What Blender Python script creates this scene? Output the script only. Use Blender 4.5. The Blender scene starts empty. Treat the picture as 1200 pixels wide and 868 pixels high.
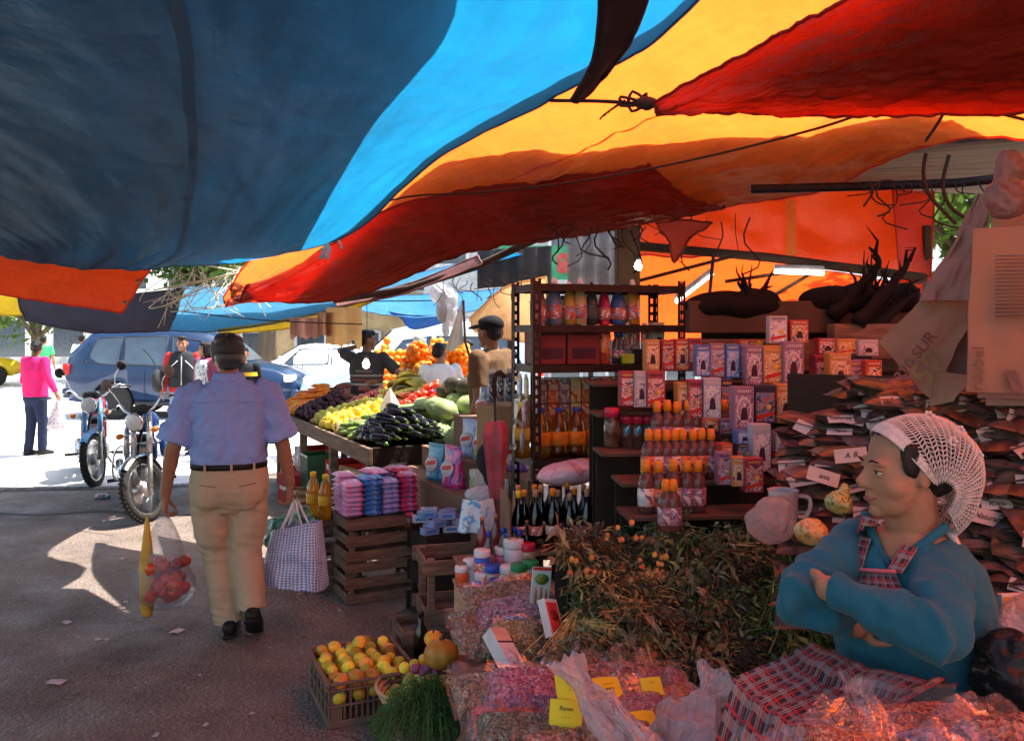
import bpy,bmesh,math,random
from mathutils import Vector,Matrix,noise
from math import sin,cos,pi,radians,sqrt,exp
random.seed(7)
rnd=random.random
def U(a,b):return a+(b-a)*rnd()
SC=bpy.context.scene
COL=SC.collection
EYE=1.72
def P(px,py,d):return Vector(((px-600)/1000*d,d,EYE-(py-388)/1000*d))
def V(*a):return Vector(a)
A_=V(-0.4494,0.8933,0);B_=V(0.8933,0.4494,0)
TC=V(-1.11,6.6,0)
def T(s,t,z=0):return TC+A_*s+B_*t+V(0,0,z)
AROT=math.atan2(B_.y,B_.x)
class MB:
 def __init__(s):s.v=[];s.f=[];s.m=[];s.s=[];s.uv={}
 def add(s,vs,fs,mat=0,smooth=False,M=None,uvs=None):
  o=len(s.v)
  s.v+=[tuple(M@Vector(v))if M is not None else tuple(v)for v in vs]
  for i,f in enumerate(fs):
   if uvs:s.uv[len(s.f)]=[uvs[k]for k in f]
   s.f.append([k+o for k in f]);s.m.append(mat);s.s.append(smooth)
  return s
 def box(s,c,size,mat=0,ch=0.0,M=None,rz=0):
  hx,hy,hz=[q/2 for q in size]
  L=Matrix.Translation(Vector(c))@Matrix.Rotation(rz,4,'Z')
  if M is not None:L=M@L
  if ch<=0:
   vs=[(x*hx,y*hy,z*hz)for x in(-1,1)for y in(-1,1)for z in(-1,1)]
   return s.add(vs,[(0,1,3,2),(4,6,7,5),(0,4,5,1),(2,3,7,6),(0,2,6,4),(1,5,7,3)],mat,False,L)
  c_=min(ch,hx*.9,hy*.9,hz*.9);vs=[];ix={}
  for x in(-1,1):
   for y in(-1,1):
    for z in(-1,1):
     for a in range(3):
      q=[x*(hx-c_),y*(hy-c_),z*(hz-c_)];q[a]=(x*hx,y*hy,z*hz)[a]
      ix[x,y,z,a]=len(vs);vs.append(q)
  fs=[]
  for x in(-1,1):
   fs.append([ix[x,y,z,0]for y,z in((-1,-1),(x,-x),(1,1),(-x,x))])
  for y in(-1,1):
   fs.append([ix[x,y,z,1]for x,z in((-1,-1),(-y,y),(1,1),(y,-y))])
  for z in(-1,1):
   fs.append([ix[x,y,z,2]for x,y in((-1,-1),(z,-z),(1,1),(-z,z))])
  for a in(-1,1):
   for b in(-1,1):
    fs.append([ix[a,b,-1,0],ix[a,b,1,0],ix[a,b,1,1],ix[a,b,-1,1]])
    fs.append([ix[a,-1,b,0],ix[a,1,b,0],ix[a,1,b,2],ix[a,-1,b,2]])
    fs.append([ix[-1,a,b,1],ix[1,a,b,1],ix[1,a,b,2],ix[-1,a,b,2]])
    for c2 in(-1,1):fs.append([ix[a,b,c2,k]for k in(0,1,2)])
  return s.add(vs,fs,mat,False,L)
 def loft(s,rings,mat=0,smooth=True,caps=True,closed=True,M=None):
  n=len(rings[0]);vs=[p for r in rings for p in r];fs=[];uv=[]
  nr=len(rings)
  for j in range(nr):
   for i in range(n):uv.append((i/n,j/max(1,nr-1)))
  for j in range(nr-1):
   for i in range(n if closed else n-1):
    k=(i+1)%n
    fs.append((j*n+i,j*n+k,(j+1)*n+k,(j+1)*n+i))
  if caps and closed:
   fs.append(tuple(range(n-1,-1,-1)));fs.append(tuple((nr-1)*n+i for i in range(n)))
  return s.add(vs,fs,mat,smooth,M,uv)
 def tube(s,pts,r,n=8,mat=0,caps=True,M=None,smooth=True,flat=None):
  pts=[Vector(p)for p in pts]
  rs=r if isinstance(r,(list,tuple))else[r]*len(pts)
  rings=[];up=None
  for i,p in enumerate(pts):
   d=(pts[min(i+1,len(pts)-1)]-pts[max(i-1,0)])
   d=d.normalized()if d.length>1e-9 else V(0,0,1)
   if up is None:up=d.orthogonal().normalized()
   else:
    up=up-d*up.dot(d)
    up=up.normalized()if up.length>1e-6 else d.orthogonal().normalized()
   w=d.cross(up)
   rings.append([p+(up*cos(2*pi*k/n)+w*sin(2*pi*k/n)*(flat or 1))*rs[i]for k in range(n)])
  return s.loft(rings,mat,smooth,caps,True,M)
 def lathe(s,prof,n=14,mat=0,M=None,smooth=True,sq=0):
  rings=[]
  for r,z in prof:
   R=[]
   for k in range(n):
    a=2*pi*k/n;q=1.0
    if sq:q=1/(abs(cos(a))**sq+abs(sin(a))**sq)**(1/sq)
    R.append((r*q*cos(a),r*q*sin(a),z))
   rings.append(R)
  return s.loft(rings,mat,smooth,True,True,M)
 def ell(s,c,r,nu=10,nv=7,mat=0,M=None):
  r=(r,r,r)if not isinstance(r,(tuple,list))else r
  c=Vector(c);vs=[c+V(0,0,-r[2])];fs=[]
  for j in range(1,nv):
   a=-pi/2+pi*j/nv
   for i in range(nu):
    b=2*pi*i/nu
    vs.append(c+V(r[0]*cos(a)*cos(b),r[1]*cos(a)*sin(b),r[2]*sin(a)))
  vs.append(c+V(0,0,r[2]));e=len(vs)-1
  for i in range(nu):
   k=(i+1)%nu
   fs.append((0,1+k,1+i));fs.append((e,1+(nv-2)*nu+i,1+(nv-2)*nu+k))
   for j in range(nv-2):fs.append((1+j*nu+i,1+j*nu+k,1+(j+1)*nu+k,1+(j+1)*nu+i))
  return s.add(vs,fs,mat,True,M)
 def grid(s,fn,nu,nv,mat=0,smooth=True,M=None,us=1,vs_=1):
  vs=[];uv=[];fs=[]
  for j in range(nv+1):
   for i in range(nu+1):
    vs.append(fn(i/nu,j/nv));uv.append((i/nu*us,j/nv*vs_))
  for j in range(nv):
   for i in range(nu):
    a=j*(nu+1)+i;fs.append((a,a+1,a+nu+2,a+nu+1))
  return s.add(vs,fs,mat,smooth,M,uv)
 def prism(s,poly,y0,y1,mat=0,M=None,smooth=False):
  n=len(poly);vs=[(x,y0,z)for x,z in poly]+[(x,y1,z)for x,z in poly]
  fs=[tuple(range(n)),tuple(range(2*n-1,n-1,-1))]+[(i,i+n,(i+1)%n+n,(i+1)%n)for i in range(n)]
  return s.add(vs,fs,mat,smooth,M)
 def mesh(s,name,mats):
  me=bpy.data.meshes.new(name);me.from_pydata(s.v,[],s.f)
  for m in(mats if isinstance(mats,(list,tuple))else[mats]):me.materials.append(m)
  me.polygons.foreach_set('material_index',s.m);me.polygons.foreach_set('use_smooth',s.s)
  if s.uv:
   ul=me.uv_layers.new(name='UVMap').data
   for i,p in enumerate(me.polygons):
    if i in s.uv:
     for li,q in zip(p.loop_indices,s.uv[i]):ul[li].uv=q
  me.update();return me
 def build(s,name,mats,parent=None,fix=True):
  me=s.mesh(name,mats)
  if fix:
   bm=bmesh.new();bm.from_mesh(me);bmesh.ops.recalc_face_normals(bm,faces=bm.faces);bm.to_mesh(me);bm.free()
  return link(name,me,parent)
def link(name,data,parent=None,loc=None):
 o=bpy.data.objects.new(name,data);COL.objects.link(o)
 if parent is not None:o.parent=parent
 if loc is not None:o.location=loc
 return o
def tag(o,label=None,cat=None,group=None,kind=None):
 if label:o['label']=label
 if cat:o['category']=cat
 if group:o['group']=group
 if kind:o['kind']=kind
 return o
def thing(name,label,cat,loc=(0,0,0),rz=0,group=None):
 o=link(name,None);o.location=loc;o.rotation_euler=(0,0,rz);o.empty_display_size=.1
 return tag(o,label,cat,group)
KIDS={}
def kids(o):return[c for c in o.children]
def dup(o,loc=None,rot=None,label=None,group=None,scale=None,parent=None):
 c=o.copy();COL.objects.link(c)
 if parent is not None:c.parent=parent
 if loc is not None:c.location=loc
 if rot is not None:c.rotation_euler=rot if isinstance(rot,(tuple,list))or hasattr(rot,'x')else(0,0,rot)
 if scale is not None:c.scale=scale if isinstance(scale,(tuple,list))else(scale,)*3
 if label:c['label']=label
 if group:c['group']=group
 for ch in list(o.children):dup(ch,parent=c)
 return c
def struct(name,mb,mats,**k):return tag(mb.build(name,mats,**k),kind='structure')
def eul(R):return R.to_euler()
def align(zdir,xdir=None):
 z=Vector(zdir).normalized();x=Vector(xdir)if xdir is not None else z.orthogonal()
 x=(x-z*x.dot(z)).normalized();y=z.cross(x)
 return Matrix((x,y,z)).transposed().to_4x4()
def at(loc,zdir=None,xdir=None,rz=0):
 M=Matrix.Translation(Vector(loc))
 if zdir is not None:M=M@align(zdir,xdir)
 return M@Matrix.Rotation(rz,4,'Z')if rz else M
def crv(pts,n):
 pts=[Vector(p)for p in pts];out=[];m=len(pts)-1
 for i in range(n+1):
  t=i/n*m;k=min(int(t),m-1);u=t-k
  p0=pts[max(k-1,0)];p1=pts[k];p2=pts[k+1];p3=pts[min(k+2,m)]
  out.append(0.5*(2*p1+(p2-p0)*u+(2*p0-5*p1+4*p2-p3)*u*u+(3*p1-p0-3*p2+p3)*u**3))
 return out
def nz(x,y,z=0):return noise.noise(V(x,y,z))
class N:
 def __init__(s,name):
  s.m=bpy.data.materials.new(name);s.m.use_nodes=True;s.t=s.m.node_tree
  s.b=s.t.nodes['Principled BSDF'];s.out=s.t.nodes['Material Output']
 def n(s,ty,**k):
  q=s.t.nodes.new(ty)
  for a,b in k.items():
   if a.startswith('i_'):q.inputs[a[2:].replace('_',' ')].default_value=b
   else:setattr(q,a,b)
  return q
 def l(s,a,b):s.t.links.new(a,b)
 def ramp(s,fac,stops,interp='LINEAR'):
  r=s.n('ShaderNodeValToRGB');r.color_ramp.interpolation=interp
  e=r.color_ramp.elements
  while len(e)<len(stops):e.new(.5)
  for k,(p,c)in enumerate(stops):e[k].position=p;e[k].color=(*c,1)if len(c)==3 else c
  s.l(fac,r.inputs[0]);return r.outputs[0]
 def coords(s,kind='Object',scale=None,rot=None):
  c=s.n('ShaderNodeTexCoord').outputs[kind]
  if scale or rot:
   mp=s.n('ShaderNodeMapping');mp.inputs['Scale'].default_value=scale or(1,1,1);mp.inputs['Rotation'].default_value=rot or(0,0,0)
   s.l(c,mp.inputs[0]);c=mp.outputs[0]
  return c
 def noise(s,co,scale,detail=4,rough=.55,dist=0,d4=None):
  q=s.n('ShaderNodeTexNoise');q.inputs['Scale'].default_value=scale;q.inputs['Detail'].default_value=detail
  q.inputs['Roughness'].default_value=rough;q.inputs['Distortion'].default_value=dist
  s.l(co,q.inputs['Vector']);return q.outputs[0]
 def bump(s,h,strength=.3,dist=.01,prev=None):
  q=s.n('ShaderNodeBump');q.inputs['Strength'].default_value=strength;q.inputs['Distance'].default_value=dist
  s.l(h,q.inputs['Height'])
  if prev:s.l(prev,q.inputs['Normal'])
  return q.outputs[0]
 def mix(s,f,a,b,ty='MIX'):
  q=s.n('ShaderNodeMix',data_type='RGBA',blend_type=ty)
  for i,x in((0,f),(6,a),(7,b)):
   if isinstance(x,(int,float)):q.inputs[i].default_value=x
   elif isinstance(x,(tuple,list)):q.inputs[i].default_value=(*x,1)
   else:s.l(x,q.inputs[i])
  return q.outputs[2]
 def math(s,op,a,b=0.0):
  q=s.n('ShaderNodeMath',operation=op)
  for i,x in((0,a),(1,b)):
   if isinstance(x,(int,float)):q.inputs[i].default_value=x
   else:s.l(x,q.inputs[i])
  return q.outputs[0]
MC={}
def mat(name,col,rough=.6,metal=0,nscale=8,namt=.25,bump=0,bscale=None,coat=0,rand=0,emit=0,col2=None,sheen=0,spec=.16,stretch=None,sss=0,dirt=0):
 if name in MC:return MC[name]
 q=N(name);b=q.b;co=q.coords('Object',stretch)
 f=q.noise(co,nscale,5)
 hi=tuple(min(1,c*(1+namt))for c in col);lo=tuple(c*(1-namt)for c in(col2 or col))if not col2 else col2
 c=q.ramp(f,[(.32,lo),(.68,hi)])
 if dirt:
  g=q.noise(co,1.7*nscale**.5,8,.7)
  c=q.mix(q.math('MULTIPLY',q.ramp(g,[(.5,(0,0,0)),(.72,(1,1,1))]),dirt),c,(.035,.027,.02))
 if rand:
  oi=q.n('ShaderNodeObjectInfo').outputs['Random']
  h=q.n('ShaderNodeHueSaturation');q.l(c,h.inputs['Color'])
  q.l(q.math('ADD',q.math('MULTIPLY',oi,1.1*rand),1-.55*rand),h.inputs['Value'])
  q.l(q.math('ADD',q.math('MULTIPLY',q.math('FRACT',q.math('MULTIPLY',oi,37.7)),.09*rand),.5-.045*rand),h.inputs['Hue'])
  c=h.outputs[0]
 q.l(c,b.inputs['Base Color'])
 rr=q.math('ADD',q.math('MULTIPLY',f,.25),rough-.12);q.l(rr,b.inputs['Roughness'])
 b.inputs['Metallic'].default_value=metal;b.inputs['Coat Weight'].default_value=coat;b.inputs['Coat Roughness'].default_value=.12
 b.inputs['Specular IOR Level'].default_value=spec
 if sss:b.inputs['Subsurface Weight'].default_value=sss;b.inputs['Subsurface Radius'].default_value=(.012,.005,.003)
 if sheen:b.inputs['Sheen Weight'].default_value=sheen
 if bump:q.l(q.bump(q.noise(co,bscale or nscale*4,4),bump,.01),b.inputs['Normal'])
 if emit:b.inputs['Emission Color'].default_value=(*col,1);b.inputs['Emission Strength'].default_value=emit
 MC[name]=q.m;return q.m
def tarpmat(name,col,trans=.75,weave=1,rough=.38,streak=.25,col_under=None,gloss=.06):
 if name in MC:return MC[name]
 q=N(name);t=q.t;t.nodes.remove(q.b)
 uv=q.coords('UV');ob=q.coords('Object')
 st=q.coords('UV',(40,1.3,1));st2=q.coords('UV',(1.3,40,1))
 f=q.math('ADD',q.math('MULTIPLY',q.noise(st,2.0,4),.22),q.math('MULTIPLY',q.noise(ob,2.3,8,.7),.78))
 c=q.ramp(f,[(.3,tuple(x*(1-streak)for x in col)),(.7,tuple(min(1,x*(1+streak*.5))for x in col))])
 g=q.noise(ob,.9,8,.72)
 c=q.mix(q.math('MULTIPLY',q.ramp(g,[(.52,(0,0,0)),(.75,(1,1,1))]),.28),c,(.08,.055,.035))
 h=q.math('ADD',q.math('MULTIPLY',q.noise(st,3,5),.14),q.math('ADD',q.noise(ob,5,6,.6),q.math('MULTIPLY',q.noise(st2,3,4),.12)))
 nb=q.bump(h,.55,.03)
 d=q.n('ShaderNodeBsdfDiffuse');tr=q.n('ShaderNodeBsdfTranslucent');gl=q.n('ShaderNodeBsdfGlossy');gl.inputs['Roughness'].default_value=rough
 gl.inputs['Color'].default_value=(.9,.9,.9,1)
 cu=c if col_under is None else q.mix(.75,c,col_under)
 q.l(cu,d.inputs[0]);q.l(c,tr.inputs[0])
 for x in(d,tr,gl):q.l(nb,x.inputs['Normal'])
 m1=q.n('ShaderNodeMixShader');m1.inputs[0].default_value=trans;q.l(d.outputs[0],m1.inputs[1]);q.l(tr.outputs[0],m1.inputs[2])
 m2=q.n('ShaderNodeMixShader');m2.inputs[0].default_value=gloss;q.l(m1.outputs[0],m2.inputs[1]);q.l(gl.outputs[0],m2.inputs[2])
 q.l(m2.outputs[0],q.out.inputs[0]);MC[name]=q.m;return q.m
def filmmat(name,col=(.9,.9,.9),clear=.7,milk=.3,rough=.12,bump=.8,bscale=14,gloss=.25):
 """thin clear or milky plastic film"""
 if name in MC:return MC[name]
 q=N(name);q.t.nodes.remove(q.b);ob=q.coords('Object')
 h=q.math('ADD',q.noise(ob,bscale,3,.5,1.2),q.math('MULTIPLY',q.noise(ob,bscale*3.1,2,.5,.6),.35))
 nb=q.bump(h,bump,.03)
 tp=q.n('ShaderNodeBsdfTransparent');tp.inputs[0].default_value=(*[min(1,x+.05)for x in col],1)
 d=q.n('ShaderNodeBsdfDiffuse');d.inputs[0].default_value=(*col,1);tr=q.n('ShaderNodeBsdfTranslucent');tr.inputs[0].default_value=(*col,1)
 gl=q.n('ShaderNodeBsdfGlossy');gl.inputs['Roughness'].default_value=rough
 for x in(d,tr,gl):q.l(nb,x.inputs['Normal'])
 m0=q.n('ShaderNodeMixShader');m0.inputs[0].default_value=.5;q.l(d.outputs[0],m0.inputs[1]);q.l(tr.outputs[0],m0.inputs[2])
 m1=q.n('ShaderNodeMixShader');m1.inputs[0].default_value=clear;q.l(m0.outputs[0],m1.inputs[1]);q.l(tp.outputs[0],m1.inputs[2])
 lw=q.n('ShaderNodeLayerWeight');lw.inputs[0].default_value=.22;q.l(nb,lw.inputs['Normal'])
 fac=q.math('MINIMUM',q.math('ADD',q.math('MULTIPLY',lw.outputs['Fresnel'],.45),gloss*.12),.42)
 m2=q.n('ShaderNodeMixShader');q.l(fac,m2.inputs[0]);q.l(m1.outputs[0],m2.inputs[1]);q.l(gl.outputs[0],m2.inputs[2])
 q.l(m2.outputs[0],q.out.inputs[0]);MC[name]=q.m;return q.m
def liquidmat(name,col,clear=.35,rough=.06):
 if name in MC:return MC[name]
 q=N(name);q.t.nodes.remove(q.b)
 tp=q.n('ShaderNodeBsdfTransparent');tp.inputs[0].default_value=(*col,1)
 tr=q.n('ShaderNodeBsdfTranslucent');tr.inputs[0].default_value=(*col,1)
 gl=q.n('ShaderNodeBsdfGlossy');gl.inputs['Roughness'].default_value=rough
 m1=q.n('ShaderNodeMixShader');m1.inputs[0].default_value=clear;q.l(tr.outputs[0],m1.inputs[1]);q.l(tp.outputs[0],m1.inputs[2])
 fr=q.n('ShaderNodeFresnel');fr.inputs[0].default_value=1.45
 m2=q.n('ShaderNodeMixShader');q.l(q.math('ADD',fr.outputs[0],.03),m2.inputs[0]);q.l(m1.outputs[0],m2.inputs[1]);q.l(gl.outputs[0],m2.inputs[2])
 q.l(m2.outputs[0],q.out.inputs[0]);MC[name]=q.m;return q.m
def printmat(name,base,cols,scale=9,stretch=(1,1,1),rough=.3,coat=.4,wr=.25,dist=1.5):
 """busy printed packaging: hard-edged patches of ink on a base colour, creased film over it"""
 if name in MC:return MC[name]
 q=N(name);co=q.coords('Object',stretch)
 f=q.noise(co,scale,2,.5,dist)
 st=[(0,base)];n=len(cols)
 for k,c in enumerate(cols):st.append((.42+.3*k/max(1,n),c))
 c=q.ramp(f,st,'CONSTANT')
 oi=q.n('ShaderNodeObjectInfo').outputs['Random']
 h=q.n('ShaderNodeHueSaturation');q.l(c,h.inputs['Color']);q.l(q.math('ADD',q.math('MULTIPLY',oi,.3),.85),h.inputs['Value'])
 q.l(h.outputs[0],q.b.inputs['Base Color']);q.b.inputs['Roughness'].default_value=rough
 q.b.inputs['Coat Weight'].default_value=coat;q.b.inputs['Coat Roughness'].default_value=.1
 ob=q.coords('Object');nb_=q.bump(q.noise(ob,26,3,.5,2.5),wr*1.6,.02);q.l(nb_,q.b.inputs['Coat Normal']);q.l(q.bump(q.noise(ob,22,3,.5,1.5),wr*.5,.02),q.b.inputs['Normal'])
 MC[name]=q.m;return q.m
FC={}
def text_mesh(body,size,m,extrude=.0006,shear=0,bold=0,spacing=1.0):
 k=(body,size,m.name,shear,bold)
 if k in FC:return FC[k]
 c=bpy.data.curves.new('lettering','FONT');c.body=body;c.size=size;c.extrude=extrude;c.shear=shear;c.offset=bold;c.space_character=spacing
 c.align_x='CENTER';c.align_y='CENTER';c.resolution_u=3;c.materials.append(m)
 o=bpy.data.objects.new('lettering_curve',c);COL.objects.link(o)
 dg=bpy.context.evaluated_depsgraph_get();me=bpy.data.meshes.new_from_object(o.evaluated_get(dg));me.name='lettering'
 bpy.data.objects.remove(o);FC[k]=me;return me
def text(body,size,m,parent,M,**k):
 o=link('lettering',text_mesh(body,size,m,**k),parent);o.matrix_local=M;return o
def fuse(mb,name,mats,parent=None,voxel=.008,smooth=4,disp=None,dec=None,link_it=True):
 """one continuous skin over overlapping solids"""
 me=mb.mesh(name,mats);o=bpy.data.objects.new(name,me);COL.objects.link(o)
 r=o.modifiers.new('r','REMESH');r.mode='VOXEL';r.voxel_size=voxel;r.use_smooth_shade=True
 if smooth:
  s=o.modifiers.new('s','SMOOTH');s.factor=.5;s.iterations=smooth
 dg=bpy.context.evaluated_depsgraph_get();m2=bpy.data.meshes.new_from_object(o.evaluated_get(dg))
 bpy.data.objects.remove(o);m2.name=name
 m2.materials.clear()
 for q in(mats if isinstance(mats,(list,tuple))else[mats]):m2.materials.append(q)
 if disp:
  co=[(v.co.copy(),v.normal.copy())for v in m2.vertices]
  for v,(c,n)in zip(m2.vertices,co):v.co=c+n*disp(c)
  m2.update()
 for p in m2.polygons:p.use_smooth=True
 return link(name,m2,parent)if link_it else m2
cam_d=bpy.data.cameras.new('camera');cam=link('camera',cam_d)
cam.location=(0,0,EYE);cam.rotation_euler=(radians(90),0,0)
cam_d.sensor_width=36;cam_d.lens=30;cam_d.shift_y=-46/1200;cam_d.clip_end=2000;cam_d.clip_start=.05
SC.camera=cam
SUN_EL,SUN_AZ=radians(64),math.atan2(.93,.37)
LS=V(cos(SUN_EL)*sin(SUN_AZ),cos(SUN_EL)*cos(SUN_AZ),sin(SUN_EL))
sd=bpy.data.lights.new('sun','SUN');sun=link('sun',sd);sd.energy=5;sd.angle=radians(.5);sd.color=(1,.95,.87)
sun.rotation_euler=LS.to_track_quat('Z','Y').to_euler()
w=bpy.data.worlds.new('World');SC.world=w;w.use_nodes=True
sk=w.node_tree.nodes.new('ShaderNodeTexSky');sk.sky_type='NISHITA';sk.sun_disc=False
sk.sun_elevation=SUN_EL;sk.sun_rotation=SUN_AZ;sk.air_density=1.4;sk.dust_density=3
w.node_tree.links.new(sk.outputs[0],w.node_tree.nodes['Background'].inputs[0]);w.node_tree.nodes['Background'].inputs[1].default_value=.13
SC.view_settings.view_transform='Standard';SC.view_settings.look='None';SC.view_settings.gamma=1;SC.view_settings.exposure=1.6
SC.render.engine='CYCLES'
cy=SC.cycles;cy.use_denoising=True;cy.denoiser='OPENIMAGEDENOISE';cy.max_bounces=8;cy.diffuse_bounces=5;cy.glossy_bounces=3
cy.transmission_bounces=6;cy.transparent_max_bounces=16;cy.caustics_reflective=False;cy.caustics_refractive=False
cy.sample_clamp_indirect=6;cy.use_adaptive_sampling=True;cy.adaptive_threshold=.02
q=N('asphalt');co=q.coords('Object')
f=q.noise(co,1.1,8,.65);g=q.noise(co,95,2,.6);g2=q.noise(co,34,3,.6)
c=q.ramp(f,[(.3,(.135,.10,.08)),(.55,(.195,.145,.115)),(.75,(.25,.19,.15))])
vor=q.n('ShaderNodeTexVoronoi');vor.inputs['Scale'].default_value=48;q.l(co,vor.inputs[0])
sp=q.ramp(vor.outputs['Distance'],[(.14,(1,1,1)),(.3,(0,0,0))])
rr_=q.math('GREATER_THAN',q.noise(co,21,2),.5)
c=q.mix(q.math('MULTIPLY',q.math('MULTIPLY',sp,rr_),.8),c,(.42,.40,.38))
c=q.mix(q.ramp(q.noise(co,.8,7,.72),[(.50,(0,0,0)),(.66,(.75,.75,.75))]),c,(.07,.045,.035))
c=q.mix(q.ramp(q.noise(co,2.7,5,.7,1.0),[(.60,(0,0,0)),(.68,(.6,.6,.6))]),c,(.045,.034,.03))
q.l(c,q.b.inputs['Base Color']);q.l(q.ramp(q.noise(co,2,5),[(.4,(.5,.5,.5)),(.6,(.85,.85,.85))]),q.b.inputs['Roughness'])
q.l(q.bump(q.math('ADD',q.math('MULTIPLY',vor.outputs['Distance'],-.8),q.math('ADD',g2,q.math('MULTIPLY',g,.5))),.7,.02),q.b.inputs['Normal'])
asphalt=q.m
mb=MB();mb.grid(lambda u,v:(-260+520*u,-80+480*v,0),2,2)
struct('ground',mb,asphalt)
concrete=mat('pale_concrete',(.62,.60,.57),.8,nscale=1.4,namt=.12,bump=.3,bscale=30,dirt=.12)
mb=MB();e0=P(-60,577,9.1);e1=P(400,574,9.2)
EDGE=[V(-40,8.4,0),V(-5.6,9.25,0),V(-4.4,9.35,0),V(-3.3,9.6,0),V(-3.0,10.2,0),V(1.5,13.4,0),V(40,15,0)]
vs=[(p.x,p.y,.004)for p in EDGE]+[(90,120,.004),(-160,120,.004)]
mb.add(vs,[tuple(range(len(vs)))]);struct('street',mb,concrete)
mb=MB()
for i in range(len(EDGE)-2):
 a,b=EDGE[i],EDGE[i+1]
 for k in range(8):
  p=a.lerp(b,(k+.5)/8);mb.box((p.x,p.y,.006),((b-a).length/8-.01,.16,.012),rz=math.atan2(b.y-a.y,b.x-a.x),ch=.004)
struct('gutter_stones',mb,mat('gutter_stone',(.16,.15,.14),.85,nscale=9,bump=.5))
mb=MB();pts=crv([V(-5.2,8.2,.005),V(-4.5,8.0,.005),V(-3.9,8.15,.005),V(-3.3,7.95,.005),V(-2.7,8.1,.005)],24)
mb.grid(lambda u,v:pts[int(u*24)]+V(0,(v-.5)*(.05+.07*abs(nz(u*9,3))),0),24,1)
struct('road_crack',mb,mat('tar_seam',(.03,.028,.027),.5))
mb=MB();random.seed(5)
for k in range(230):
 y=U(2.9,8.5);x=(U(60,470)-600)/1000*y+U(-.1,.1)if k%3 else(U(300,480)-600)/1000*y;s_=U(.006,.022);a=U(0,6.3);z0=.003
 mb.add([(x+s_*cos(a+q_)*U(.5,1.2),y+s_*sin(a+q_)*U(.5,1.2),z0+U(0,.008))for q_ in(0,1.3,2.6,4.2)],[(0,1,2,3)],k%3)
tag(mb.build('litter',[mat('leaf_litter',(.10,.12,.04),.9),mat('husk_litter',(.30,.20,.11),.9),mat('paper_litter',(.45,.40,.36),.9)]),kind='stuff')
random.seed(7)
def building(label,x,y,w,d,h,wallm,floors,bays,rz=0,roof='flat',sign=None):
 t=thing('building',label,'building',(x,y,0),rz)
 m=MB();m.box((0,d/2,h/2),(w,d,h));m.box((0,d/2,h+.1),(w+.3,d+.3,.2));m.box((0,-.05,h*.02),(w,.1,.35))
 m.build('wall',wallm,t)
 fr=mat('window_frame_paint',(.5,.5,.5),.5);gl=mat('window_glass_dark',(.05,.07,.09),.1,spec=.8)
 fh=h/floors;bw=w/bays
 for j in range(floors):
  for i in range(bays):
   cx=-w/2+bw*(i+.5);cz=fh*(j+.55);ww=bw*.55;wh=fh*(.5 if j else .72)
   if j==0:cz=wh/2+.05
   wf=MB()
   for sx in(-1,1):wf.box((cx+sx*ww/2,-.02,cz),(.09,.12,wh))
   for sz in(-1,1):wf.box((cx,-.025,cz+sz*wh/2),(ww+.09,.13,.09))
   wo=wf.build('window' if j else 'door',fr,t)
   wp=MB();wp.box((cx,-.012,cz),(ww-.09,.02,wh-.09));wp.build('pane' if j else 'door_panel',gl,wo)
 if sign:sign(t)
 return t
cream=mat('cream_plaster',(.72,.68,.6),.8,nscale=2,dirt=.2);grey_pl=mat('grey_corrugated',(.36,.37,.38),.6,nscale=3,dirt=.3)
white_pl=mat('white_plaster',(.82,.81,.78),.8,nscale=2,dirt=.1);ochre=mat('ochre_plaster',(.5,.36,.2),.8,nscale=2,dirt=.25)
building('pale cream three storey building at the far left end of the street',-29,44,14,8,9.5,cream,3,5,.25)
building('white two storey building beyond the parked vehicles',-15,45,12,8,6,white_pl,2,5,.05)
building('ochre low shop building behind the white car',-5.6,27.5,7,6,4.6,ochre,2,4,0)
building('grey metal-clad building behind the orange stall',1.5,24,8,6,5.5,grey_pl,2,5,-.05)
building('white building standing far right behind the market stalls',14,30,14,8,7,white_pl,2,5,-.3)
leafm={}
for nme,colr in(('bright_leaf',(.10,.17,.035)),('mid_leaf',(.055,.11,.028)),('yellow_leaf',(.16,.2,.04))):
 q=N(nme);q.t.nodes.remove(q.b);oi=q.noise(q.coords('Object'),1.2,3)
 cc=q.ramp(oi,[(.35,tuple(x*.7 for x in colr)),(.65,tuple(x*1.4 for x in colr))])
 d=q.n('ShaderNodeBsdfDiffuse');tr=q.n('ShaderNodeBsdfTranslucent');q.l(cc,d.inputs[0]);q.l(cc,tr.inputs[0])
 ms=q.n('ShaderNodeMixShader');ms.inputs[0].default_value=.45;q.l(d.outputs[0],ms.inputs[1]);q.l(tr.outputs[0],ms.inputs[2]);q.l(ms.outputs[0],q.out.inputs[0])
 leafm[nme]=q.m
bark=mat('bark',(.12,.09,.065),.9,nscale=6,bump=.8,stretch=(1,1,.2))
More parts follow.
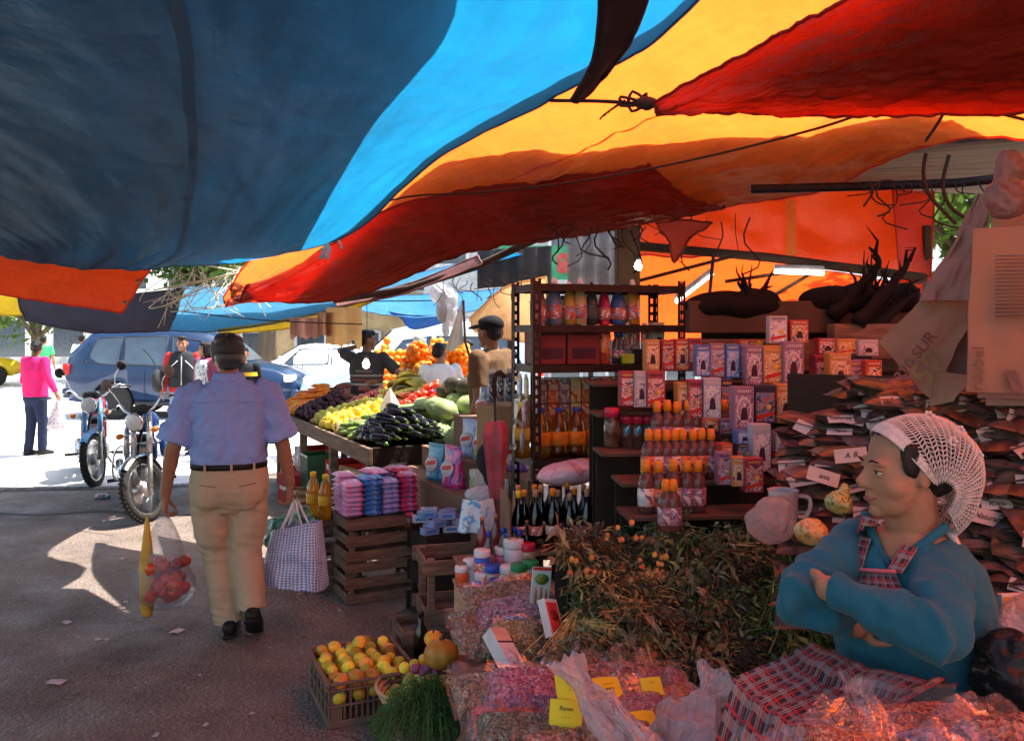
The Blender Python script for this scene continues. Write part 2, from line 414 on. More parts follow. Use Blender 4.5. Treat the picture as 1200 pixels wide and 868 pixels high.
def tree(label,loc,h,rad,n=2600,leaf='mid_leaf',ls=.16,group=None,trunk_h=None):
 t=thing('tree',label,'tree',loc,U(0,6),group)
 th=trunk_h or h*.45
 m=MB();m.tube([(0,0,0),(.05,.02,th*.5),(.0,.08,th),(.1,0,h*.85)],[rad*.09,rad*.07,rad*.055,.02],9)
 tips=[]
 for k in range(9):
  a=k*2.4;z0=th*U(.75,1.1);p=V(0,0,z0);e=V(cos(a)*rad*U(.5,.85),sin(a)*rad*U(.5,.85),z0+(h-z0)*U(.35,.8))
  mid=p.lerp(e,.5)+V(0,0,.2);m.tube([p,mid,e],[rad*.035,rad*.02,.012],6);tips+=[mid,e,e+V(U(-1,1),U(-1,1),U(-.3,.7))*rad*.3]
 tips.append(V(0,0,h*.9))
 m.build('trunk',bark,t)
 cl=[(Vector(p),rad*U(.25,.42))for p in tips]
 vs=[];fs=[]
 for i in range(n):
  c0,r0=cl[i%len(cl)];dirv=V(random.gauss(0,1),random.gauss(0,1),random.gauss(0,.8)).normalized()
  p=c0+dirv*r0*U(.35,1.05)**.6;s_=ls*U(.6,1.3)
  nx=V(U(-1,1),U(-1,1),U(-1,1)).normalized();ny=nx.orthogonal().normalized();k=len(vs)
  vs+=[p-nx*s_,p+ny*s_*.45,p+nx*s_,p-ny*s_*.45];fs.append((k,k+1,k+2,k+3))
 m=MB();m.add(vs,fs);m.build('crown',leafm[leaf],t,fix=False)
 return t
tree('bushy light green tree at the far left of the street',V(-15,27,0),4.1,2.4,2600,'bright_leaf',.14)
tree('green street tree rising above the gap between the tarps',V(-7.2,25,0),7.5,3.6,4200,'bright_leaf',.16)
tree('second green street tree behind the parked blue car',V(-11.5,31,0),8,3.6,3600,'mid_leaf',.18)
tree('leafy green tree outside behind the hanging paper sacks',V(5.6,10.2,0),5.2,2.1,3800,'bright_leaf',.10)
tree('yellow green tree behind the right end of the orange tarp wall',V(8.6,13.2,0),6.2,2.6,3200,'yellow_leaf',.12)
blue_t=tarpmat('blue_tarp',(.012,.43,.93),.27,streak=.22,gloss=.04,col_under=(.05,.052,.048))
dkblue_t=tarpmat('dark_blue_tarp',(.03,.10,.22),.35,streak=.3,gloss=.10)
org_t=tarpmat('orange_tarp',(.95,.075,.006),.75,streak=.25)
ylo_t=tarpmat('faded_orange_tarp',(1.0,.135,.016),.82,streak=.22)
red_t=tarpmat('red_tarp',(.42,.032,.010),.62,streak=.3,gloss=.03)
dred_t=tarpmat('dark_red_tarp',(.42,.03,.018),.45,streak=.35,gloss=.08)
mesh_t=tarpmat('dark_shade_net',(.06,.06,.10),.5,streak=.4)
yel_t=tarpmat('yellow_tarp',(.95,.62,.03),.75)
tan_t=tarpmat('tan_cloth',(.80,.50,.22),.65,streak=.15,gloss=.0)
rope_m=mat('dark_rope',(.05,.035,.03),.9,nscale=90,bump=.6)
grommet_m=mat('brass_grommet',(.6,.5,.3),.35,metal=1)
hem_r=.007
def sheet(name,label,left,right,m,nu=40,nv=40,sag=.1,rip=.02,rf=(5,3),seed=0,group=None,cat='tarp',fn=None,hem=True,grom=0,seams=(),cr=.006):
 """cloth spanned between two edge curves, sagging between them, hemmed along its sides"""
 L=crv(left,nv);R=crv(right,nv)
 def f(u,v):
  j=v*nv;k=min(int(j),nv-1);w_=j-k
  a=L[k].lerp(L[k+1],w_);b=R[k].lerp(R[k+1],w_);p=a.lerp(b,u)
  e=4*u*(1-u);p=p+V(0,0,-sag*e)
  r_=rip*(nz(u*rf[0]+seed,v*rf[1],seed)+.5*nz(u*rf[0]*2.7,v*rf[1]*2.3+seed,4))*(.35+.65*e)
  p=p+V(0,0,r_+cr*(1-abs(nz(u*rf[0]*5+v*3,v*rf[1]*4+seed,seed+2))*2.2)*(1-abs(nz(v*9,u*7,5)))+cr*.8*nz(u*rf[0]*9,v*rf[1]*5,1))
  return p+fn(u,v)if fn else p
 g=MB();g.grid(f,nu,nv)
 for us,w_ in seams:
  g.grid(lambda u,v:f(us+(u-.5)*w_,v)-V(0,0,.005),3,nv*2)
 if hem:
  for E in([f(i/nu,0)for i in range(nu+1)],[f(i/nu,1)for i in range(nu+1)],[f(0,i/nv)for i in range(nv+1)],[f(1,i/nv)for i in range(nv+1)]):
   g.tube(E,hem_r,5)
 o=tag(g.build(name,m),label,cat,group)
 if grom:
  for k in range(grom):
   p=f((k+.5)/grom,.975);M_=at(p,f((k+.5)/grom+.01,.97)-p if False else V(0,-.5,.6))
   gm=MB();ring=[]
   for a in range(12):
    ca,sa=cos(a*pi/6),sin(a*pi/6);ring.append([V(ca*.022,sa*.022,.004),V(ca*.022,sa*.022,-.004),V(ca*.012,sa*.012,-.005),V(ca*.012,sa*.012,.005)])
   ring.append(ring[0]);gm.loft(ring,0,True,False,M=M_);gm.build('grommet',grommet_m,o)
 return o
BR=[P(300,301,6.1),P(400,279,5.35),P(500,196,4.55),P(600,141,4.0),P(690,92,3.5),P(790,28,3.0),V(.85,1.9,2.95),V(1.1,.9,2.95),V(1.2,.15,2.85)]
BL=[P(-70,278,6.2),P(-120,250,5.6),V(-4.0,4.6,2.5),V(-4.0,3.6,2.6),V(-3.9,2.6,2.7),V(-3.8,1.9,2.75),V(-3.6,1.2,2.8),V(-3.4,.6,2.8),V(-3.2,.15,2.75)]
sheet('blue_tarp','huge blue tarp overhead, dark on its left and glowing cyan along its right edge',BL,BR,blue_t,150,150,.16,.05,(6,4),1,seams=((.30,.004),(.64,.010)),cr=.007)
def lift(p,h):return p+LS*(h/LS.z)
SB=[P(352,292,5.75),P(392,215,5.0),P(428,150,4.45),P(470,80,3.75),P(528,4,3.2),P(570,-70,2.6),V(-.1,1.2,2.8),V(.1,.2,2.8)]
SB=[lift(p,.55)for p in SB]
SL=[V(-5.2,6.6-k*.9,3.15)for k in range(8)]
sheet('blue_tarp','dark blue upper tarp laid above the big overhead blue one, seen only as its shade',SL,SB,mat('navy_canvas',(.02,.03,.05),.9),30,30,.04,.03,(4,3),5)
sheet('canvas_tarp','grey canvas upper sheet covering the left half above the big blue tarp',[V(-5.4,6.9-k*1.1,3.5)for k in range(7)],[V(-2.1+.22*k,6.6-k*1.05,3.5)for k in range(7)],mat('grey_canvas',(.3,.3,.3),.8),16,16,.02)
OL=[P(262,349,7.3)]+[p_+V(-.20,-.07,.12)for p_ in(P(345,306,6.5),P(455,242,5.6),P(540,180,4.9),P(620,120,4.3),P(720,60,3.8),P(840,-20,3.3),P(960,-110,2.8))]+[V(1.0,1.0,3.25),V(1.0,-.9,3.1)]
OR=[P(268,350,7.25),P(400,349,6.6),P(540,297,5.8),P(700,271,5.1),P(850,246,4.6),P(975,218,4.15),P(1065,178,3.75),P(1160,163,3.45),P(1330,158,3.1),V(3.3,1.5,2.6),V(3.3,-.9,2.6)]
sheet('orange_tarp','wide orange tarp with a glowing yellow band sagging over the stalls',OL,OR,ylo_t,110,150,.07,.05,(5,9),2,seams=((.4,.006),),cr=.012)
RU=[lerp_ for lerp_ in(P(288,336,6.95),P(350,305,6.42),P(405,278,5.85),P(458,244,5.42),P(560,222,5.02),P(650,212,4.72),P(760,195,4.38))]
RD=[P(274,352,7.2),P(400,352,6.55),P(540,300,5.7),P(640,283,5.3),P(745,266,4.9),P(850,245,4.55)]
sheet('red_tarp','dark red tarp strip hanging from the rope, its upper part standing in for shade on the orange tarp',RU,RD,red_t,50,130,.05,.035,(3,10),3,cr=.012)  # real strip, raised so its red cloth stands in for shade on the orange tarp
DU=[P(768,122,3.35),P(850,76,3.05),P(930,34,2.8),P(1010,-10,2.55),P(1120,-80,2.25),V(1.5,1.5,2.95)]
DD=[P(772,127,3.35),P(860,134,3.2),P(960,138,3.05),P(1060,137,2.9),P(1200,135,2.7),P(1420,128,2.5)]
sheet('red_tarp','dark red tarp in the upper right corner with an orange lower hem',DU,DD,red_t,70,80,.04,.03,(4,6),8,cr=.010)
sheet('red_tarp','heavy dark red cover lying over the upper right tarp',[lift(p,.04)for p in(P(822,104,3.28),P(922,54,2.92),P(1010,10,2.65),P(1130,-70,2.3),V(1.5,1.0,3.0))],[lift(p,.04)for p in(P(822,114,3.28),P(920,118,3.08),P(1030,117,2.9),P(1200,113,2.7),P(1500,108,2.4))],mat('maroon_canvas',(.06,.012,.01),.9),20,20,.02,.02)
SU=[P(460,240,5.5),P(520,196,5.0),P(585,188,4.75),P(625,178,4.6),P(665,186,4.5),P(720,190,4.35),P(790,189,4.15),P(860,192,3.95),P(940,188,3.8),P(1010,172,3.6),P(1075,158,3.4)]
SD=[P(270,350,7.2),P(400,352,6.5),P(540,300,5.7),P(640,283,5.3),P(745,266,4.9),P(850,245,4.5),P(940,236,4.2),P(1010,215,4.0),P(1070,185,3.7),P(1130,172,3.5),P(1220,168,3.2)]
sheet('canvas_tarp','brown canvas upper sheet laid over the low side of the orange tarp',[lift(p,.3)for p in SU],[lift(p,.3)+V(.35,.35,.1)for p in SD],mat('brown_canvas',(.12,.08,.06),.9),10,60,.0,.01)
sheet('canvas_strip','dark cloth strip crossing between the blue tarp and the orange tarp',[P(702,-40,2.5),P(702,20,2.75),P(693,75,3.1),P(668,120,3.5)],[P(770,-40,2.5),P(752,20,2.75),P(728,66,3.1),P(690,112,3.5)],mat('dark_cloth',(.04,.025,.03),.9),8,16,.01,.01)
sheet('added_shade_tarp','unseen grey tarp added above the gap behind the orange flap to shade the roadside',[V(-6.5,8.5,2.7),V(-6.5,7.5,2.7),V(-6.5,6.8,2.75),V(-6.5,6.2,2.8),V(-6.5,5.2,2.8)],[V(-2.55,8.4,2.6),V(-2.5,7.5,2.62),V(-2.35,7.0,2.65),V(-1.8,6.6,2.75),V(-1.8,5.4,2.8)],mat('grey_canvas',(1,1,1)),14,14,.03,.02)  # unseen sheet added to shade the road around the sunny patch
sheet('added_shade_tarp','unseen long grey tarp strip added for shade above the far end of the aisle',[V(-7,9.9,2.75),V(-7,8.45,2.7)],[V(-.6,9.9,2.7),V(-.6,8.42,2.62)],mat('grey_canvas',(1,1,1)),20,10,.02,.02)  # added out of sight to keep the far ground in shade
sheet('red_tarp','unseen red tarp side wall added for its red glow at the right of the stall, beyond the picture',[V(3.5,y,2.75)for y in(.2,1.6,3,4.6)],[V(3.6,y,.1)for y in(.2,1.6,3,4.6)],red_t,16,24,0,.05)  # unseen wall added so sun through it reddens the stall
sheet('red_tarp','unseen tarp side roof added to keep sun off the woman, beyond the picture edge',[V(3.0,y,2.62)for y in(.2,1.6,3,4.2)],[V(4.6,y,2.5)for y in(.2,1.6,3,4.2)],org_t,16,24,.05,.03)  # added outside the view to block sun coming from the right
sheet('orange_tarp','bright orange tarp flap hanging in front at the far left',[P(-80,270,6.45),P(60,288,6.45),P(188,298,6.4)],[P(-80,333,6.2),P(30,350,6.2),P(142,368,6.2)],org_t,20,24,.0,.02,(3,3),6,grom=3)
sheet('shade_net','dark purple shade net hanging behind the orange flap',[P(18,340,8.6),P(110,348,8.6),P(215,338,8.6)],[P(30,376,8.3),P(110,390,8.2),P(198,388,8.3)],mesh_t,14,20,.03,.03,(3,5),4)
sheet('yellow_tarp','yellow tarp corner at the far left edge',[P(-80,322,8.9),P(-20,330,8.9),P(25,338,8.9)],[P(-80,372,8.6),P(-20,370,8.6),P(26,370,8.6)],yel_t,8,10,.02,.02)
sheet('blue_tarp','sky blue far tarp with a yellow hem over the fruit stall',[P(215,336,10.6),P(320,338,10.6),P(430,332,10.4),P(560,305,10.2),P(640,300,9.8)],[P(196,388,9.2),P(262,388,9.2),P(345,374,9.2),P(430,352,9.0),P(600,296,8.2)],blue_t,24,40,.03,.03,(4,6),9)
sheet('yellow_tarp','yellow strip hem hanging below the far blue tarp',[P(255,387,9.25),P(345,373,9.25),P(445,349,9.05)],[P(258,392,9.2),P(345,384,9.2),P(420,362,9.0)],yel_t,6,20,.0,.01)
sheet('blue_tarp','lower far blue tarp draped behind the orange heap',[P(400,350,12.2),P(500,345,12.2),P(640,335,12.0)],[P(410,362,11.5),P(500,372,11.4),P(622,352,11.4)],blue_t,14,24,.05,.05,(3,6),12)
sheet('blue_tarp','dark blue tarp flap hanging below the lower far blue tarp',[P(455,366,11.5),P(500,370,11.5),P(545,362,11.5)],[P(470,372,11.5),P(486,386,11.5),P(540,372,11.5)],tarpmat('navy_tarp',(.01,.12,.4),.5),10,10,.0,.02)
sheet('tan_tarp','tan cloth awning draped beside the capped vendor',[P(550,374,8.0),P(590,338,7.9),P(640,325,7.6)],[P(562,392,7.8),P(610,400,7.7),P(652,400,7.5)],tan_t,12,12,.04,.03)
sheet('brown_tarp','brown rolled tarp edge under the red strip',[P(395,352,7.6),P(470,336,7.3),P(560,300,6.9)],[P(395,360,7.5),P(470,345,7.2),P(565,310,6.8)],mat('brown_tarp_edge',(.22,.1,.09),.7),5,20,.0,.02)
sheet('orange_tarp','bright orange tarp wall hanging behind the stall',[P(750,222,6.6),P(860,222,6.6),P(960,216,6.6),P(1095,226,6.6)],[P(745,300,6.5),P(860,302,6.5),P(960,310,6.5),P(1088,328,6.5)],org_t,16,40,.0,.05,(3,8),13,fn=lambda u,v:V(0,.12*nz(v*7,u*2,3),0))
sheet('yellow_tarp','narrow lit gap strip of yellow cloth in the orange tarp wall',[P(921,235,6.52),P(932,235,6.52)],[P(922,300,6.44),P(933,300,6.44)],yel_t,8,3,.0,.0,hem=False)
sheet('orange_tarp','second orange tarp wall panel at the right end',[P(1046,222,6.4),P(1095,230,6.4)],[P(1060,392,6.2),P(1090,345,6.2)],org_t,16,8,.0,.03,(2,2),14)
sheet('orange_tarp','sloping orange tarp roof over the dark back stall',[P(700,300,8.4),P(860,300,8.6),P(1040,330,8.4)],[P(700,400,9.8),P(860,400,9.8),P(1060,420,9.6)],org_t,16,30,.03,.05,(4,6),15)
sheet('red_tarp','torn red tarp scrap hanging near the bare bulb',[P(768,262,5.6),P(800,258,5.6),P(835,262,5.6)],[P(785,285,5.6),P(790,308,5.6),P(808,280,5.6)],red_t,8,10,.0,.02)
q=N('bleached_boards');co=q.coords('Object',(1,9,1));c=q.ramp(q.noise(co,1.2,5),[(.35,(.13,.105,.08)),(.65,(.24,.20,.155))]);q.l(c,q.b.inputs['Base Color']);q.b.inputs['Roughness'].default_value=.85
mb=MB();p0,p1,p2,p3=P(955,190,5.2),P(1340,150,5.0),P(1340,235,7.0),P(1000,222,7.0)
for k in range(14):
 a=p0.lerp(p3,k/14);b=p1.lerp(p2,k/14);a2=p0.lerp(p3,(k+.94)/14);b2=p1.lerp(p2,(k+.94)/14)
 mb.add([a,b,b2,a2,a+V(0,0,.02),b+V(0,0,.02),b2+V(0,0,.02),a2+V(0,0,.02)],[(0,1,2,3),(7,6,5,4),(0,4,5,1),(1,5,6,2),(2,6,7,3),(3,7,4,0)])
tag(mb.build('board_roof',q.m),'bleached board roof in the upper right behind the black pole','roof')
def corrugated(label,a,b,h,m,n=40,amp=.018):
 d=b-a;nrm=V(-d.y,d.x,0).normalized();g=MB()
 g.grid(lambda u,v:a+d*u+V(0,0,h*v)+nrm*amp*sin(u*n*pi),n*4,1)
 g.grid(lambda u,v:a+d*u+V(0,0,h*v)+nrm*(amp*sin(u*n*pi)+.003),n*4,1)
 return tag(g.build('corrugated_panel',m),label,'panel')
gi=mat('dull_zinc',(.28,.27,.25),.5,metal=.4,nscale=6,dirt=.5)
corrugated('grey corrugated sheet standing behind the top of the metal rack',V(.52,8,1.9),V(1.15,8.1,1.9),1.4,gi,9)
corrugated('dark corrugated eave above the far blue tarp',V(-.35,8.6,2.15),V(.4,8.6,2.2),.38,mat('dark_zinc',(.07,.065,.06),.6),10)
mb=MB();mb.grid(lambda u,v:V(-.1+5.4*u,5.2+1.6*v,3.05+.012*sin(u*120)),200,1);mb.grid(lambda u,v:V(-.1+5.4*u,5.2+1.6*v,3.054+.012*sin(u*120)),200,1)
tag(mb.build('added_zinc_roof',gi),'unseen zinc roof sheets added to keep sun off the back of the stall, above the orange tarp wall','roof')  # unseen roof added to keep the stall interior dark
mb=MB();mb.grid(lambda u,v:V(2.2+2.6*u,3.9+1.35*v,3.12+.012*sin(u*60)),100,1);mb.grid(lambda u,v:V(2.2+2.6*u,3.9+1.35*v,3.124+.012*sin(u*60)),100,1)
tag(mb.build('added_zinc_roof',gi),'unseen zinc roof sheets added to keep sun off the right end of the stall, hidden above the tarps','roof')  # hidden roof piece added to close a sun gap over the goods
def rod(name,label,pts,r,m,cat,n=7,group=None):
 g=MB();g.tube(pts,r,n);return tag(g.build(name,m),label,cat,group)
blk=mat('black_pipe',(.018,.016,.016),.55,nscale=20,namt=.4);wood_dk=mat('dark_wood',(.075,.045,.03),.8,nscale=5,bump=.5,stretch=(1,1,.15))
rod('pole','black horizontal pole under the board roof at upper right',[P(880,222,4.1),P(1000,219,4.0),P(1120,215,3.9),P(1260,200,3.8)],.022,blk,'pole')
rod('beam','long dark beam across the orange tarp wall',[P(740,288,6.3),P(900,302,6.3),P(1085,326,6.2)],.035,wood_dk,'beam')
rod('beam','dark sloping beam under the red tarp strip at left',[P(392,352,7.5),P(480,338,7.2),P(560,312,6.9),P(650,270,6.4)],.03,wood_dk,'beam')
mb=MB();p=P(735,300,5.6);mb.box((p.x,p.y,1.45),(.15,.15,2.9),ch=.01);tag(mb.build('post',wood_dk),'thick dark timber post behind the metal rack','post')
mb=MB();p=P(1066,300,6.7);mb.box((p.x,p.y,1.3),(.09,.09,2.7),ch=.01);tag(mb.build('post',wood_dk),'dark post at the right end of the orange tarp wall','post')
mb=MB();p=P(1086,300,6.3);mb.box((p.x,p.y,1.25),(.05,.05,2.5),ch=.005);tag(mb.build('post',wood_dk),'thin dark edge post of the second orange panel','post')
for k,(x,lab)in enumerate(((-3.9,'dark timber tarp post out of the way at the near left'),(3.2,'dark timber tarp post at the far right of the stall'))):
 mb=MB();mb.box((x,3.4 if k==0 else 4.6,1.3),(.1,.1,2.6),ch=.01);tag(mb.build('post',wood_dk),lab,'post')
rod('rope','long dark rope strung under the orange tarp',crv([P(395,258,5.6),P(470,232,5.2),P(560,226,4.85),P(660,215,4.5),P(760,198,4.15),P(860,176,3.8),P(960,150,3.5),P(1040,125,3.3),P(1110,121,3.15),P(1240,150,2.9)],60),.006,rope_m,'rope')
rod('rope','rope running from the knot along the upper red tarp',crv([P(645,118,3.75),P(710,119,3.5),P(770,124,3.35)],10),.008,rope_m,'rope')
rod('rope','dark rope hanging down from the top right tarp',crv([P(1165,-20,2.7),P(1140,50,2.85),P(1110,125,3.05),P(1085,165,3.35)],14),.006,rope_m,'rope')
g=MB()
for k in range(14):
 a=k*.9;g.tube(crv([P(738,119,3.42)+V(.02*cos(a),.02,.02*sin(a)),P(745+20*cos(a),119+12*sin(a),3.4),P(760+8*sin(a*2),123,3.38)],6),.006,5)
for k in range(4):g.tube(crv([P(730,120,3.42),P(722-4*k,124+3*k,3.42),P(718-5*k,128+4*k,3.4)],5),.004,5)
g.ell(P(757,121,3.38),(.05,.03,.026),10,7)
tag(g.build('knot',rope_m),'big dark rope knot tying the orange and red tarps','knot')
g=MB()
for k in range(7):
 a=k*1.1;g.tube(crv([P(384,285,5.4),P(382+5*cos(a),294,5.38),P(380+6*sin(a),302+k%3,5.36)],6),.007,5)
g.tube(crv([P(392,276,5.4),P(398,284,5.4),P(401,292,5.4)],5),.012,4,flat=.2)
tag(g.build('knot',mat('grey_twine',(.5,.48,.42),.9)),'grey twine tuft tied to the blue tarp hem','knot')
g=MB()
for k in range(46):
 x=U(190,300);y=U(305,340);g.tube(crv([P(x,y,8.2),P(x+U(-30,20),y+U(8,25),8.0),P(x+U(-60,30),y+U(15,50),7.9)],6),U(.003,.006),4)
tag(g.build('cord_tangle',mat('pale_cord',(.75,.68,.5),.8)),'tangle of pale strings and cords in the gap beside the orange flap','cord')
g=MB()
for k in range(12):
 a=k*.8;g.tube(crv([P(275,345,7.2),P(285+14*cos(a),335+10*sin(a),7.1),P(300+10*sin(a),322+6*cos(a),7.0)],6),.013,5)
tag(g.build('rope_bundle',mat('ochre_rope',(.5,.22,.04),.8)),'bundle of orange ropes at the left tip of the red tarp','rope')
for k,(pts,lab)in enumerate((([P(190,302,7.6),P(280,318,7.8)],'upper pale rope crossing the gap left of the red tarp tip'),([P(180,340,8.0),P(290,318,7.6)],'lower pale rope crossing the gap left of the red tarp tip'))):
 rod('rope',lab,crv(pts,4),.007,mat('pale_cord',(1,1,1)),'rope')
for x0,y0,x1,y1,lab in((190,362,425,380,'thin dark line sagging under the far blue tarp'),(300,345,520,352,'upper thin dark line under the far blue tarp')):
 rod('rope',lab,crv([P(x0,y0,8.8),P((x0+x1)/2,(y0+y1)/2+4,8.8),P(x1,y1,8.8)],12),.006,rope_m,'rope')
skin_m=mat('tan_skin',(.36,.17,.10),.5,nscale=14,namt=.12,bump=.12,bscale=120,sss=.15)
skin2_m=mat('brown_skin',(.26,.12,.07),.5,nscale=14,namt=.12,sss=.1)
hair_m=mat('black_hair',(.016,.012,.012),.38,nscale=40,namt=.5,bump=1,bscale=120,stretch=(1,1,.12))
shoe_m=mat('black_shoe',(.02,.018,.018),.4);eye_w=mat('eye_white',(.42,.39,.36),.4);iris_m=mat('dark_iris',(.03,.015,.01),.15)
lip_m=mat('lips',(.30,.09,.07),.45)
def cloth(name,col,**k):return mat(name,col,**dict(dict(rough=.9,nscale=5,namt=.12,bump=.25,bscale=260),**k))
def cap(mb,pts,r,n=10,ends=True,mat=0,flat=None):
 """tapered limb with rounded ends"""
 rs=r if isinstance(r,(list,tuple))else[r]*len(pts)
 mb.tube(pts,rs,n,mat,flat=flat)
 if ends:
  mb.ell(pts[0],rs[0]*.99,n,7,mat);mb.ell(pts[-1],rs[-1]*.99,n,7,mat)
 for p,q in list(zip(pts,rs))[1:-1]:mb.ell(p,q*.99,n,7,mat)
def ringe(c,side,fwd,rx,ry,n=20,p=2.3):
 out=[]
 for k in range(n):
  a=2*pi*k/n;ca,sa=cos(a),sin(a)
  q=(abs(ca)**p+abs(sa)**p)**(-1/p)
  out.append(Vector(c)+side*(rx*ca*q)+fwd*(ry*sa*q))
 return out
def hand(mb,wrist,dirv,palm_n,thumb_side,curl=.5,s=1.0,r0=.0085):
 """palm and five separate fingers; dirv runs from wrist to knuckles, palm_n looks out of the palm, thumb_side points to the thumb edge"""
 d=Vector(dirv).normalized();pn=Vector(palm_n);pn=(pn-d*pn.dot(d)).normalized();t=Vector(thumb_side);t=(t-d*t.dot(d)-pn*t.dot(pn)).normalized()
 w_=Vector(wrist)
 mb.loft([ringe(w_+d*x*s,t,pn,a*s,b*s,12)for x,a,b in((-.02,.026,.02),(.01,.028,.02),(.045,.039,.017),(.085,.041,.015),(.095,.036,.010))])
 for k,(off,ln)in enumerate(((.030,.072),(.0105,.080),(-.0095,.075),(-.029,.058))):
  p=w_+d*.085*s+t*off*s;dr=(d+t*off*3.2).normalized();pts=[p]
  a=0;seg=(ln*.46,ln*.31,ln*.23)
  for j,sg in enumerate(seg):
   a+=curl*(1.0,1.25,.8)[j]
   p=p+(dr*cos(a)+pn*sin(a))*sg*s;pts.append(p)
  cap(mb,pts,[r0*s*q for q in(1.08,1.0,.92,.78)],8)
 p=w_+d*.02*s+t*.026*s+pn*.004;q1=p+(d*.6+t*.65+pn*.35).normalized()*.036*s
 q2=q1+(d*.85+t*.1+pn*(.3+curl*.5)).normalized()*.032*s;q3=q2+(d*.9-t*.2+pn*(.3+curl*.6)).normalized()*.024*s
 cap(mb,[p,q1,q2,q3],[.0125*s,.0115*s,.0100*s,.0082*s],8)
def head(mb,c,fwd,up,s=1.0,nose=1.0,detail=True,fat=1.0):
 """skull, jaw, nose, brows, lips and ears in the head's own frame (c = centre between the ears)"""
 f=Vector(fwd).normalized();u=Vector(up);u=(u-f*u.dot(f)).normalized();r=f.cross(u)
 M=Matrix((r,f,u)).transposed().to_4x4();M=Matrix.Translation(Vector(c))@M@Matrix.Scale(s,4)
 mb.ell((0,-.012,.035),(.074,.094,.082),18,12,M=M)
 mb.ell((0,.028,-.018),(.061*fat,.066,.085),16,12,M=M)
 mb.ell((0,.035,-.062),(.048*fat,.052,.048),14,9,M=M);mb.ell((0,.072,-.092),(.022,.018,.017),10,7,M=M)
 for sx in(-1,1):
  mb.ell((sx*.036*fat,.046,-.032),(.027*fat,.032,.030),12,8,M=M);mb.ell((sx*.03,.075,.022),(.026,.016,.010),10,7,M=M)
  mb.ell((sx*.0745,-.006,-.006),(.008,.018,.030),9,7,M=M);mb.ell((sx*.080,-.012,.004),(.006,.014,.018),9,7,M=M)
 if detail:
  q=.019*nose
  mb.tube([M@V(0,.080,.016),M@V(0,.093,-.004),M@V(0,.090+q,-.024),M@V(0,.088+q*.9,-.033)],[.0075*s,.0095*s,.0125*s,.009*s],8)
  mb.ell((0,.089+q*.6,-.028),(.0105,.014,.0115),9,7,M=M)
  for sx in(-1,1):mb.ell((sx*.0115,.091,-.031),(.0085,.011,.0085),8,6,M=M)
  mb.ell((0,.080,-.052),(.022,.016,.013),10,7,M=M)
  mb.ell((0,.088,-.0585),(.021,.008,.0052),10,6,M=M);mb.ell((0,.086,-.0695),(.018,.009,.0058),10,6,M=M)
 return M
def face_parts(M,par,s=1.0,lips=True,brow=True,skin=None):
 for sx in(-1,1):
  m=MB();m.ell((sx*.031,.0745,.002),(.0118,.0112,.0105),14,9,0,M);m.ell((sx*.031,.0838,.002),(.0052,.0026,.0052),10,6,1,M)
  m.build('eye',[eye_w,iris_m],par)
  m=MB();m.ell((sx*.031,.0765,.0095),(.0155,.0125,.0068),14,8,0,M);m.ell((sx*.031,.0745,-.0075),(.0145,.0115,.0055),14,8,0,M)
  m.tube([M@V(sx*.017,.0835,.0045),M@V(sx*.031,.0885,.0062),M@V(sx*.046,.0795,.0045)],[.0012*s,.0018*s,.0012*s],6,1);m.build('eyelids',[skin or skin_m,hair_m],par)
  if brow:
   m=MB();m.tube([M@V(sx*.014,.0925,.024),M@V(sx*.030,.0935,.029),M@V(sx*.048,.080,.023)],[.0022*s,.0027*s,.0014*s],6);m.build('eyebrow',hair_m,par)
def folds(amp=.006,f=(9,9,5),amp2=.0025):
 return lambda c:amp*nz(c.x*f[0],c.y*f[1],c.z*f[2]+c.x*3)+amp2*nz(c.x*f[0]*3+5,c.y*f[1]*3,c.z*f[2]*2.5)
man=thing('person','man in blue short sleeved shirt and khaki trousers walking away carrying shopping bags','person',(-1.61,4.86,0),radians(15))
def mp(px,z,y=0):return V((px-265)*.00485,y,z)
SHL,SHR=V(-.205,0,1.36),V(.205,.0,1.36)
ELL,ELR=V(-.30,-.02,1.06),V(.295,-.01,1.06)
WRL,WRR=V(-.345,.03,.80),V(.335,.04,.83)
HPL,HPR=V(-.10,0,.88),V(.10,0,.88)
KNL,KNR=V(-.072,.06,.47),V(.088,.0,.47)
ANL,ANR=V(.005,-.01,.09),V(.13,-.12,.17)
b=MB()
X,Y=V(1,0,0),V(0,1,0)
b.loft([ringe((0,y,z),X,Y,a,d_)for z,a,d_,y in((.80,.14,.11,0),(.90,.175,.125,0),(1.0,.17,.12,0),(1.12,.165,.12,.01),(1.25,.18,.12,0),(1.36,.16,.10,-.01),(1.43,.07,.07,-.01))])
for s_,e_,w_ in((SHL,ELL,WRL),(SHR,ELR,WRR)):cap(b,[s_,e_,w_],[.055,.043,.030],12)
for s_,e_,w_ in((SHL,ELL,WRL),(SHR,ELR,WRR)):cap(b,[e_+(w_-e_)*.05,e_+(w_-e_)*.35],[.043,.042],12)
for h_,k_,a_ in((HPL,KNL,ANL),(HPR,KNR,ANR)):cap(b,[h_,k_,a_],[.085,.058,.04],12)
cap(b,[V(0,-.01,1.38),V(-.005,.01,1.50)],[.062,.055],14)
Mh=head(b,(-.012,.02,1.575),(-.18,1,-.02),(0,0,1),1.04)
hand(b,WRL,V(-.02,.05,-1),V(1,.1,0),V(.15,1,0),.75,1.08)
hand(b,WRR,V(.0,.05,-1),V(-1,.1,0),V(-.15,1,0),.75,1.08)
body=fuse(b,'body',skin_m,man,.0055,3)
h=MB();
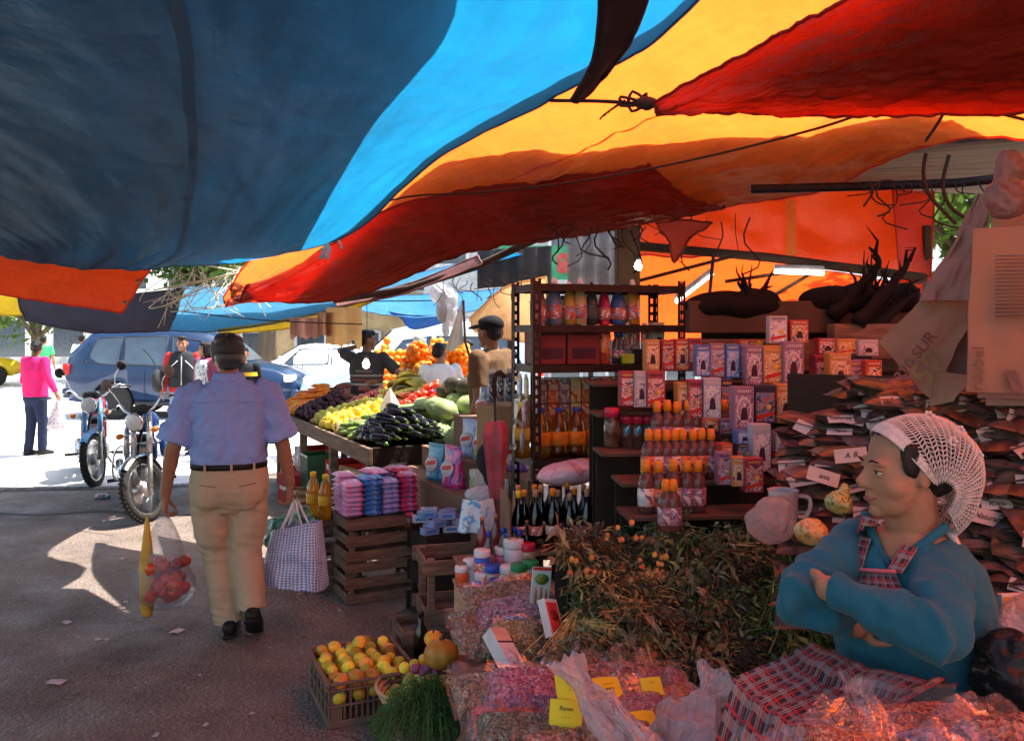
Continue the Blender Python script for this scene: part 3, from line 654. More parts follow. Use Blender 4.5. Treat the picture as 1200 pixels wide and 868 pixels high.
for c_,r_ in(((0,-.022,.05),(.083,.092,.078)),((0,-.06,.0),(.076,.058,.062)),((0,.03,.085),(.072,.07,.042)),((.03,-.06,.075),(.05,.05,.045)),((-.03,-.05,.085),(.05,.05,.045)),((0,-.065,-.045),(.058,.036,.03)),((.072,.005,.03),(.016,.03,.035)),((-.072,.005,.03),(.016,.03,.035))):h.ell(c_,r_,16,11,M=Mh)
q=N('glossy_black_hair');co=q.coords('Object',(70,70,6));q.l(q.ramp(q.noise(co,3,3),[(.3,(.008,.007,.008)),(.7,(.035,.03,.03))]),q.b.inputs['Base Color'])
q.b.inputs['Roughness'].default_value=.34;q.b.inputs['Specular IOR Level'].default_value=.8;q.l(q.bump(q.noise(co,5,3),.9,.01),q.b.inputs['Normal']);man_hair=q.m
fuse(h,'hair',man_hair,man,.006,3,lambda c:.0025*nz(c.x*60,c.y*60,c.z*12))
def locks(M,par,m,n=330,r=.0034,lo=2.55):
 g=MB()
 for k in range(n):
  az=2*pi*k/n*7.0+U(-.2,.2);f_=max(0,sin(az));top=U(.05,.8);end=(lo-.95*f_**.6+U(-.35,.12));pts=[]
  for j in range(7):
   th=top+(end-top)*j/6;a_=az+.10*sin(j+k);w_=1.0+.035*nz(k*.7,j*.5)
   pts.append(M@V(.086*w_*sin(th)*cos(a_),-.022+.098*w_*sin(th)*sin(a_),.042+.088*w_*cos(th)))
  g.tube(pts,[r*.6,r,r*1.1,r*1.1,r,r*.8,r*.3],5)
 return g.build('hair_locks',m,par,fix=False)
locks(Mh,man,man_hair)
shirt_m=cloth('lavender_blue_shirt',(.28,.37,.72),nscale=3,namt=.08)
s=MB()
s.loft([ringe((0,y,z),X,Y,a,d_,28,2.5)for z,a,d_,y in((.945,.198,.140,0),(.985,.205,.147,0),(1.05,.208,.150,0),(1.15,.208,.150,.0),(1.25,.212,.145,0),(1.33,.215,.130,-.005),(1.40,.155,.105,-.01),(1.44,.085,.082,-.01))],smooth=True)
for s_,e_ in((SHL,ELL),(SHR,ELR)):
 d_=(e_-s_);s.tube([s_-d_*.12+V(-s_.x*.25,0,.0),s_+V(0,0,.01),s_+d_*.45,s_+d_*.86],[.055,.072,.086,.102],18);s.ell(s_+V(-s_.x*.12,0,-.012),(.080,.075,.070),14,9)
s.loft([ringe((-.003,.0,z),X,Y,a,a*.95,20)for z,a in((1.40,.088),(1.44,.083),(1.478,.075))])
def shirt_f(c):
 up=1 if c.z>1.0 else 0
 a=.010*nz(c.x*6,c.y*6,c.z*3.2)+.010*(1-2.4*abs(nz(c.x*12+c.z*6,c.y*8,c.z*5)))+.004*(1-2.6*abs(nz(c.x*24-c.z*14,c.y*16,c.z*18)))
 a*=max(.12,min(1,(c.z-.965)/.07))if abs(c.x)<.21 else 1
 if abs(c.x)<.05 and c.y<0 and 1.02<c.z<1.3:a-=.005*exp(-(c.x/.012)**2)
 if .985<c.z<1.08:a+=.006*sin(c.x*60+3*nz(c.x*9,c.z*9))*sin((c.z-.985)/.095*pi)
 if abs(c.x)>.2:a+=.005*sin(c.z*55+c.x*40)
 return a
fuse(s,'shirt',shirt_m,man,.008,4,shirt_f)
m=MB();m.loft([ringe((-.003,.0,z),X,Y,a,a*.95,22)for z,a in((1.428,.094),(1.45,.093),(1.482,.081),(1.486,.076),(1.46,.070))]);m.build('collar',shirt_m,man)
m=MB();m.tube([V(x*.205,-.128-.006*(1-x*x)-.008,1.335-.01*abs(x))for x in[-.85+.1*k for k in range(18)]],.0022,5);m.build('yoke_seam',shirt_m,man)
khaki=cloth('khaki_trousers',(.50,.37,.24),nscale=3,namt=.1)
t_=MB()
t_.loft([ringe((0,y,z),X,Y,a,d_,26,2.4)for z,a,d_,y in((.70,.10,.10,0),(.76,.20,.135,-.005),(.83,.222,.155,-.012),(.90,.216,.148,-.006),(.955,.203,.141,0))])
t_.ell((-.095,-.07,.82),(.105,.09,.11),14,9);t_.ell((.095,-.07,.82),(.105,.09,.11),14,9)
t_.tube([V(-.105,0,.86),V(-.10,.01,.74),V(-.090,.03,.60),KNL,V(-.035,.035,.27),V(.003,.01,.06)],[.114,.112,.104,.096,.089,.086],20)
t_.tube([V(.105,0,.86),V(.105,.0,.74),V(.105,.0,.60),KNR,V(.115,-.05,.28),V(.132,-.10,.15)],[.114,.110,.102,.092,.085,.083],20)
def leg_f(c):
 k=exp(-((c.z-.50)/.10)**2);k2=exp(-((c.z-.72)/.08)**2);k3=exp(-((c.z-.13)/.1)**2)
 return .009*nz(c.x*7,c.y*7,c.z*4)+(.010*k+.010*k2+.014*k3)*nz(c.x*9+c.z*16,c.y*12,c.z*30)+.003*nz(c.x*30,c.y*30,c.z*9)
fuse(t_,'trousers',khaki,man,.0085,3,leg_f)
m=MB();m.loft([ringe((0,0,z),X,Y,a,d_,30,2.4)for z,a,d_ in((.948,.206,.145),(.951,.211,.150),(.978,.213,.152),(.981,.208,.147))])
m.box((0,.15,.965),(.05,.012,.045));m.build('belt',mat('black_leather',(.015,.013,.012),.35),man)
for k in(-.12,0.02,.14):
 m=MB();m.box((k,-.158+abs(k)*.09,.965),(.012,.008,.05));m.build('belt_loop',khaki,man)
for sx in(-1,1):
 m=MB();m.tube([V(sx*.06,-.172,.865),V(sx*.15,-.135,.872)],.003,5);m.build('pocket_edge',mat('khaki_seam',(.28,.2,.12),.8),man)
def shoe(parent,a,f,m=shoe_m,pitch=0,s=1.0,nm='shoe'):
 g=MB();M=at(a)@Matrix.Rotation(math.atan2(f[1],f[0])-pi/2,4,'Z')@Matrix.Rotation(pitch,4,'X')@Matrix.Scale(s,4)
 g.loft([ringe((0,y,z),X,V(0,0,1),w_,h_,14,2.6)for y,z,w_,h_ in((-.075,-.045,.022,.02),(-.06,-.04,.035,.035),(-.01,-.03,.040,.05),(.06,-.045,.045,.038),(.13,-.055,.047,.028),(.175,-.062,.036,.02),(.19,-.066,.015,.012))],M=M)
 g.loft([ringe((0,y,-.082),X,V(0,0,1),w_,.009,14,4)for y,w_ in((-.083,.022),(-.06,.040),(0,.040),(.08,.047),(.15,.047),(.19,.03),(.2,.012))],M=M)
 return g.build(nm,m,parent)
shoe(man,V(.005,-.02,.092),(.05,1));shoe(man,V(.135,-.12,.165),(.1,1),pitch=-.55)
lady=thing('person','seated woman in teal top, plaid apron and crocheted white headscarf with folded arms','person',(1.0,2.1,0))
base=V(1.0,2.1,0)
def LP(px,py,d):return P(px,py,d)-base
hc=LP(1060,549,2.0)
F=V(-.995,-.07,-.05).normalized()
b=MB()
Mh=head(b,hc,F,(.06,0,1),1.0,1.0,True,1.14)
tw=V(-.72,-.69,0).normalized();side=V(-.69,.72,0).normalized()
cap(b,[hc+V(.012,.0,-.05),LP(1070,628,2.04)],[.056,.064],14)
shR,shL=LP(1008,634,2.13),LP(1104,662,1.98)
elR,elL=LP(938,696,1.95),LP(1098,742,1.73)
wrR,wrL=LP(1004,732,1.95),LP(970,689,1.885)
ch=[(LP(1086,850,2.12),.19,.15),(LP(1080,790,2.10),.185,.148),(LP(1074,740,2.08),.175,.14),(LP(1068,690,2.05),.168,.13),(LP(1066,655,2.04),.150,.11),(LP(1066,622,2.04),.09,.08)]
b.loft([ringe(c,side,tw,a*.88,d_*.90)for c,a,d_ in ch])
for s_,e_,w_ in((shR,elR,wrR),(shL,elL,wrL)):cap(b,[s_,e_,w_],[.043,.034,.029],12)
hand(b,wrL,V(-.22,.97,-.05),V(.9,.2,-.1),V(.2,0,-1),.7,.82)
hand(b,wrR,V(.85,.5,.05),V(.3,-.8,0),V(0,.7,-.5),.4,.9)
kn1,kn2=LP(892,868,1.86),LP(968,905,1.72)
for hp,kn in((LP(1050,850,2.14),kn1),(LP(1110,870,2.0),kn2)):cap(b,[hp,kn,kn+V(-.02,-.03,-.46)],[.095,.066,.045],12)
fuse(b,'body',skin_m,lady,.005,3)
face_parts(Mh,lady)
m=MB();m.tube([Mh@V(-.026,.077,-.0570),Mh@V(-.012,.0925,-.0635),Mh@V(0,.0955,-.0645),Mh@V(.012,.0925,-.0635),Mh@V(.026,.077,-.0570)],[.0016,.004,.005,.004,.0016],8);m.build('lips',lip_m,lady)
h=MB();h.ell((0,-.022,.042),(.078,.094,.076),18,12,M=Mh);h.ell((0,-.06,-.01),(.075,.06,.06),14,9,M=Mh)
for sx in(-1,1):h.ell((sx*.068,.014,.030),(.013,.030,.042),10,8,M=Mh)
h.ell((0,.030,.083),(.050,.034,.022),12,8,M=Mh)
fuse(h,'hair',hair_m,lady,.006,2,lambda c:.003*nz(c.x*60,c.y*60,c.z*20))
def scarf(u,v):
 v=max(0,v)
 t_=.05+(pi-.10)*u;be=radians(38-188*v);R_=.181-.074*min(1,v*1.35)**1.4+.012*sin(pi*v)
 rad=R_*max(0,sin(t_))**.60;bag=.014*max(0,v-.35)*sin(u*34)+.005*nz(u*8,v*7,2)
 return Mh@V(.086*cos(t_)*(1-.35*max(0,v-.6)),-.045+(rad+bag)*sin(be),-.050+(rad+bag)*cos(be)-.03*max(0,v-.55))
crochet=mat('white_crochet',(.62,.52,.48),.9,nscale=60,namt=.12,bump=.5)
g=MB();NU,NV=44,33
vs=[];fs=[]
for j in range(NV+1):
 for i in range(NU+1):vs.append(scarf((i+.5*(j%2))/(NU+.5),j/NV))
for j in range(NV):
 for i in range(NU):
  a=j*(NU+1)+i
  fs+=[(a,a+1,a+NU+2,a+NU+1)]
me=bpy.data.meshes.new('net');me.from_pydata([tuple(v)for v in vs],[],fs);o=bpy.data.objects.new('net',me);COL.objects.link(o)
wm=o.modifiers.new('w','WIREFRAME');wm.thickness=.0046;wm.use_replace=True;wm.use_even_offset=False;wm.use_boundary=True
dg=bpy.context.evaluated_depsgraph_get();me2=bpy.data.meshes.new_from_object(o.evaluated_get(dg));bpy.data.objects.remove(o);me2.materials.clear();me2.materials.append(crochet)
for p_ in me2.polygons:p_.use_smooth=True
scf=link('headscarf',me2,lady);tag(scf,'white crocheted openwork headscarf')
g=MB();g.grid(lambda u,v:scarf(u,.055*v)+V(0,0,.002),40,3);g.build('scarf_border',crochet,scf);g=MB()
for k in range(9):
 c_=scarf(.14+.085*k,.22+.32*((k*7)%5)/5)
 for a in range(6):g.ell(c_+(V(cos(a),sin(a)*.3,sin(a))*.008),.0048,6,5)
g.build('rosettes',crochet,scf)
g=MB();tl=scarf(.5,1.0)
g.loft([ringe(tl+V(.012*k+.004,.0-.002*k,-.024*k),V(.3,.95,0),V(.95,-.3,.1),.034+.004*sin(k),.013-.0012*k,14)for k in range(6)])
g.build('scarf_tail',crochet,scf)
teal=cloth('teal_knit_top',(.016,.105,.15),nscale=4,namt=.15,sheen=.1)
s=MB()
s.loft([ringe(c,side,tw,a+.012,d_+.014,26)for c,a,d_ in ch[:-1]]+[ringe(LP(1067,628,2.04),side,tw,.105,.088,26)])
s.ell(LP(1042,698,1.99),(.078,.07,.065),14,9);s.ell(LP(1088,706,1.97),(.078,.07,.065),14,9)
def sleeve(s,s_,e_,w_,r):
 cap(s,[s_,s_.lerp(e_,.5),e_],[r[0],r[1],r[2]],16);s.tube([e_,e_.lerp(w_,.5),e_.lerp(w_,.93)],[r[2],r[3],r[4]],16);s.ell(e_,r[2]*1.0,14,9)
sleeve(s,shR,elR,wrR,(.062,.060,.053,.050,.039));s2_=MB();sleeve(s2_,shL,elL,wrL,(.064,.064,.054,.047,.035));s2_.ell(LP(1088,706,1.97),(.07,.06,.06),14,9)
def teal_f(c):
 k=exp(-((c-elL).length/.13)**2)+exp(-((c-elR).length/.13)**2)
 return .007*nz(c.x*8,c.y*8,c.z*6)+.0035*k*sin((c-elL).dot(wrL-elL)*420+7*nz(c.x*7,c.y*7,c.z*7))+.003*max(0,1-abs(c.z-(nb.z-.22))/.12)*sin(c.z*120+9*nz(c.x*5,c.y*5,c.z*3))+(.004+.013*k)*(1-2.6*abs(nz(c.x*13+c.z*9,c.y*10,c.z*11-c.x*5)))+.0025*nz(c.x*30,c.y*20,c.z*30)
nb=LP(1066,630,2.04);top_o=fuse(s,'top',teal,lady,.006,4,teal_f);fuse(s2_,'sleeve',teal,lady,.006,4,teal_f)
bm=bmesh.new();bm.from_mesh(top_o.data)
def inV(c):r_=c-nb;return r_.dot(tw)>.0 and-.052+abs(r_.dot(side))*1.1<r_.z<.2
bmesh.ops.delete(bm,geom=[f_ for f_ in bm.faces if inV(f_.calc_center_median())],context='FACES');bm.to_mesh(top_o.data);bm.free()
m=MB();vn=[]
for k in range(13):
 u=k/6-1;pz=-.056+abs(u)*.105;q_=nb+side*(u*.095)+tw*(.106-.075*abs(u)**1.5)+V(0,0,pz);vn.append(q_)
m.tube(crv(vn,30),.011,8);m.build('neckline',teal,lady)
q=N('plaid_cotton');uv=q.coords('UV')
sx=q.n('ShaderNodeSeparateXYZ');q.l(uv,sx.inputs[0])
def stripes(axis,fr,lo,hi,ph=0):
 return q.math('MULTIPLY',q.math('GREATER_THAN',q.math('FRACT',q.math('ADD',q.math('MULTIPLY',axis,fr),ph)),lo),q.math('LESS_THAN',q.math('FRACT',q.math('ADD',q.math('MULTIPLY',axis,fr),ph)),hi))
c=(.035,.022,.028)
c=q.mix(q.math('MULTIPLY',stripes(sx.outputs[1],1,.25,.6),.6),c,(.27,.22,.21));c=q.mix(q.math('MULTIPLY',stripes(sx.outputs[0],1,.3,.62),.6),c,(.34,.27,.26))
c=q.mix(q.math('MULTIPLY',stripes(sx.outputs[0],1,.02,.14),.9),c,(.42,.03,.035));c=q.mix(q.math('MULTIPLY',stripes(sx.outputs[1],1,.02,.14),.85),c,(.40,.03,.035))
c=q.mix(q.math('MULTIPLY',stripes(sx.outputs[0],1,.43,.49),.9),c,(.02,.015,.02))
q.l(c,q.b.inputs['Base Color']);q.b.inputs['Roughness'].default_value=.9;plaid=q.m
pink=mat('pink_piping',(.55,.12,.13),.8)
def tor(a,hgt,off=.022):
 k=hgt*(len(ch)-2);i=min(int(k),len(ch)-3);f_=k-i
 c0=ch[i][0].lerp(ch[i+1][0],f_);rx=ch[i][1]+(ch[i+1][1]-ch[i][1])*f_;ry=ch[i][2]+(ch[i+1][2]-ch[i][2])*f_
 sa,ca=sin(a),cos(a);qq=(abs(sa)**2.3+abs(ca)**2.3)**(-1/2.3)
 bust=.034*exp(-((hgt-.70)/.18)**2)*max(0,cos(a*1.3))
 return c0+side*((rx+off+.012)*sa*qq)+tw*((ry+off+.014+bust)*ca*qq)
from mathutils.bvhtree import BVHTree
tb_=MB();tb_.loft([ringe(c,side,tw,a_+.016,d_+.020,40)for c,a_,d_ in ch[:-1]]+[ringe(LP(1067,628,2.04),side,tw,.109,.094,40)],caps=False)
for e_,r_ in((LP(1042,698,1.99),(.083,.075,.07)),(LP(1088,706,1.97),(.083,.075,.07))):tb_.ell(e_,r_,16,12)
BV=BVHTree.FromPolygons([Vector(v)for v in tb_.v],tb_.f)
def onb(px,py,off=.006):
 o_=V(0,0,EYE)-base;d_=(P(px,py,1)-V(0,0,EYE)).normalized();h_=BV.ray_cast(o_,d_)
 if h_[0]is None:return LP(px,py,2.0)
 return h_[0]-d_*off
ap=MB();ap.grid(lambda u,v:onb(999-16*v+(50+42*v)*u,667+3*u+55*v,.008+.003*nz(u*5,v*5)),18,16,us=6.5,vs_=6);ap.build('apron_bib',plaid,lady)
m=MB();m.tube([onb(998+52*k/14,667+3*k/14,.010)for k in range(15)],.005,7);m.build('bib_piping',pink,lady)
for path in(((1021,606),(1015,622),(1008,642),(1001,668)),((1081,600),(1076,620),(1066,642),(1048,670))):
 cp_=crv([V(x_,y_,0)for x_,y_ in path],22);st=MB()
 st.grid(lambda u,v:onb(cp_[int(v*22)].x+(u-.5)*19,cp_[int(v*22)].y+(u-.5)*4,.009),4,22,us=1.5,vs_=7);st.build('apron_strap',plaid,lady)
kd=(kn1-kn2)
def skirt(u,v):
 w0=tor((u-.5)*1.35,.40-.16*min(1,v*3),.026)
 lap=kn2.lerp(kn1,1-u)if False else kn2.lerp(kn1,u)+kd*(u-.5)*.7
 hip=tor((u-.5)*1.45,.12,.03)
 top=V(0,0,.128)
 pts=[w0,hip.lerp(lap,.25)+top*1.1+V(0,0,.02),hip.lerp(lap,.65)+top*1.05,lap+top*.95+tw*.02,lap+tw*.12+V(0,0,-.02),lap+tw*.13+V(0,0,-.30)]
 k=v*5;i=min(int(k),4);f_=k-i;f_=f_*f_*(3-2*f_)*.4+f_*.6
 p_=pts[i].lerp(pts[i+1],f_)
 sag=-.035*(4*u*(1-u))*(1 if .3<v<.75 else .3)
 return p_+V(0,0,sag+.010*sin(u*26+4*nz(u*3,v*2))*(.3+v))+tw*(.012*sin(u*26+4*nz(u*3,v*2))*v)
ap=MB();ap.grid(skirt,60,50,us=17,vs_=15);ap.build('apron_skirt',plaid,lady)
sk_=MB()
for hp,kn in((LP(1050,850,2.14),kn1),(LP(1110,870,2.0),kn2)):cap(sk_,[hp,kn,kn+V(-.02,-.03,-.40)],[.125,.068,.085],14)
sk_.ell(LP(1092,858,2.12),(.21,.19,.14),16,10)
fuse(sk_,'skirt',cloth('black_skirt',(.02,.018,.024)),lady,.012,4)
for kn in(kn1,kn2):shoe(lady,V(kn.x-.02,kn.y-.03,.09),(-.7,-.7))
st=thing('stool','plain dark wooden stool under the seated woman','stool',base+V(.1,.05,0))
m=MB();sz=LP(1092,850,2.12).z-.10;m.box((0,0,sz-.02),(.36,.36,.04),ch=.008);m.build('seat',wood_dk,st)
for sx in(-1,1):
 for sy in(-1,1):m=MB();m.tube([(sx*.14,sy*.14,sz-.04),(sx*.17,sy*.17,0)],.02,8);m.build('leg',wood_dk,st)
def figure(label,loc,rz,hgt=1.66,top=None,sleeve=1.0,bottom=None,skin=skin_m,armL=None,armR=None,hair='short',walk=.12,vox=.013,lean=0,extra=None,topname='shirt',fat=1.0,turn=0,carry=None,hairm=None,legs=True):
 """standing figure facing +Y in its own frame; armL / armR = (elbow, wrist) in metres for a 1.70 m body"""
 t=thing('person',label,'person',loc,rz);k=hgt/1.70
 S_=lambda x,y,z:V(x*k,y*k,z*k)
 b=MB()
 b.loft([ringe(S_(0,y+lean*(z-.9),z),X,Y,a*k*fat,d_*k*fat)for z,a,d_,y in((.80,.12,.09,0),(.92,.155,.105,0),(1.05,.14,.10,0),(1.25,.165,.11,0),(1.38,.15,.085,-.01),(1.45,.06,.06,-.01))])
 aL=armL or(V(-.25,-.03,1.10),V(-.26,.06,.86));aR=armR or(V(.25,-.03,1.10),V(.26,.06,.86));ly=lean*.48
 for sx,(e,w_)in((-1,aL),(1,aR)):
  sh=S_(sx*.185*fat,ly,1.39);cap(b,[sh,e*k,w_*k],[.048*k*fat,.04*k,.028*k],10)
  dv=(w_-e).normalized();b.ell(w_*k+dv*.03*k,.032*k,8,6)
  for j in range(4):cap(b,[w_*k+dv*.05*k+V(0,(j-1.5)*.017*k,0),w_*k+dv*.115*k+V(-sx*.012,(j-1.5)*.019*k,0)],[.0095*k,.008*k],6)
  cap(b,[w_*k+dv*.02*k+V(0,.02*k,0),w_*k+dv*.07*k+V(0,.045*k,0)],[.011*k,.009*k],6)
 for sx in(-1,1):cap(b,[S_(sx*.09,0,.88),S_(sx*.085,sx*walk*.5+.03,.48),S_(sx*.08,sx*walk,.09)],[.08*k*fat,.055*k,.04*k],10)
 cap(b,[S_(0,ly-.01,1.40),S_(0,ly+.01,1.52)],[.055*k,.05*k],10)
 M=head(b,S_(0,ly+.02,1.575),(sin(turn),cos(turn),-.03),(0,0,1),k)
 fuse(b,'body',skin,t,vox*.6,2)
 h=MB()
 if hair=='short':
  for c_,r_ in(((0,-.02,.05),(.082,.094,.076)),((0,-.055,.0),(.074,.058,.06)),((0,.045,.085),(.06,.05,.035))):h.ell(c_,r_,12,9,M=M)
 elif hair=='bun':
  for c_,r_ in(((0,-.02,.045),(.082,.094,.078)),((0,-.055,.0),(.074,.058,.06)),((0,-.12,.03),(.045,.042,.042)),((0,.05,.085),(.055,.04,.03))):h.ell(c_,r_,12,9,M=M)
 elif hair=='long':
  for c_,r_ in(((0,-.02,.045),(.084,.096,.080)),((0,-.06,-.06),(.078,.05,.12)),((.07,0,-.03),(.02,.05,.10)),((-.07,0,-.03),(.02,.05,.10)),((0,.045,.088),(.06,.045,.03))):h.ell(c_,r_,12,9,M=M)
 fuse(h,'hair',hairm or hair_m,t,.010,2)
 face_parts(M,t,k,skin=skin)
 s=MB()
 s.loft([ringe(S_(0,y+lean*(z-.9),z),X,Y,(a+.02)*k*fat,(d_+.02)*k*fat,20)for z,a,d_,y in((.86,.165,.115,0),(.95,.165,.115,0),(1.08,.158,.112,0),(1.25,.178,.12,0),(1.38,.165,.09,-.01),(1.45,.07,.065,-.01))])
 for sx,(e,w_)in((-1,aL),(1,aR)):
  sh=S_(sx*.185*fat,ly,1.39);s.ell(sh,.066*k*fat,12,8)
  if sleeve>=1:s.tube([sh,e*k,(e+(w_-e)*.92*(sleeve if sleeve<1 else 1))*k],[.064*k*fat,.055*k,.044*k],12);s.ell(e*k,.056*k,10,7)
  else:s.tube([sh,sh.lerp(e*k,sleeve*.9)],[.066*k*fat,.070*k],12)
 fuse(s,topname,top,t,vox,3,folds(.006*k,(10,10,6),.003))
 if legs:
  l_=MB();l_.loft([ringe(S_(0,0,z),X,Y,a*k*fat,d_*k*fat,18)for z,a,d_ in((.74,.12,.10),(.82,.18,.13),(.93,.172,.125))])
  for sx in(-1,1):l_.tube([S_(sx*.09,0,.86),S_(sx*.085,sx*walk*.5+.03,.48),S_(sx*.08,sx*walk,.07)],[.095*k*fat,.073*k,.062*k],12)
  fuse(l_,'trousers',bottom,t,vox,3,folds(.007*k,(9,9,9),.003))
  for sx in(-1,1):shoe(t,S_(sx*.08,sx*walk,.09),(0,1),s=k)
 return t,M,k
jeans=cloth('dark_jeans',(.018,.025,.055));blackc=cloth('black_cloth',(.018,.018,.02));lightjeans=cloth('pale_jeans',(.25,.33,.45))
pinkw,_,_=figure('woman in bright pink top and dark trousers carrying a plastic bag on the sunny street',(-6.62,11.85,0),radians(-22),1.60,cloth('hot_pink_top',(.62,.02,.14)),1.0,jeans,skin2_m,armL=(V(-.24,0,1.10),V(-.2,.12,.95)),armR=(V(.30,-.03,1.15),V(.40,.02,.92)),hair='bun',walk=.05,fat=1.06,turn=-.75)
boy,_,_=figure('young pedestrian in red and black jacket with a grey shoulder bag',(-4.75,12.3,0),radians(195),1.66,cloth('red_sleeved_jacket',(.50,.035,.03)),1.0,lightjeans,skin_m,hair='short',turn=.1)
v_=MB();v_.loft([ringe((0,.0,z),X,Y,a,d_,20)for z,a,d_ in((.92,.196,.142),(1.05,.19,.14),(1.22,.20,.146),(1.36,.185,.118),(1.43,.10,.09))]);v_.build('vest',cloth('dark_grey_vest',(.03,.032,.036)),boy)
v_=MB();v_.tube([V(.0,.150,.95),V(0,.155,1.15),V(.0,.13,1.36)],.006,5);v_.build('zip',mat('pale_zip',(.6,.6,.6),.4),boy)
v_=MB();v_.tube(crv([V(-.05,.14,1.30),V(-.15,.15,1.2),V(-.19,.12,1.12)],6),.006,5);v_.tube(crv([V(.05,.14,1.30),V(.15,.15,1.2),V(.19,.12,1.12)],6),.006,5);v_.build('vest_piping',mat('white_piping',(.8,.8,.8),.6),boy)
sb=MB();sb.ell((0,0,0),(.09,.14,.17),14,10);sb.tube(crv([V(0,0,.14),V(-.1,.02,.32),V(-.22,0,.46)],8),.014,6)
sb_=tag(fuse(sb,'shoulder_bag',cloth('charcoal_bag',(.04,.042,.045)),None,.012,3),'charcoal shoulder bag hanging at the side of the jacketed pedestrian','bag');sb_.location=V(-4.75,12.3,1.03)+V(-.30,-.12,-.02)
woman2,_,_=figure('dark haired pedestrian in maroon cardigan half hidden behind the shirted man',(-4.3,12.0,0),radians(150),1.58,cloth('maroon_cardigan',(.22,.05,.09)),1.0,jeans,skin_m,hair='long',turn=.5)
m=MB();m.loft([ringe((0,.03,z),X,Y,a,d_,16)for z,a,d_ in((.84,.155,.11),(1.0,.15,.11),(1.2,.15,.115),(1.32,.10,.09))]);m.build('patterned_blouse',printmat('black_white_print',(.03,.03,.035),[(.6,.6,.6)],26),woman2)
ym,_,_=figure('pedestrian in black and yellow jacket just behind the shirted man',(-3.62,11.5,0),radians(190),1.52,blackc,1.0,jeans,skin2_m,hair='short')
m=MB();m.loft([ringe((0,0,z),X,Y,.20-.01*k,.15,18)for k,z in enumerate((1.12,1.17))],caps=False);m.build('yellow_band',cloth('yellow_cloth',(.75,.42,.03)),ym)
seller,_,_=figure('fruit seller in striped grey shirt with one arm raised behind the fruit table',(-1.66,9.75,0),radians(-8),1.74,cloth('dark_grey_tshirt',(.06,.055,.06)),.75,lightjeans,skin2_m,armL=(V(-.34,.10,1.46),V(-.20,.20,1.50)),armR=(V(.42,-.04,1.18),V(.26,.06,.98)),hair='short',turn=1.0,walk=.04)
for k,z in enumerate((1.12,1.17,1.22,1.27)):
 m=MB();m.loft([ringe((0,0,z+dz),X,Y,.196-.001*k,.144,22)for dz in(-.012,.012)],caps=False);m.build('shirt_stripe',cloth('pale_stripe',(.42,.38,.34)if k%2==0 else(.22,.09,.07))if k<1 else mat('stripe_%d'%k,((.22,.09,.07),(.35,.30,.27),(.18,.16,.16))[k-1],.85),seller)
youth,_,_=figure('boy in white t-shirt standing between the fruit table and the orange heap',(-.78,9.3,0),radians(20),1.60,cloth('white_tshirt',(.72,.73,.72)),.62,cloth('brown_trousers',(.16,.09,.05)),skin_m,hair='short',turn=.9,walk=.04,lean=.0)
vend,Mv,_=figure('vendor in tan vest and black cap standing behind the detergent shelves',(-.16,6.85,0),radians(62),1.84,cloth('tan_tshirt',(.15,.085,.045)),.8,jeans,skin2_m,hair='short',turn=.2,fat=1.12,walk=.03)
m=MB();m.ell((0,-.015,.062),(.092,.104,.07),16,10,0,Mv)
m.loft([ringe(Mv@V(0,.085+.03*k,.058-.006*k),(Mv.to_3x3()@V(1,0,0)),(Mv.to_3x3()@V(0,0,1)),w_,.007,12,3)for k,w_ in enumerate((.075,.078,.07,.05))]);m.build('cap',cloth('black_cap',(.012,.012,.014)),vend)
figure('man in blue overalls with a white shoulder strap bending behind the orange heap',(-1.62,14.2,0),radians(-60),1.66,cloth('mid_blue_overall',(.06,.12,.35)),1.0,jeans,skin_m,hair='short',hairm=mat('grey_hair',(.30,.27,.25),.6),lean=.12,turn=-.3)
figure('person in pale pink clothes beyond the white cloth, at the right of the orange heap',(.18-.9,13.6,0),radians(60),1.60,cloth('pale_pink_top',(.7,.45,.42)),1.0,lightjeans,skin_m,hair='bun')
figure('distant passer-by in green top and light shorts at the far left',(-11.7,21.3,0),radians(10),1.6,cloth('green_top',(.06,.42,.16)),.7,lightjeans,skin_m,hair='short')
figure('distant passer-by in white shirt near the yellow car',(-11.2,22.2,0),radians(0),1.62,cloth('bright_white_shirt',(.85,.85,.85)),.7,lightjeans,skin_m,hair='short')
tyre_m=mat('tyre_rubber',(.03,.028,.027),.8,nscale=30,bump=.4);rim_m=mat('bright_rim',(.62,.62,.62),.28,metal=.9);chrome=mat('chrome',(.75,.75,.76),.14,metal=1,nscale=3,namt=.05)
glass_m=mat('car_glass',(.06,.085,.11),.06,spec=.9,nscale=2);plas_m=mat('dark_plastic',(.035,.035,.038),.55)
lamp_r=mat('red_lamp',(.5,.02,.015),.2,coat=.5);lamp_o=mat('orange_lamp',(.85,.22,.01),.25,coat=.5);lamp_w=mat('clear_lamp',(.75,.77,.78),.12,coat=.8)
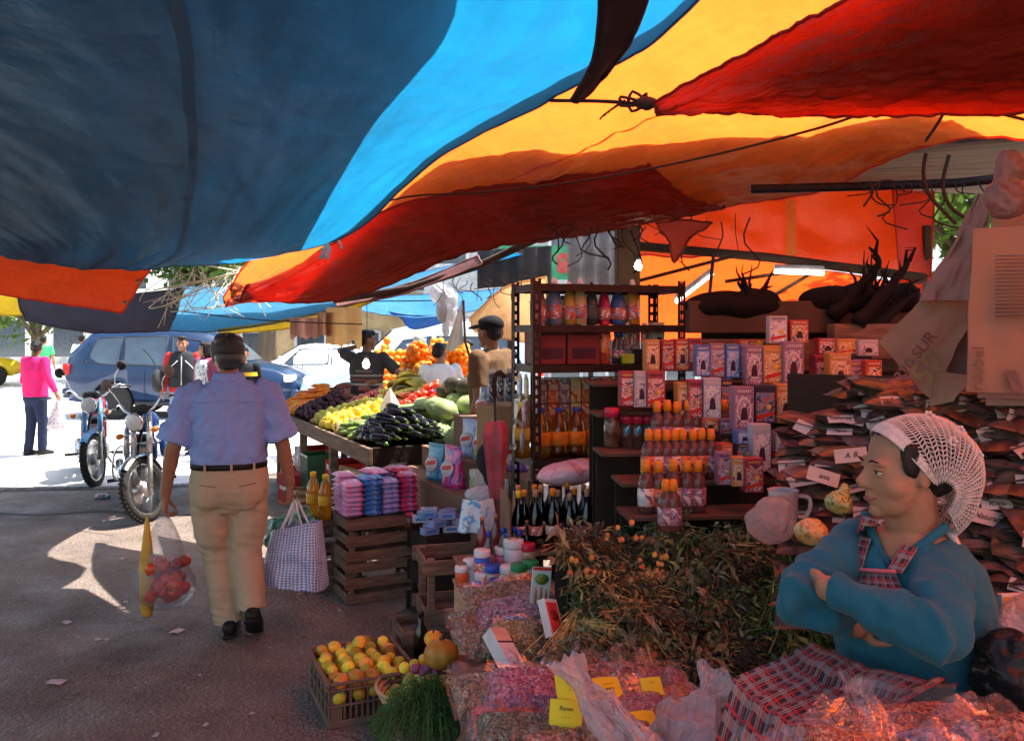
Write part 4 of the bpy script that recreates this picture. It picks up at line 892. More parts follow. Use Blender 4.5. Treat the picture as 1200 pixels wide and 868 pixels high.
def wheel(parent,x,y,z,r,w,name='wheel',M=None,spokes=5):
 Mw=(M or Matrix.Identity(4))@Matrix.Translation((x,y,z))@Matrix.Rotation(pi/2,4,'X')
 g=MB();g.lathe([(r*.66,-w/2),(r*.93,-w/2),(r,-w*.3),(r,w*.3),(r*.93,w/2),(r*.66,w/2)],32,M=Mw);o=g.build('wheel',tyre_m,parent)
 g=MB();g.lathe([(r*.68,-w*.45),(r*.66,-w*.3),(r*.2,-w*.25),(r*.2,w*.25),(r*.66,w*.3),(r*.68,w*.45)],28,M=Mw)
 for k in range(spokes):
  a=2*pi*k/spokes;g.box((r*.4*cos(a),r*.4*sin(a),0),(r*.5,r*.16,w*.8),ch=.01,M=Mw@Matrix.Translation((0,0,0)),rz=0)if False else g.tube([V(r*.12*cos(a),r*.12*sin(a),0),V(r*.66*cos(a),r*.66*sin(a),0)],r*.085,6,M=Mw)
 g.ell((0,0,0),(r*.18,r*.18,w*.5),10,6,M=Mw);g.build('rim',rim_m,o);return o
def car(label,loc,rz,st,paint,wheels,wr,sidew,lights,name='parked_car',cat='car',pillar=True,rails=False):
 t=thing(name,label,cat,loc,rz)
 rings=[]
 for x,zb,w,zbelt,wr_,zr in st:
  half=[(w*.86,zb),(w*.97,zb+.12),(w,(zb+zbelt)/2),(w*.975,zbelt),(wr_+(w*.96-wr_)*.45,zbelt+(zr-zbelt)*.55),(wr_,zr-.05),(wr_*.8,zr-.012),(0,zr)]
  rings.append([V(x,y,z)for y,z in half]+[V(x,-y,z)for y,z in half[-2::-1]]+[])
 g=MB();g.loft(rings);me=g.mesh('body',paint);o=bpy.data.objects.new('b',me);COL.objects.link(o)
 bm=bmesh.new();bm.from_mesh(me);bmesh.ops.recalc_face_normals(bm,faces=bm.faces);bm.to_mesh(me);bm.free()
 c=MB()
 for x in wheels:
  for sy in(-1,1):c.lathe([(wr*1.14,-.17),(wr*1.14,.17)],28,M=Matrix.Translation((x,sy*(st[4][2]-.06),wr))@Matrix.Rotation(pi/2,4,'X'),smooth=False)
 cu=c.build('cut',paint);bo=o.modifiers.new('b','BOOLEAN');bo.operation='DIFFERENCE';bo.object=cu;bo.solver='EXACT'
 dg=bpy.context.evaluated_depsgraph_get();m2=bpy.data.meshes.new_from_object(o.evaluated_get(dg));bpy.data.objects.remove(o);bpy.data.objects.remove(cu)
 m2.materials.clear();m2.materials.append(paint);link('body',m2,t)
 def side(x,z):
  i=max(k for k in range(len(st))if st[k][0]<=x)if x>st[0][0]else 0;i=min(i,len(st)-2)
  f=(x-st[i][0])/(st[i+1][0]-st[i][0]);s=[a+(b-a)*f for a,b in zip(st[i],st[i+1])]
  _,zb,w,zbelt,wr_,zr=s
  if z<=zbelt:return w
  k=min(1,(z-zbelt)/max(.05,zr-.05-zbelt));return w*.975+(wr_-w*.975)*k
 for poly in sidew:
  for sy in(-1,1):
   g=MB();vs=[(x,sy*(side(x,z)+.004),z)for x,z in poly];n=len(vs);g.add(vs,[tuple(range(n))])
   for i in range(n):g.tube([vs[i],vs[(i+1)%n]],.012,5,1)
   g.build('window',[glass_m,plas_m],t)
 for x in wheels:
  for sy in(-1,1):wheel(t,x,sy*(st[4][2]-.11),wr,wr,.2)
 L_=st[-1][0]
 for i,z in((0,.52),(len(st)-1,.5)):g=MB();g.box((st[i][0]+(.05 if i==0 else-.1),0,z),(.16,st[3][2]*1.9,.18),ch=.04);g.build('bumper',paint,t)
 g=MB()
 for sy in(-1,1):g.box(((wheels[0]+wheels[1])/2,sy*(st[4][2]-.02),st[4][1]+.03),(wheels[1]-wheels[0]-wr*2.4,.06,.09),ch=.02)
 g.build('sill',plas_m,t)
 for nm,x,z,sz,m_ in lights:
  for sy in(-1,1):g=MB();g.box((x,sy*(side(min(max(x,.1),L_-.1),z)-.06),z),sz,ch=.03);g.build(nm,m_,t)
 for a,b_ in(((st[-4][0],st[-4][5]),(st[-5][0],st[-5][5])),):
  g=MB();wv=st[-5][4]*.86;g.add([(a[0]-.02,-wv,a[1]+.035),(a[0]-.02,wv,a[1]+.035),(b_[0]+.05,wv*.92,b_[1]-.015),(b_[0]+.05,-wv*.92,b_[1]-.015)],[(0,1,2,3)]);g.build('windscreen',glass_m,t)
 for x in((wheels[0]+wheels[1])/2-.35,(wheels[0]+wheels[1])/2+.75):
  for sy in(-1,1):g=MB();g.tube([(x,sy*(side(x,.95)+.022),.93),(x+.09,sy*(side(x,.95)+.034),.935),(x+.19,sy*(side(x,.95)+.022),.93)],.015,6);g.build('handle',paint,t)
 for xx in((wheels[0]+wheels[1])/2+.28,(wheels[0]+wheels[1])/2-.72):
  for sy in(-1,1):g=MB();g.tube([(xx,sy*(side(xx,.6)+.001),.38),(xx,sy*(side(xx,.9)+.001),.98)],.006,4);g.build('door_seam',plas_m,t)
 if rails:
  for sy in(-1,1):g=MB();g.tube(crv([(st[2][0]+.1,sy*.66,st[2][5]-.02),(st[3][0],sy*.68,st[3][5]+.05),(st[4][0],sy*.68,st[4][5]+.045),(st[5][0]-.1,sy*.66,st[5][5]+.03)],12),.016,6);g.build('roof_rail',plas_m,t)
 for sy in(-1,1):g=MB();g.ell((st[-4][0]-.35,sy*(st[4][2]+.06),1.08),(.05,.10,.07),10,7);g.build('mirror',paint,t)
 return t
paint_b=mat('steel_blue_paint',(.014,.034,.085),.25,nscale=1.5,namt=.06,coat=.6);paint_w=mat('white_paint',(.80,.81,.82),.25,nscale=1.5,namt=.03,coat=.5)
paint_lb=mat('pale_blue_paint',(.52,.64,.74),.25,nscale=1.5,namt=.04,coat=.5);paint_y=mat('yellow_paint',(.8,.55,.03),.3,nscale=1.5,coat=.4)
SUV=[(0,.45,.80,.92,.68,1.05),(.07,.36,.87,1.02,.70,1.32),(.48,.30,.91,1.06,.72,1.70),(1.3,.28,.93,1.04,.73,1.79),(2.3,.28,.93,1.02,.73,1.77),(2.85,.28,.93,1.0,.70,1.66),(3.5,.28,.93,.99,.74,1.10),(4.15,.30,.90,.93,.70,1.00),(4.52,.38,.82,.76,.62,.84),(4.62,.46,.74,.62,.55,.68)]
suvw=[[(.42,1.10),(1.12,1.07),(1.12,1.60),(.66,1.58)],[(1.20,1.07),(2.02,1.05),(2.02,1.62),(1.20,1.61)],[(2.12,1.05),(3.05,1.04),(2.66,1.54),(2.12,1.62)]]
car('dark blue estate wagon parked sideways across the end of the street',P(72,388,16.6)-V(0,0,EYE)+V(0,.9,0),.0,SUV,paint_b,(1.0,3.68),.36,suvw,[('tail_lamp',.06,.98,(.14,.16,.22),lamp_r),('headlamp',4.42,.80,(.2,.3,.14),lamp_w)],rails=True)
SED=[(0,.45,.70,.80,.60,.86),(.08,.36,.80,.92,.62,.98),(.75,.28,.84,.93,.64,1.02),(1.35,.26,.85,.92,.60,1.40),(2.3,.26,.85,.90,.60,1.43),(2.55,.26,.85,.89,.60,1.40),(3.25,.26,.85,.88,.68,.98),(3.9,.30,.82,.80,.62,.88),(4.2,.38,.74,.66,.55,.74),(4.28,.45,.68,.56,.50,.60)]
sedw=[[(.98,.98),(1.75,.96),(1.75,1.32),(1.32,1.31)],[(1.83,.96),(2.86,.95),(2.52,1.30),(1.83,1.33)]]
car('white saloon car parked behind the fruit stall, facing left',V(-2.4,20.4,0),pi,SED,paint_w,(.85,3.4),.30,sedw,[('tail_lamp',.06,.74,(.12,.2,.14),lamp_r),('headlamp',4.1,.66,(.16,.26,.12),lamp_w)])
VAN=[(a,b,c,d,e,f*1.07)for a,b,c,d,e,f in SUV]
car('pale blue minivan parked behind the orange heap, facing left',V(.6,16.9,0),pi,VAN,paint_lb,(1.0,3.68),.36,suvw,[('tail_lamp',.06,.98,(.14,.16,.22),lamp_r),('headlamp',4.42,.80,(.2,.3,.14),lamp_w)])
car('yellow taxi car at the far left edge of the street',V(-18.9,24.6,0),.9,SED,paint_y,(.85,3.4),.30,sedw,[('tail_lamp',.06,.74,(.12,.2,.14),lamp_r)])
for k,(x,y,r_,lab)in enumerate(((-13.6,33,.2,'white car far down the street left of the blue wagon'),(-11.2,36.5,.1,'white car furthest back above the blue wagon'))):
 car(lab,V(x,y,0),r_,SED,paint_w,(.85,3.4),.30,sedw,[('tail_lamp',.06,.74,(.12,.2,.14),lamp_r)])
def motorbike(label,axle,heading,steer,tank_m,accent,shield=False):
 rz=math.atan2(heading.y,heading.x)-pi/2
 t=thing('motorcycle',label,'motorcycle',V(axle.x,axle.y,0),rz)
 R=.295
 pv=V(0,-.30,.90);ax=V(0,-.34,1).normalized()
 S_=Matrix.Translation(V(0,-.12,.5))@Matrix.Rotation(steer,4,ax)@Matrix.Translation(V(0,.12,-.5))
 I=Matrix.Identity(4);alu=mat('cast_aluminium',(.42,.41,.40),.45,metal=.7,nscale=20,dirt=.25);blkp=mat('black_frame_paint',(.02,.02,.022),.35)
 def spoked(c,M,nm,rr):
  Mw=M@Matrix.Translation(c)@Matrix.Rotation(pi/2,4,'Y')
  g=MB();n=40;rings=[]
  for k in range(n+1):
   a=2*pi*k/n;rings.append([V((rr-.042+.042*cos(b))*cos(a),(rr-.042+.042*cos(b))*sin(a),.038*sin(b))for b in[2*pi*j/10 for j in range(10)]])
  g.loft(rings,caps=False,M=Mw)
  for k in range(44):
   a=2*pi*k/44;g.box((rr*cos(a),rr*sin(a),0),(.010,.018,.05),M=Mw,rz=a)
  o=g.build(nm,tyre_m,t)
  g=MB();g.lathe([(rr-.075,-.026),(rr-.062,-.030),(rr-.068,-.016),(rr-.078,0),(rr-.068,.016),(rr-.062,.030),(rr-.075,.026),(rr-.088,.012),(rr-.088,-.012),(rr-.075,-.026)],40,M=Mw);g.build('rim',chrome,o)
  g=MB();g.lathe([(.02,-.07),(.055,-.055),(.075,-.04),(.075,.04),(.055,.055),(.02,.07)],18,M=Mw);g.build('hub',alu,o)
  g=MB()
  for k in range(28):
   a=2*pi*k/28;b_=a+(.5 if k%2 else-.5);s_=.04 if k%4<2 else-.04
   g.tube([V(.07*cos(b_),.07*sin(b_),s_),V((rr-.08)*cos(a),(rr-.08)*sin(a),0)],.0022,4,M=Mw)
  sp_=g.build('spokes',chrome,o);sp_['kind']='stuff'
  return o
 spoked(V(0,0,R),S_,'front_wheel',R);spoked(V(0,-1.26,R),I,'rear_wheel',R)
 g=MB()
 for sx in(-1,1):g.tube([(sx*.085,.01,R),(sx*.085,-.10,.62)],.021,9,M=S_);
 g.build('fork',alu,t)
 g=MB()
 for sx in(-1,1):g.tube([(sx*.085,-.09,.60),(sx*.085,-.21,.95)],.027,9,M=S_)
 g.build('fork_cover',accent,t)
 g=MB();g.grid(lambda u,v:V((u-.5)*.11*(1-.2*abs(2*v-1)),(R+.035-.035*(2*u-1)**2)*sin(-1.25+2.0*v),R+(R+.035-.035*(2*u-1)**2)*cos(-1.25+2.0*v)),8,18,M=S_);g.build('front_fender',chrome if shield else accent,t)
 g=MB();g.lathe([(.02,-.10),(.07,-.07),(.088,-.01),(.088,.01)],18,M=S_@at((0,-.09,.90),(0,1,-.08)));hl=g.build('headlight',chrome,t)
 g=MB();g.lathe([(.082,.01),(.07,.022),(.03,.034),(.001,.037)],18,M=S_@at((0,-.09,.90),(0,1,-.08)));g.build('lens',lamp_w,hl)
 g=MB();g.tube(crv([(-.37,-.38,1.04),(-.24,-.27,1.08),(-.12,-.22,.98),(.12,-.22,.98),(.24,-.27,1.08),(.37,-.38,1.04)],24),.011,7,M=S_);hb=g.build('handlebar',chrome,t)
 for sx in(-1,1):
  g=MB();g.tube([(sx*.27,-.30,1.07),(sx*.375,-.385,1.04)],.018,8,M=S_);g.build('grip',plas_m,hb)
  g=MB();g.tube([(sx*.26,-.20,1.06),(sx*.37,-.27,1.04)],.006,5,M=S_);g.build('lever',chrome,hb)
  g=MB();g.tube(crv([(sx*.24,-.28,1.08),(sx*.27,-.25,1.2),(sx*.32,-.27,1.27)],6),.006,5,0,M=S_);g.lathe([(.001,-.02),(.05,-.015),(.06,.0),(.055,.004),(.001,.005)],14,1,M=S_@at((sx*.34,-.28,1.29),(0,-1,.1)));g.build('mirror',[chrome,plas_m if not shield else mat('dull_mirror_shell',(.2,.14,.11),.4)],t)
  g=MB();g.tube([(sx*.09,-.10,.80),(sx*.17,-.10,.80)],.008,5,0,M=S_);g.ell((sx*.19,-.10,.80),(.035,.035,.028),10,7,1,M=S_);g.build('turn_signal',[chrome,lamp_o],t)
 g=MB();g.box((0,-.20,1.0),(.2,.07,.09),ch=.03,M=S_);g.build('gauge_cluster',plas_m,t)
 g=MB()
 for sx in(-1,1):g.tube(crv([(sx*.03,-.24,.82),(sx*.10,-.38,.42),(sx*.13,-.55,.24),(sx*.13,-.9,.26),(sx*.12,-1.26,R)],16),.016,7);g.tube(crv([(sx*.03,-.24,.86),(sx*.09,-.6,.74),(sx*.11,-1.0,.70),(sx*.11,-1.45,.72)],12),.014,7);g.tube([(sx*.12,-1.22,R+.02),(sx*.12,-1.12,.68)],.022,7)
 g.build('frame',blkp,t)
 g=MB();tk=[]
 for y,z,w_,h_ in((-.26,.86,.03,.03),(-.30,.86,.09,.08),(-.40,.865,.125,.105),(-.55,.86,.13,.105),(-.68,.835,.10,.08),(-.76,.81,.06,.04)):tk.append(ringe((0,y,z),V(1,0,0),V(0,0,1),w_,h_,18,2.6))
 g.loft(tk);tk_o=g.build('fuel_tank',tank_m,t)
 for sx in(-1,1):
  g=MB();g.ell((sx*.125,-.48,.86),(.012,.12,.05),14,8);g.build('tank_panel',accent,tk_o)
 g=MB();g.loft([ringe((0,y,z),V(1,0,0),V(0,0,1),w_,h_,16,3.2)for y,z,w_,h_ in((-.70,.80,.07,.03),(-.80,.805,.11,.045),(-1.0,.79,.13,.05),(-1.25,.82,.135,.05),(-1.42,.83,.11,.035))]);g.build('seat',mat('black_vinyl',(.02,.019,.02),.45),t)
 g=MB();g.box((0,-.62,.33),(.20,.34,.20),ch=.04);
 for k in range(7):g.box((0,-.47-.014*k,.46+.022*k),(.19,.17,.010),ch=.003,M=Matrix.Translation((0,0,0)))
 g.box((0,-.52,.54),(.13,.13,.2),ch=.02);g.box((.13,-.62,.33),(.07,.20,.16),ch=.03);g.box((-.13,-.60,.33),(.07,.18,.15),ch=.03);g.build('engine',alu,t)
 g=MB();g.tube(crv([(.06,-.44,.52),(.12,-.34,.40),(.15,-.45,.24),(.16,-.8,.22),(.17,-1.1,.27)],14),.02,8);g.tube([(.17,-1.0,.25),(.175,-1.5,.34)],[.038,.045],12);g.build('exhaust',chrome,t)
 for sx in(-1,1):
  g=MB();g.box((sx*.125,-.86,.55),(.03,.26,.19),ch=.012);g.build('side_panel',tank_m,t)
  g=MB();g.tube([(sx*.10,-.72,.29),(sx*.30,-.74,.27)],.012,6);g.tube([(sx*.19,-.73,.28),(sx*.31,-.74,.272)],.018,7);g.build('foot_peg',plas_m,t)
 g=MB();g.grid(lambda u,v:V((u-.5)*.13,-1.26-(R+.05)*sin(-.9+2.2*v),R+.02+(R+.05)*cos(-.9+2.2*v)),4,16);g.build('rear_fender',blkp,t)
 g=MB();g.box((0,-1.50,.70),(.13,.06,.08),ch=.02);g.build('tail_light',lamp_r,t)
 if shield:
  g=MB();g.tube(crv([(-.13,-.42,.36),(-.25,-.40,.34),(-.27,-.40,.50),(-.22,-.38,.64),(-.05,-.25,.68),(.05,-.25,.68),(.22,-.38,.64),(.27,-.40,.50),(.25,-.40,.34),(.13,-.42,.36)],50),.010,7);g.build('leg_guard',chrome,t)
 g=MB();g.tube([(-.14,-.80,.24),(-.26,-.84,.02)],.012,6);g.build('kickstand',blkp,t)
 if shield:
  for sx in(-1,1):g=MB();g.ell((sx*.16,-.36,.68),(.035,.12,.15),12,9);g.build('fairing',tank_m if sx<0 else accent,t)
 return t
silver=mat('silver_paint',(.55,.56,.58),.25,metal=.5,coat=.5);bluep=mat('bright_blue_paint',(.02,.12,.55),.25,coat=.6,nscale=2,namt=.05);redp=mat('dark_red_paint',(.30,.012,.02),.25,coat=.6,nscale=2)
motorbike('blue and silver motorcycle parked nearest, its front wheel turned outwards',V(-3.30,7.72,0),-A_,-.72,bluep,silver,True)
motorbike('dark motorcycle with red tank parked behind the blue one',V(-4.62,9.45,0),-A_,-.40,redp,mat('sky_blue_paint',(.1,.3,.6),.3,coat=.4),False)
wood_g=mat('weathered_wood',(.20,.135,.095),.85,nscale=4,namt=.35,bump=.6,stretch=(1,1,9),dirt=.35);wood_p=mat('pale_crate_wood',(.50,.33,.19),.8,nscale=4,namt=.3,bump=.4,stretch=(1,1,7),dirt=.25)
wood_c=mat('brown_crate_wood',(.20,.12,.085),.85,nscale=5,namt=.4,bump=.6,stretch=(1.2,1.2,8),dirt=.4);wood_d=mat('old_dark_wood',(.035,.023,.017),.85,nscale=5,bump=.5,dirt=.3)
tb=thing('fruit_table','long weathered wooden fruit table heaped with produce along the aisle','table',TC,AROT)
def zbed(s,t):return .80+.08*t
m=MB();m.box((.0,1.75,.755),(.035,3.6,.13),ch=.004);m.build('front_board',wood_g,tb)
m=MB();m.box((.63,-.02,.755),(1.27,.035,.13),ch=.004);m.build('end_board',wood_d,tb)
m=MB();m.box((.63,-.035,.38),(1.2,.02,.62),ch=.003);m.build('end_panel',wood_d,tb)
m=MB();m.add([(.01,0,.775),(1.3,0,.88),(1.3,3.5,.88),(.01,3.5,.775),(.01,0,.755),(1.3,0,.86),(1.3,3.5,.86),(.01,3.5,.755)],[(0,1,2,3),(7,6,5,4),(0,4,5,1),(1,5,6,2),(2,6,7,3),(3,7,4,0)]);m.build('tabletop',wood_d,tb)
for y in(.03,1.15,2.3,3.45):
 for x in(.03,1.22):m=MB();m.box((x,y,.35),(.07,.06,.70 if x<1 else .86),ch=.006);m.build('leg',wood_g,tb)
m=MB();m.box((.45,1.75,.16),(.75,3.3,.03),ch=.004);m.build('lower_shelf',wood_d,tb)
def veg(name,prof,n=12,bend=0,squash=1,wob=.0,mat_=None,extra=None,seed=1):
 g=MB();rings=[]
 for r,z in prof:
  rings.append([V(r*cos(2*pi*k/n)*(1+wob*nz(cos(2*pi*k/n)*2+seed,sin(2*pi*k/n)*2,z*20))+bend*z*z,r*sin(2*pi*k/n)*squash*(1+wob*nz(cos(2*pi*k/n)*2,sin(2*pi*k/n)*2+seed,z*20)),z)for k in range(n)])
 g.loft(rings)
 if extra:extra(g)
 return g.mesh(name,mat_ if isinstance(mat_,list)else[mat_])
def ball(r,k=7,sq=1.0):return[(max(.002,r*sin(pi*j/k)),-r*sq*cos(pi*j/k))for j in range(k+1)]
stemg=mat('green_stem',(.08,.14,.03),.7);stemb=mat('brown_stem',(.13,.08,.04),.8)
def stem(z,r=.004,l=.012,mt=1):return lambda g:g.tube([(0,0,z-.003),(.002,0,z+l)],r,6,mt)
PRO={}
def pm(name,col,rough=.4,coat=.25,rand=.5,col2=None,**k):return mat(name+'_skin',col,rough,coat=coat,rand=rand,col2=col2,**dict(dict(nscale=18,namt=.2,bump=.08,bscale=90),**k))
PRO['aubergine']=veg('aubergine',[(.004,-.085),(.026,-.078),(.036,-.05),(.038,-.02),(.031,.025),(.022,.06),(.012,.078),(.003,.082)],12,.9,mat_=[pm('aubergine',(.007,.004,.009),.26,.35,.5),stemg],extra=lambda g:(g.tube([(0,0,.066),(0,0,.075),(.003,0,.095)],[.02,.012,.005],7,1)))
PRO['cucumber']=veg('cucumber',[(.003,-.10),(.018,-.09),(.024,-.05),(.025,0),(.023,.05),(.016,.09),(.004,.10)],10,.6,mat_=[pm('cucumber',(.16,.24,.06),.45,.2,.6,stretch=(6,6,1))])
PRO['zucchini']=veg('zucchini',[(.003,-.09),(.020,-.082),(.027,-.05),(.026,0),(.022,.05),(.014,.08),(.008,.10)],10,.4,mat_=[pm('zucchini',(.055,.085,.03),.4,.3,.6)])
PRO['lemon']=veg('lemon',[(.003,-.052),(.012,-.046),(.032,-.03),(.039,0),(.034,.026),(.014,.044),(.003,.05)],12,mat_=[pm('lemon',(.82,.50,.03),.4,.3,.4),stemg])
PRO['mango']=veg('mango',[(.003,-.065),(.024,-.055),(.042,-.02),(.045,.01),(.036,.04),(.014,.06),(.003,.064)],12,1.2,.85,mat_=[pm('mango',(.55,.48,.05),.4,.3,.7,(.30,.36,.05),nscale=9),stemg])
PRO['potato']=veg('potato',[(.003,-.06),(.026,-.048),(.038,-.01),(.036,.025),(.02,.05),(.003,.058)],10,.6,.85,.15,[pm('potato',(.28,.17,.08),.8,0,.5)])
PRO['yuca']=veg('yuca',[(.004,-.14),(.024,-.11),(.034,-.03),(.035,.05),(.028,.12),(.01,.15)],9,.35,1,.15,[pm('yuca',(.42,.27,.10),.8,0,.5,bump=.4)])
PRO['beetroot']=veg('beetroot',ball(.035),10,0,1,.12,[pm('beetroot',(.045,.012,.022),.6,.1,.6)])
PRO['carrot']=veg('carrot',[(.003,-.09),(.010,-.07),(.018,0),(.023,.06),(.016,.078),(.004,.08)],9,.2,1,.05,[pm('carrot',(.85,.24,.02),.5,.1,.35),stemg],extra=stem(.08,.004,.02))
PRO['squash']=veg('squash',ball(.07,8,.8),14,0,1,.06,[pm('squash',(.85,.33,.03),.45,.2,.3),stemb],extra=stem(.05,.008,.02))
PRO['sweet_potato']=veg('sweet_potato',[(.004,-.10),(.028,-.07),(.042,-.01),(.038,.04),(.02,.08),(.004,.10)],10,.5,.9,.15,[pm('sweet_potato',(.33,.14,.09),.8,0,.5,bump=.3)])
PRO['red_apple']=veg('red_apple',[(.006,-.03),(.02,-.034),(.036,-.012),(.038,.01),(.026,.03),(.010,.029),(.003,.022)],12,mat_=[pm('red_apple',(.42,.02,.035),.25,.5,.5,(.52,.16,.10)),stemb],extra=stem(.024,.0022,.02))
PRO['green_apple']=veg('green_apple',[(.006,-.03),(.02,-.034),(.036,-.012),(.038,.01),(.026,.03),(.010,.029),(.003,.022)],12,mat_=[pm('green_apple',(.50,.52,.12),.25,.5,.4),stemb],extra=stem(.024,.0022,.02))
PRO['chilli']=veg('chilli',[(.002,-.08),(.007,-.05),(.012,0),(.014,.04),(.008,.055),(.002,.057)],8,1.4,1,.1,[pm('chilli',(.62,.07,.02),.3,.4,.5),stemg],extra=stem(.055,.003,.03))
PRO['tomato']=veg('tomato',ball(.036,7,.85),12,0,1,.03,[pm('tomato',(.66,.035,.015),.22,.5,.35),stemg],extra=lambda g:[g.tube([(0,0,.030),(.014*cos(a),.014*sin(a),.031)],[.003,.001],4,1)for a in(0,1.25,2.5,3.75,5)])
PRO['cabbage']=veg('cabbage',ball(.105,9,.88),18,0,1,.05,[pm('cabbage',(.25,.33,.12),.55,.05,.35,(.42,.48,.24),nscale=5,bump=.6,bscale=14)],extra=lambda g:[g.grid(lambda u,v,a=a:V((.109+.006*v)*sin(.3+1.5*v)*cos(a+(u-.5)*1.9),(.109+.006*v)*sin(.3+1.5*v)*sin(a+(u-.5)*1.9),.096*cos(.3+1.5*v)+.004*sin(u*9)),8,6)for a in(0,1.6,3.1,4.6)])
PRO['avocado']=veg('avocado',[(.004,-.06),(.036,-.045),(.052,-.01),(.045,.03),(.026,.06),(.006,.07)],12,0,1,.05,[pm('avocado',(.06,.045,.03),.5,.2,.5)])
PRO['melon']=veg('melon',ball(.115,9,.9),18,0,1,.03,[pm('melon',(.22,.24,.07),.5,.1,.3,(.35,.30,.10),nscale=7,bump=.5,bscale=40)])
PRO['onion']=veg('onion',[(.004,-.032),(.02,-.028),(.034,0),(.026,.022),(.008,.034),(.004,.045)],12,0,1,.04,[pm('onion',(.30,.07,.14),.35,.2,.5)])
PRO['orange']=veg('orange',ball(.040,7,.95),12,0,1,.02,[pm('orange',(.90,.33,.02),.45,.15,.4,bump=.15,bscale=160),stemg])
PRO['mandarin']=veg('mandarin',ball(.033,7,.85),12,0,1,.03,[pm('mandarin',(.78,.42,.035),.4,.2,1.0,(.50,.42,.05),nscale=9,bump=.12,bscale=120),stemg],extra=stem(.027,.002,.004))
PRO['lime']=veg('lime',ball(.022,6,1.1),10,0,1,.02,[pm('lime',(.40,.45,.09),.4,.2,.8)])
CATN={'aubergine':'aubergine','sweet_potato':'sweet potato','red_apple':'apple','green_apple':'apple'}
def fruit(kind,p,rot,label,group,sc=1,name=None):
 o=link(name or kind,PRO[kind]);o.location=p;o.rotation_euler=rot;o.scale=(sc,)*3
 return tag(o,label,CATN.get(kind,kind.replace('_',' ')),group)
def lay(kind,s0,s1,t0,t1,step,layers,label,group,hgt=None,mode='random',jit=.25,sc=1.0,az=0,step2=None,base=None,tilt=0):
 """heap on the table: grid over (s, t) with a mounded height, a second layer to close the gaps"""
 n=0;h_=hgt or(lambda u,v:.10)
 s2=step2 or step
 for L_ in range(layers):
  ns=max(1,int((s1-s0)/step));nt=max(1,int((t1-t0)/s2))
  for i in range(ns):
   for j in range(nt):
    u=(i+.5+(.25 if(j+L_)%2 else-.25))/ns+U(-jit,jit)/ns;v=(j+.5+(.25 if L_ else 0))/nt+U(-jit,jit)/nt
    if not(0<=u<=1.02 and 0<=v<=1.02):continue
    s=s0+(s1-s0)*u;t=t0+(t1-t0)*v
    z=(base(s,t)if base else zbed(s,t))+h_(u,v)*(L_+1)/layers+step*.38
    if mode=='random':r=(U(-.6,.6),U(-.6,.6),U(0,6.3))
    elif mode=='lying':r=(pi/2+U(-.15,.15),U(-.3,.3),AROT+az+U(-.25,.25))
    else:r=(U(-3,3),U(-3,3),U(0,6.3))
    fruit(kind,T(s,t,z),r,label,group,sc*U(.88,1.12));n+=1
 return n
mound=lambda h:(lambda u,v:h*(1-(2*u-1)**2*.6)*(.35+.65*v))
lay('aubergine',.02,.44,.05,.58,.060,3,'glossy black aubergine in the heap on the near corner of the fruit table','aubergines on the fruit table',lambda u,v:.27*(1-abs(2*u-.9)*.75)*(1-abs(2*v-.9)*.6),'lying',az=.5,sc=1.05,step2=.085)
lay('cucumber',.44,.98,.02,.52,.058,3,'pale green cucumber in the row between aubergines and lemons','cucumbers on the fruit table',mound(.19),'lying',az=1.4,step2=.15)
lay('zucchini',.50,.80,.46,.66,.06,2,'dark green courgette stacked behind the cucumbers','courgettes on the fruit table',lambda u,v:.12+.08*v,'lying',az=1.4,step2=.15)
lay('potato',1.00,1.12,.02,.40,.07,2,'brown potato in the narrow heap beside the yellow lemons','potatoes on the fruit table',mound(.10))
lay('lemon',1.10,1.62,.02,.55,.070,2,'bright yellow lemon heaped at the front of the fruit table','lemons on the fruit table',mound(.17),sc=1.05)
lay('mango',1.55,1.95,.04,.55,.085,2,'green yellow mango heaped beyond the yellow lemons','mangoes on the fruit table',mound(.16))
lay('yuca',1.95,2.25,.02,.40,.065,1,'long tan root lying on the table beside the dark beetroot','tan roots on the fruit table',mound(.05),'lying',az=.6,step2=.26)
lay('beetroot',2.15,2.75,.04,.46,.062,2,'dark purple beetroot in the black heap at the far part of the table','beetroots on the fruit table',mound(.24))
lay('squash',2.75,3.1,.02,.30,.12,1,'round orange squash below the carrots','squashes on the fruit table',mound(.05))
lay('carrot',2.85,3.45,.04,.42,.043,3,'orange carrot heaped at the far end of the fruit table','carrots on the fruit table',mound(.27),'lying',az=.9,step2=.12)
lay('red_apple',2.15,2.70,.50,.90,.072,2,'dark red apple in the heap behind the mangoes','red apples on the fruit table',mound(.20))
lay('green_apple',1.90,2.15,.46,.76,.072,2,'pale green apple between the red apples and the lemons','green apples on the fruit table',mound(.16))
lay('chilli',1.30,1.80,.52,.90,.036,2,'long red chilli pepper heaped behind the yellow lemons','red chillies on the fruit table',mound(.24),'lying',az=.4,step2=.10)
lay('tomato',.78,1.30,.54,.98,.070,3,'shiny red tomato heaped at the back of the fruit table','tomatoes on the fruit table',mound(.34))
lay('sweet_potato',2.85,3.35,.42,.95,.09,3,'reddish brown sweet potato stacked at the back far end of the table','sweet potatoes on the fruit table',mound(.34),'lying',az=.8,step2=.18)
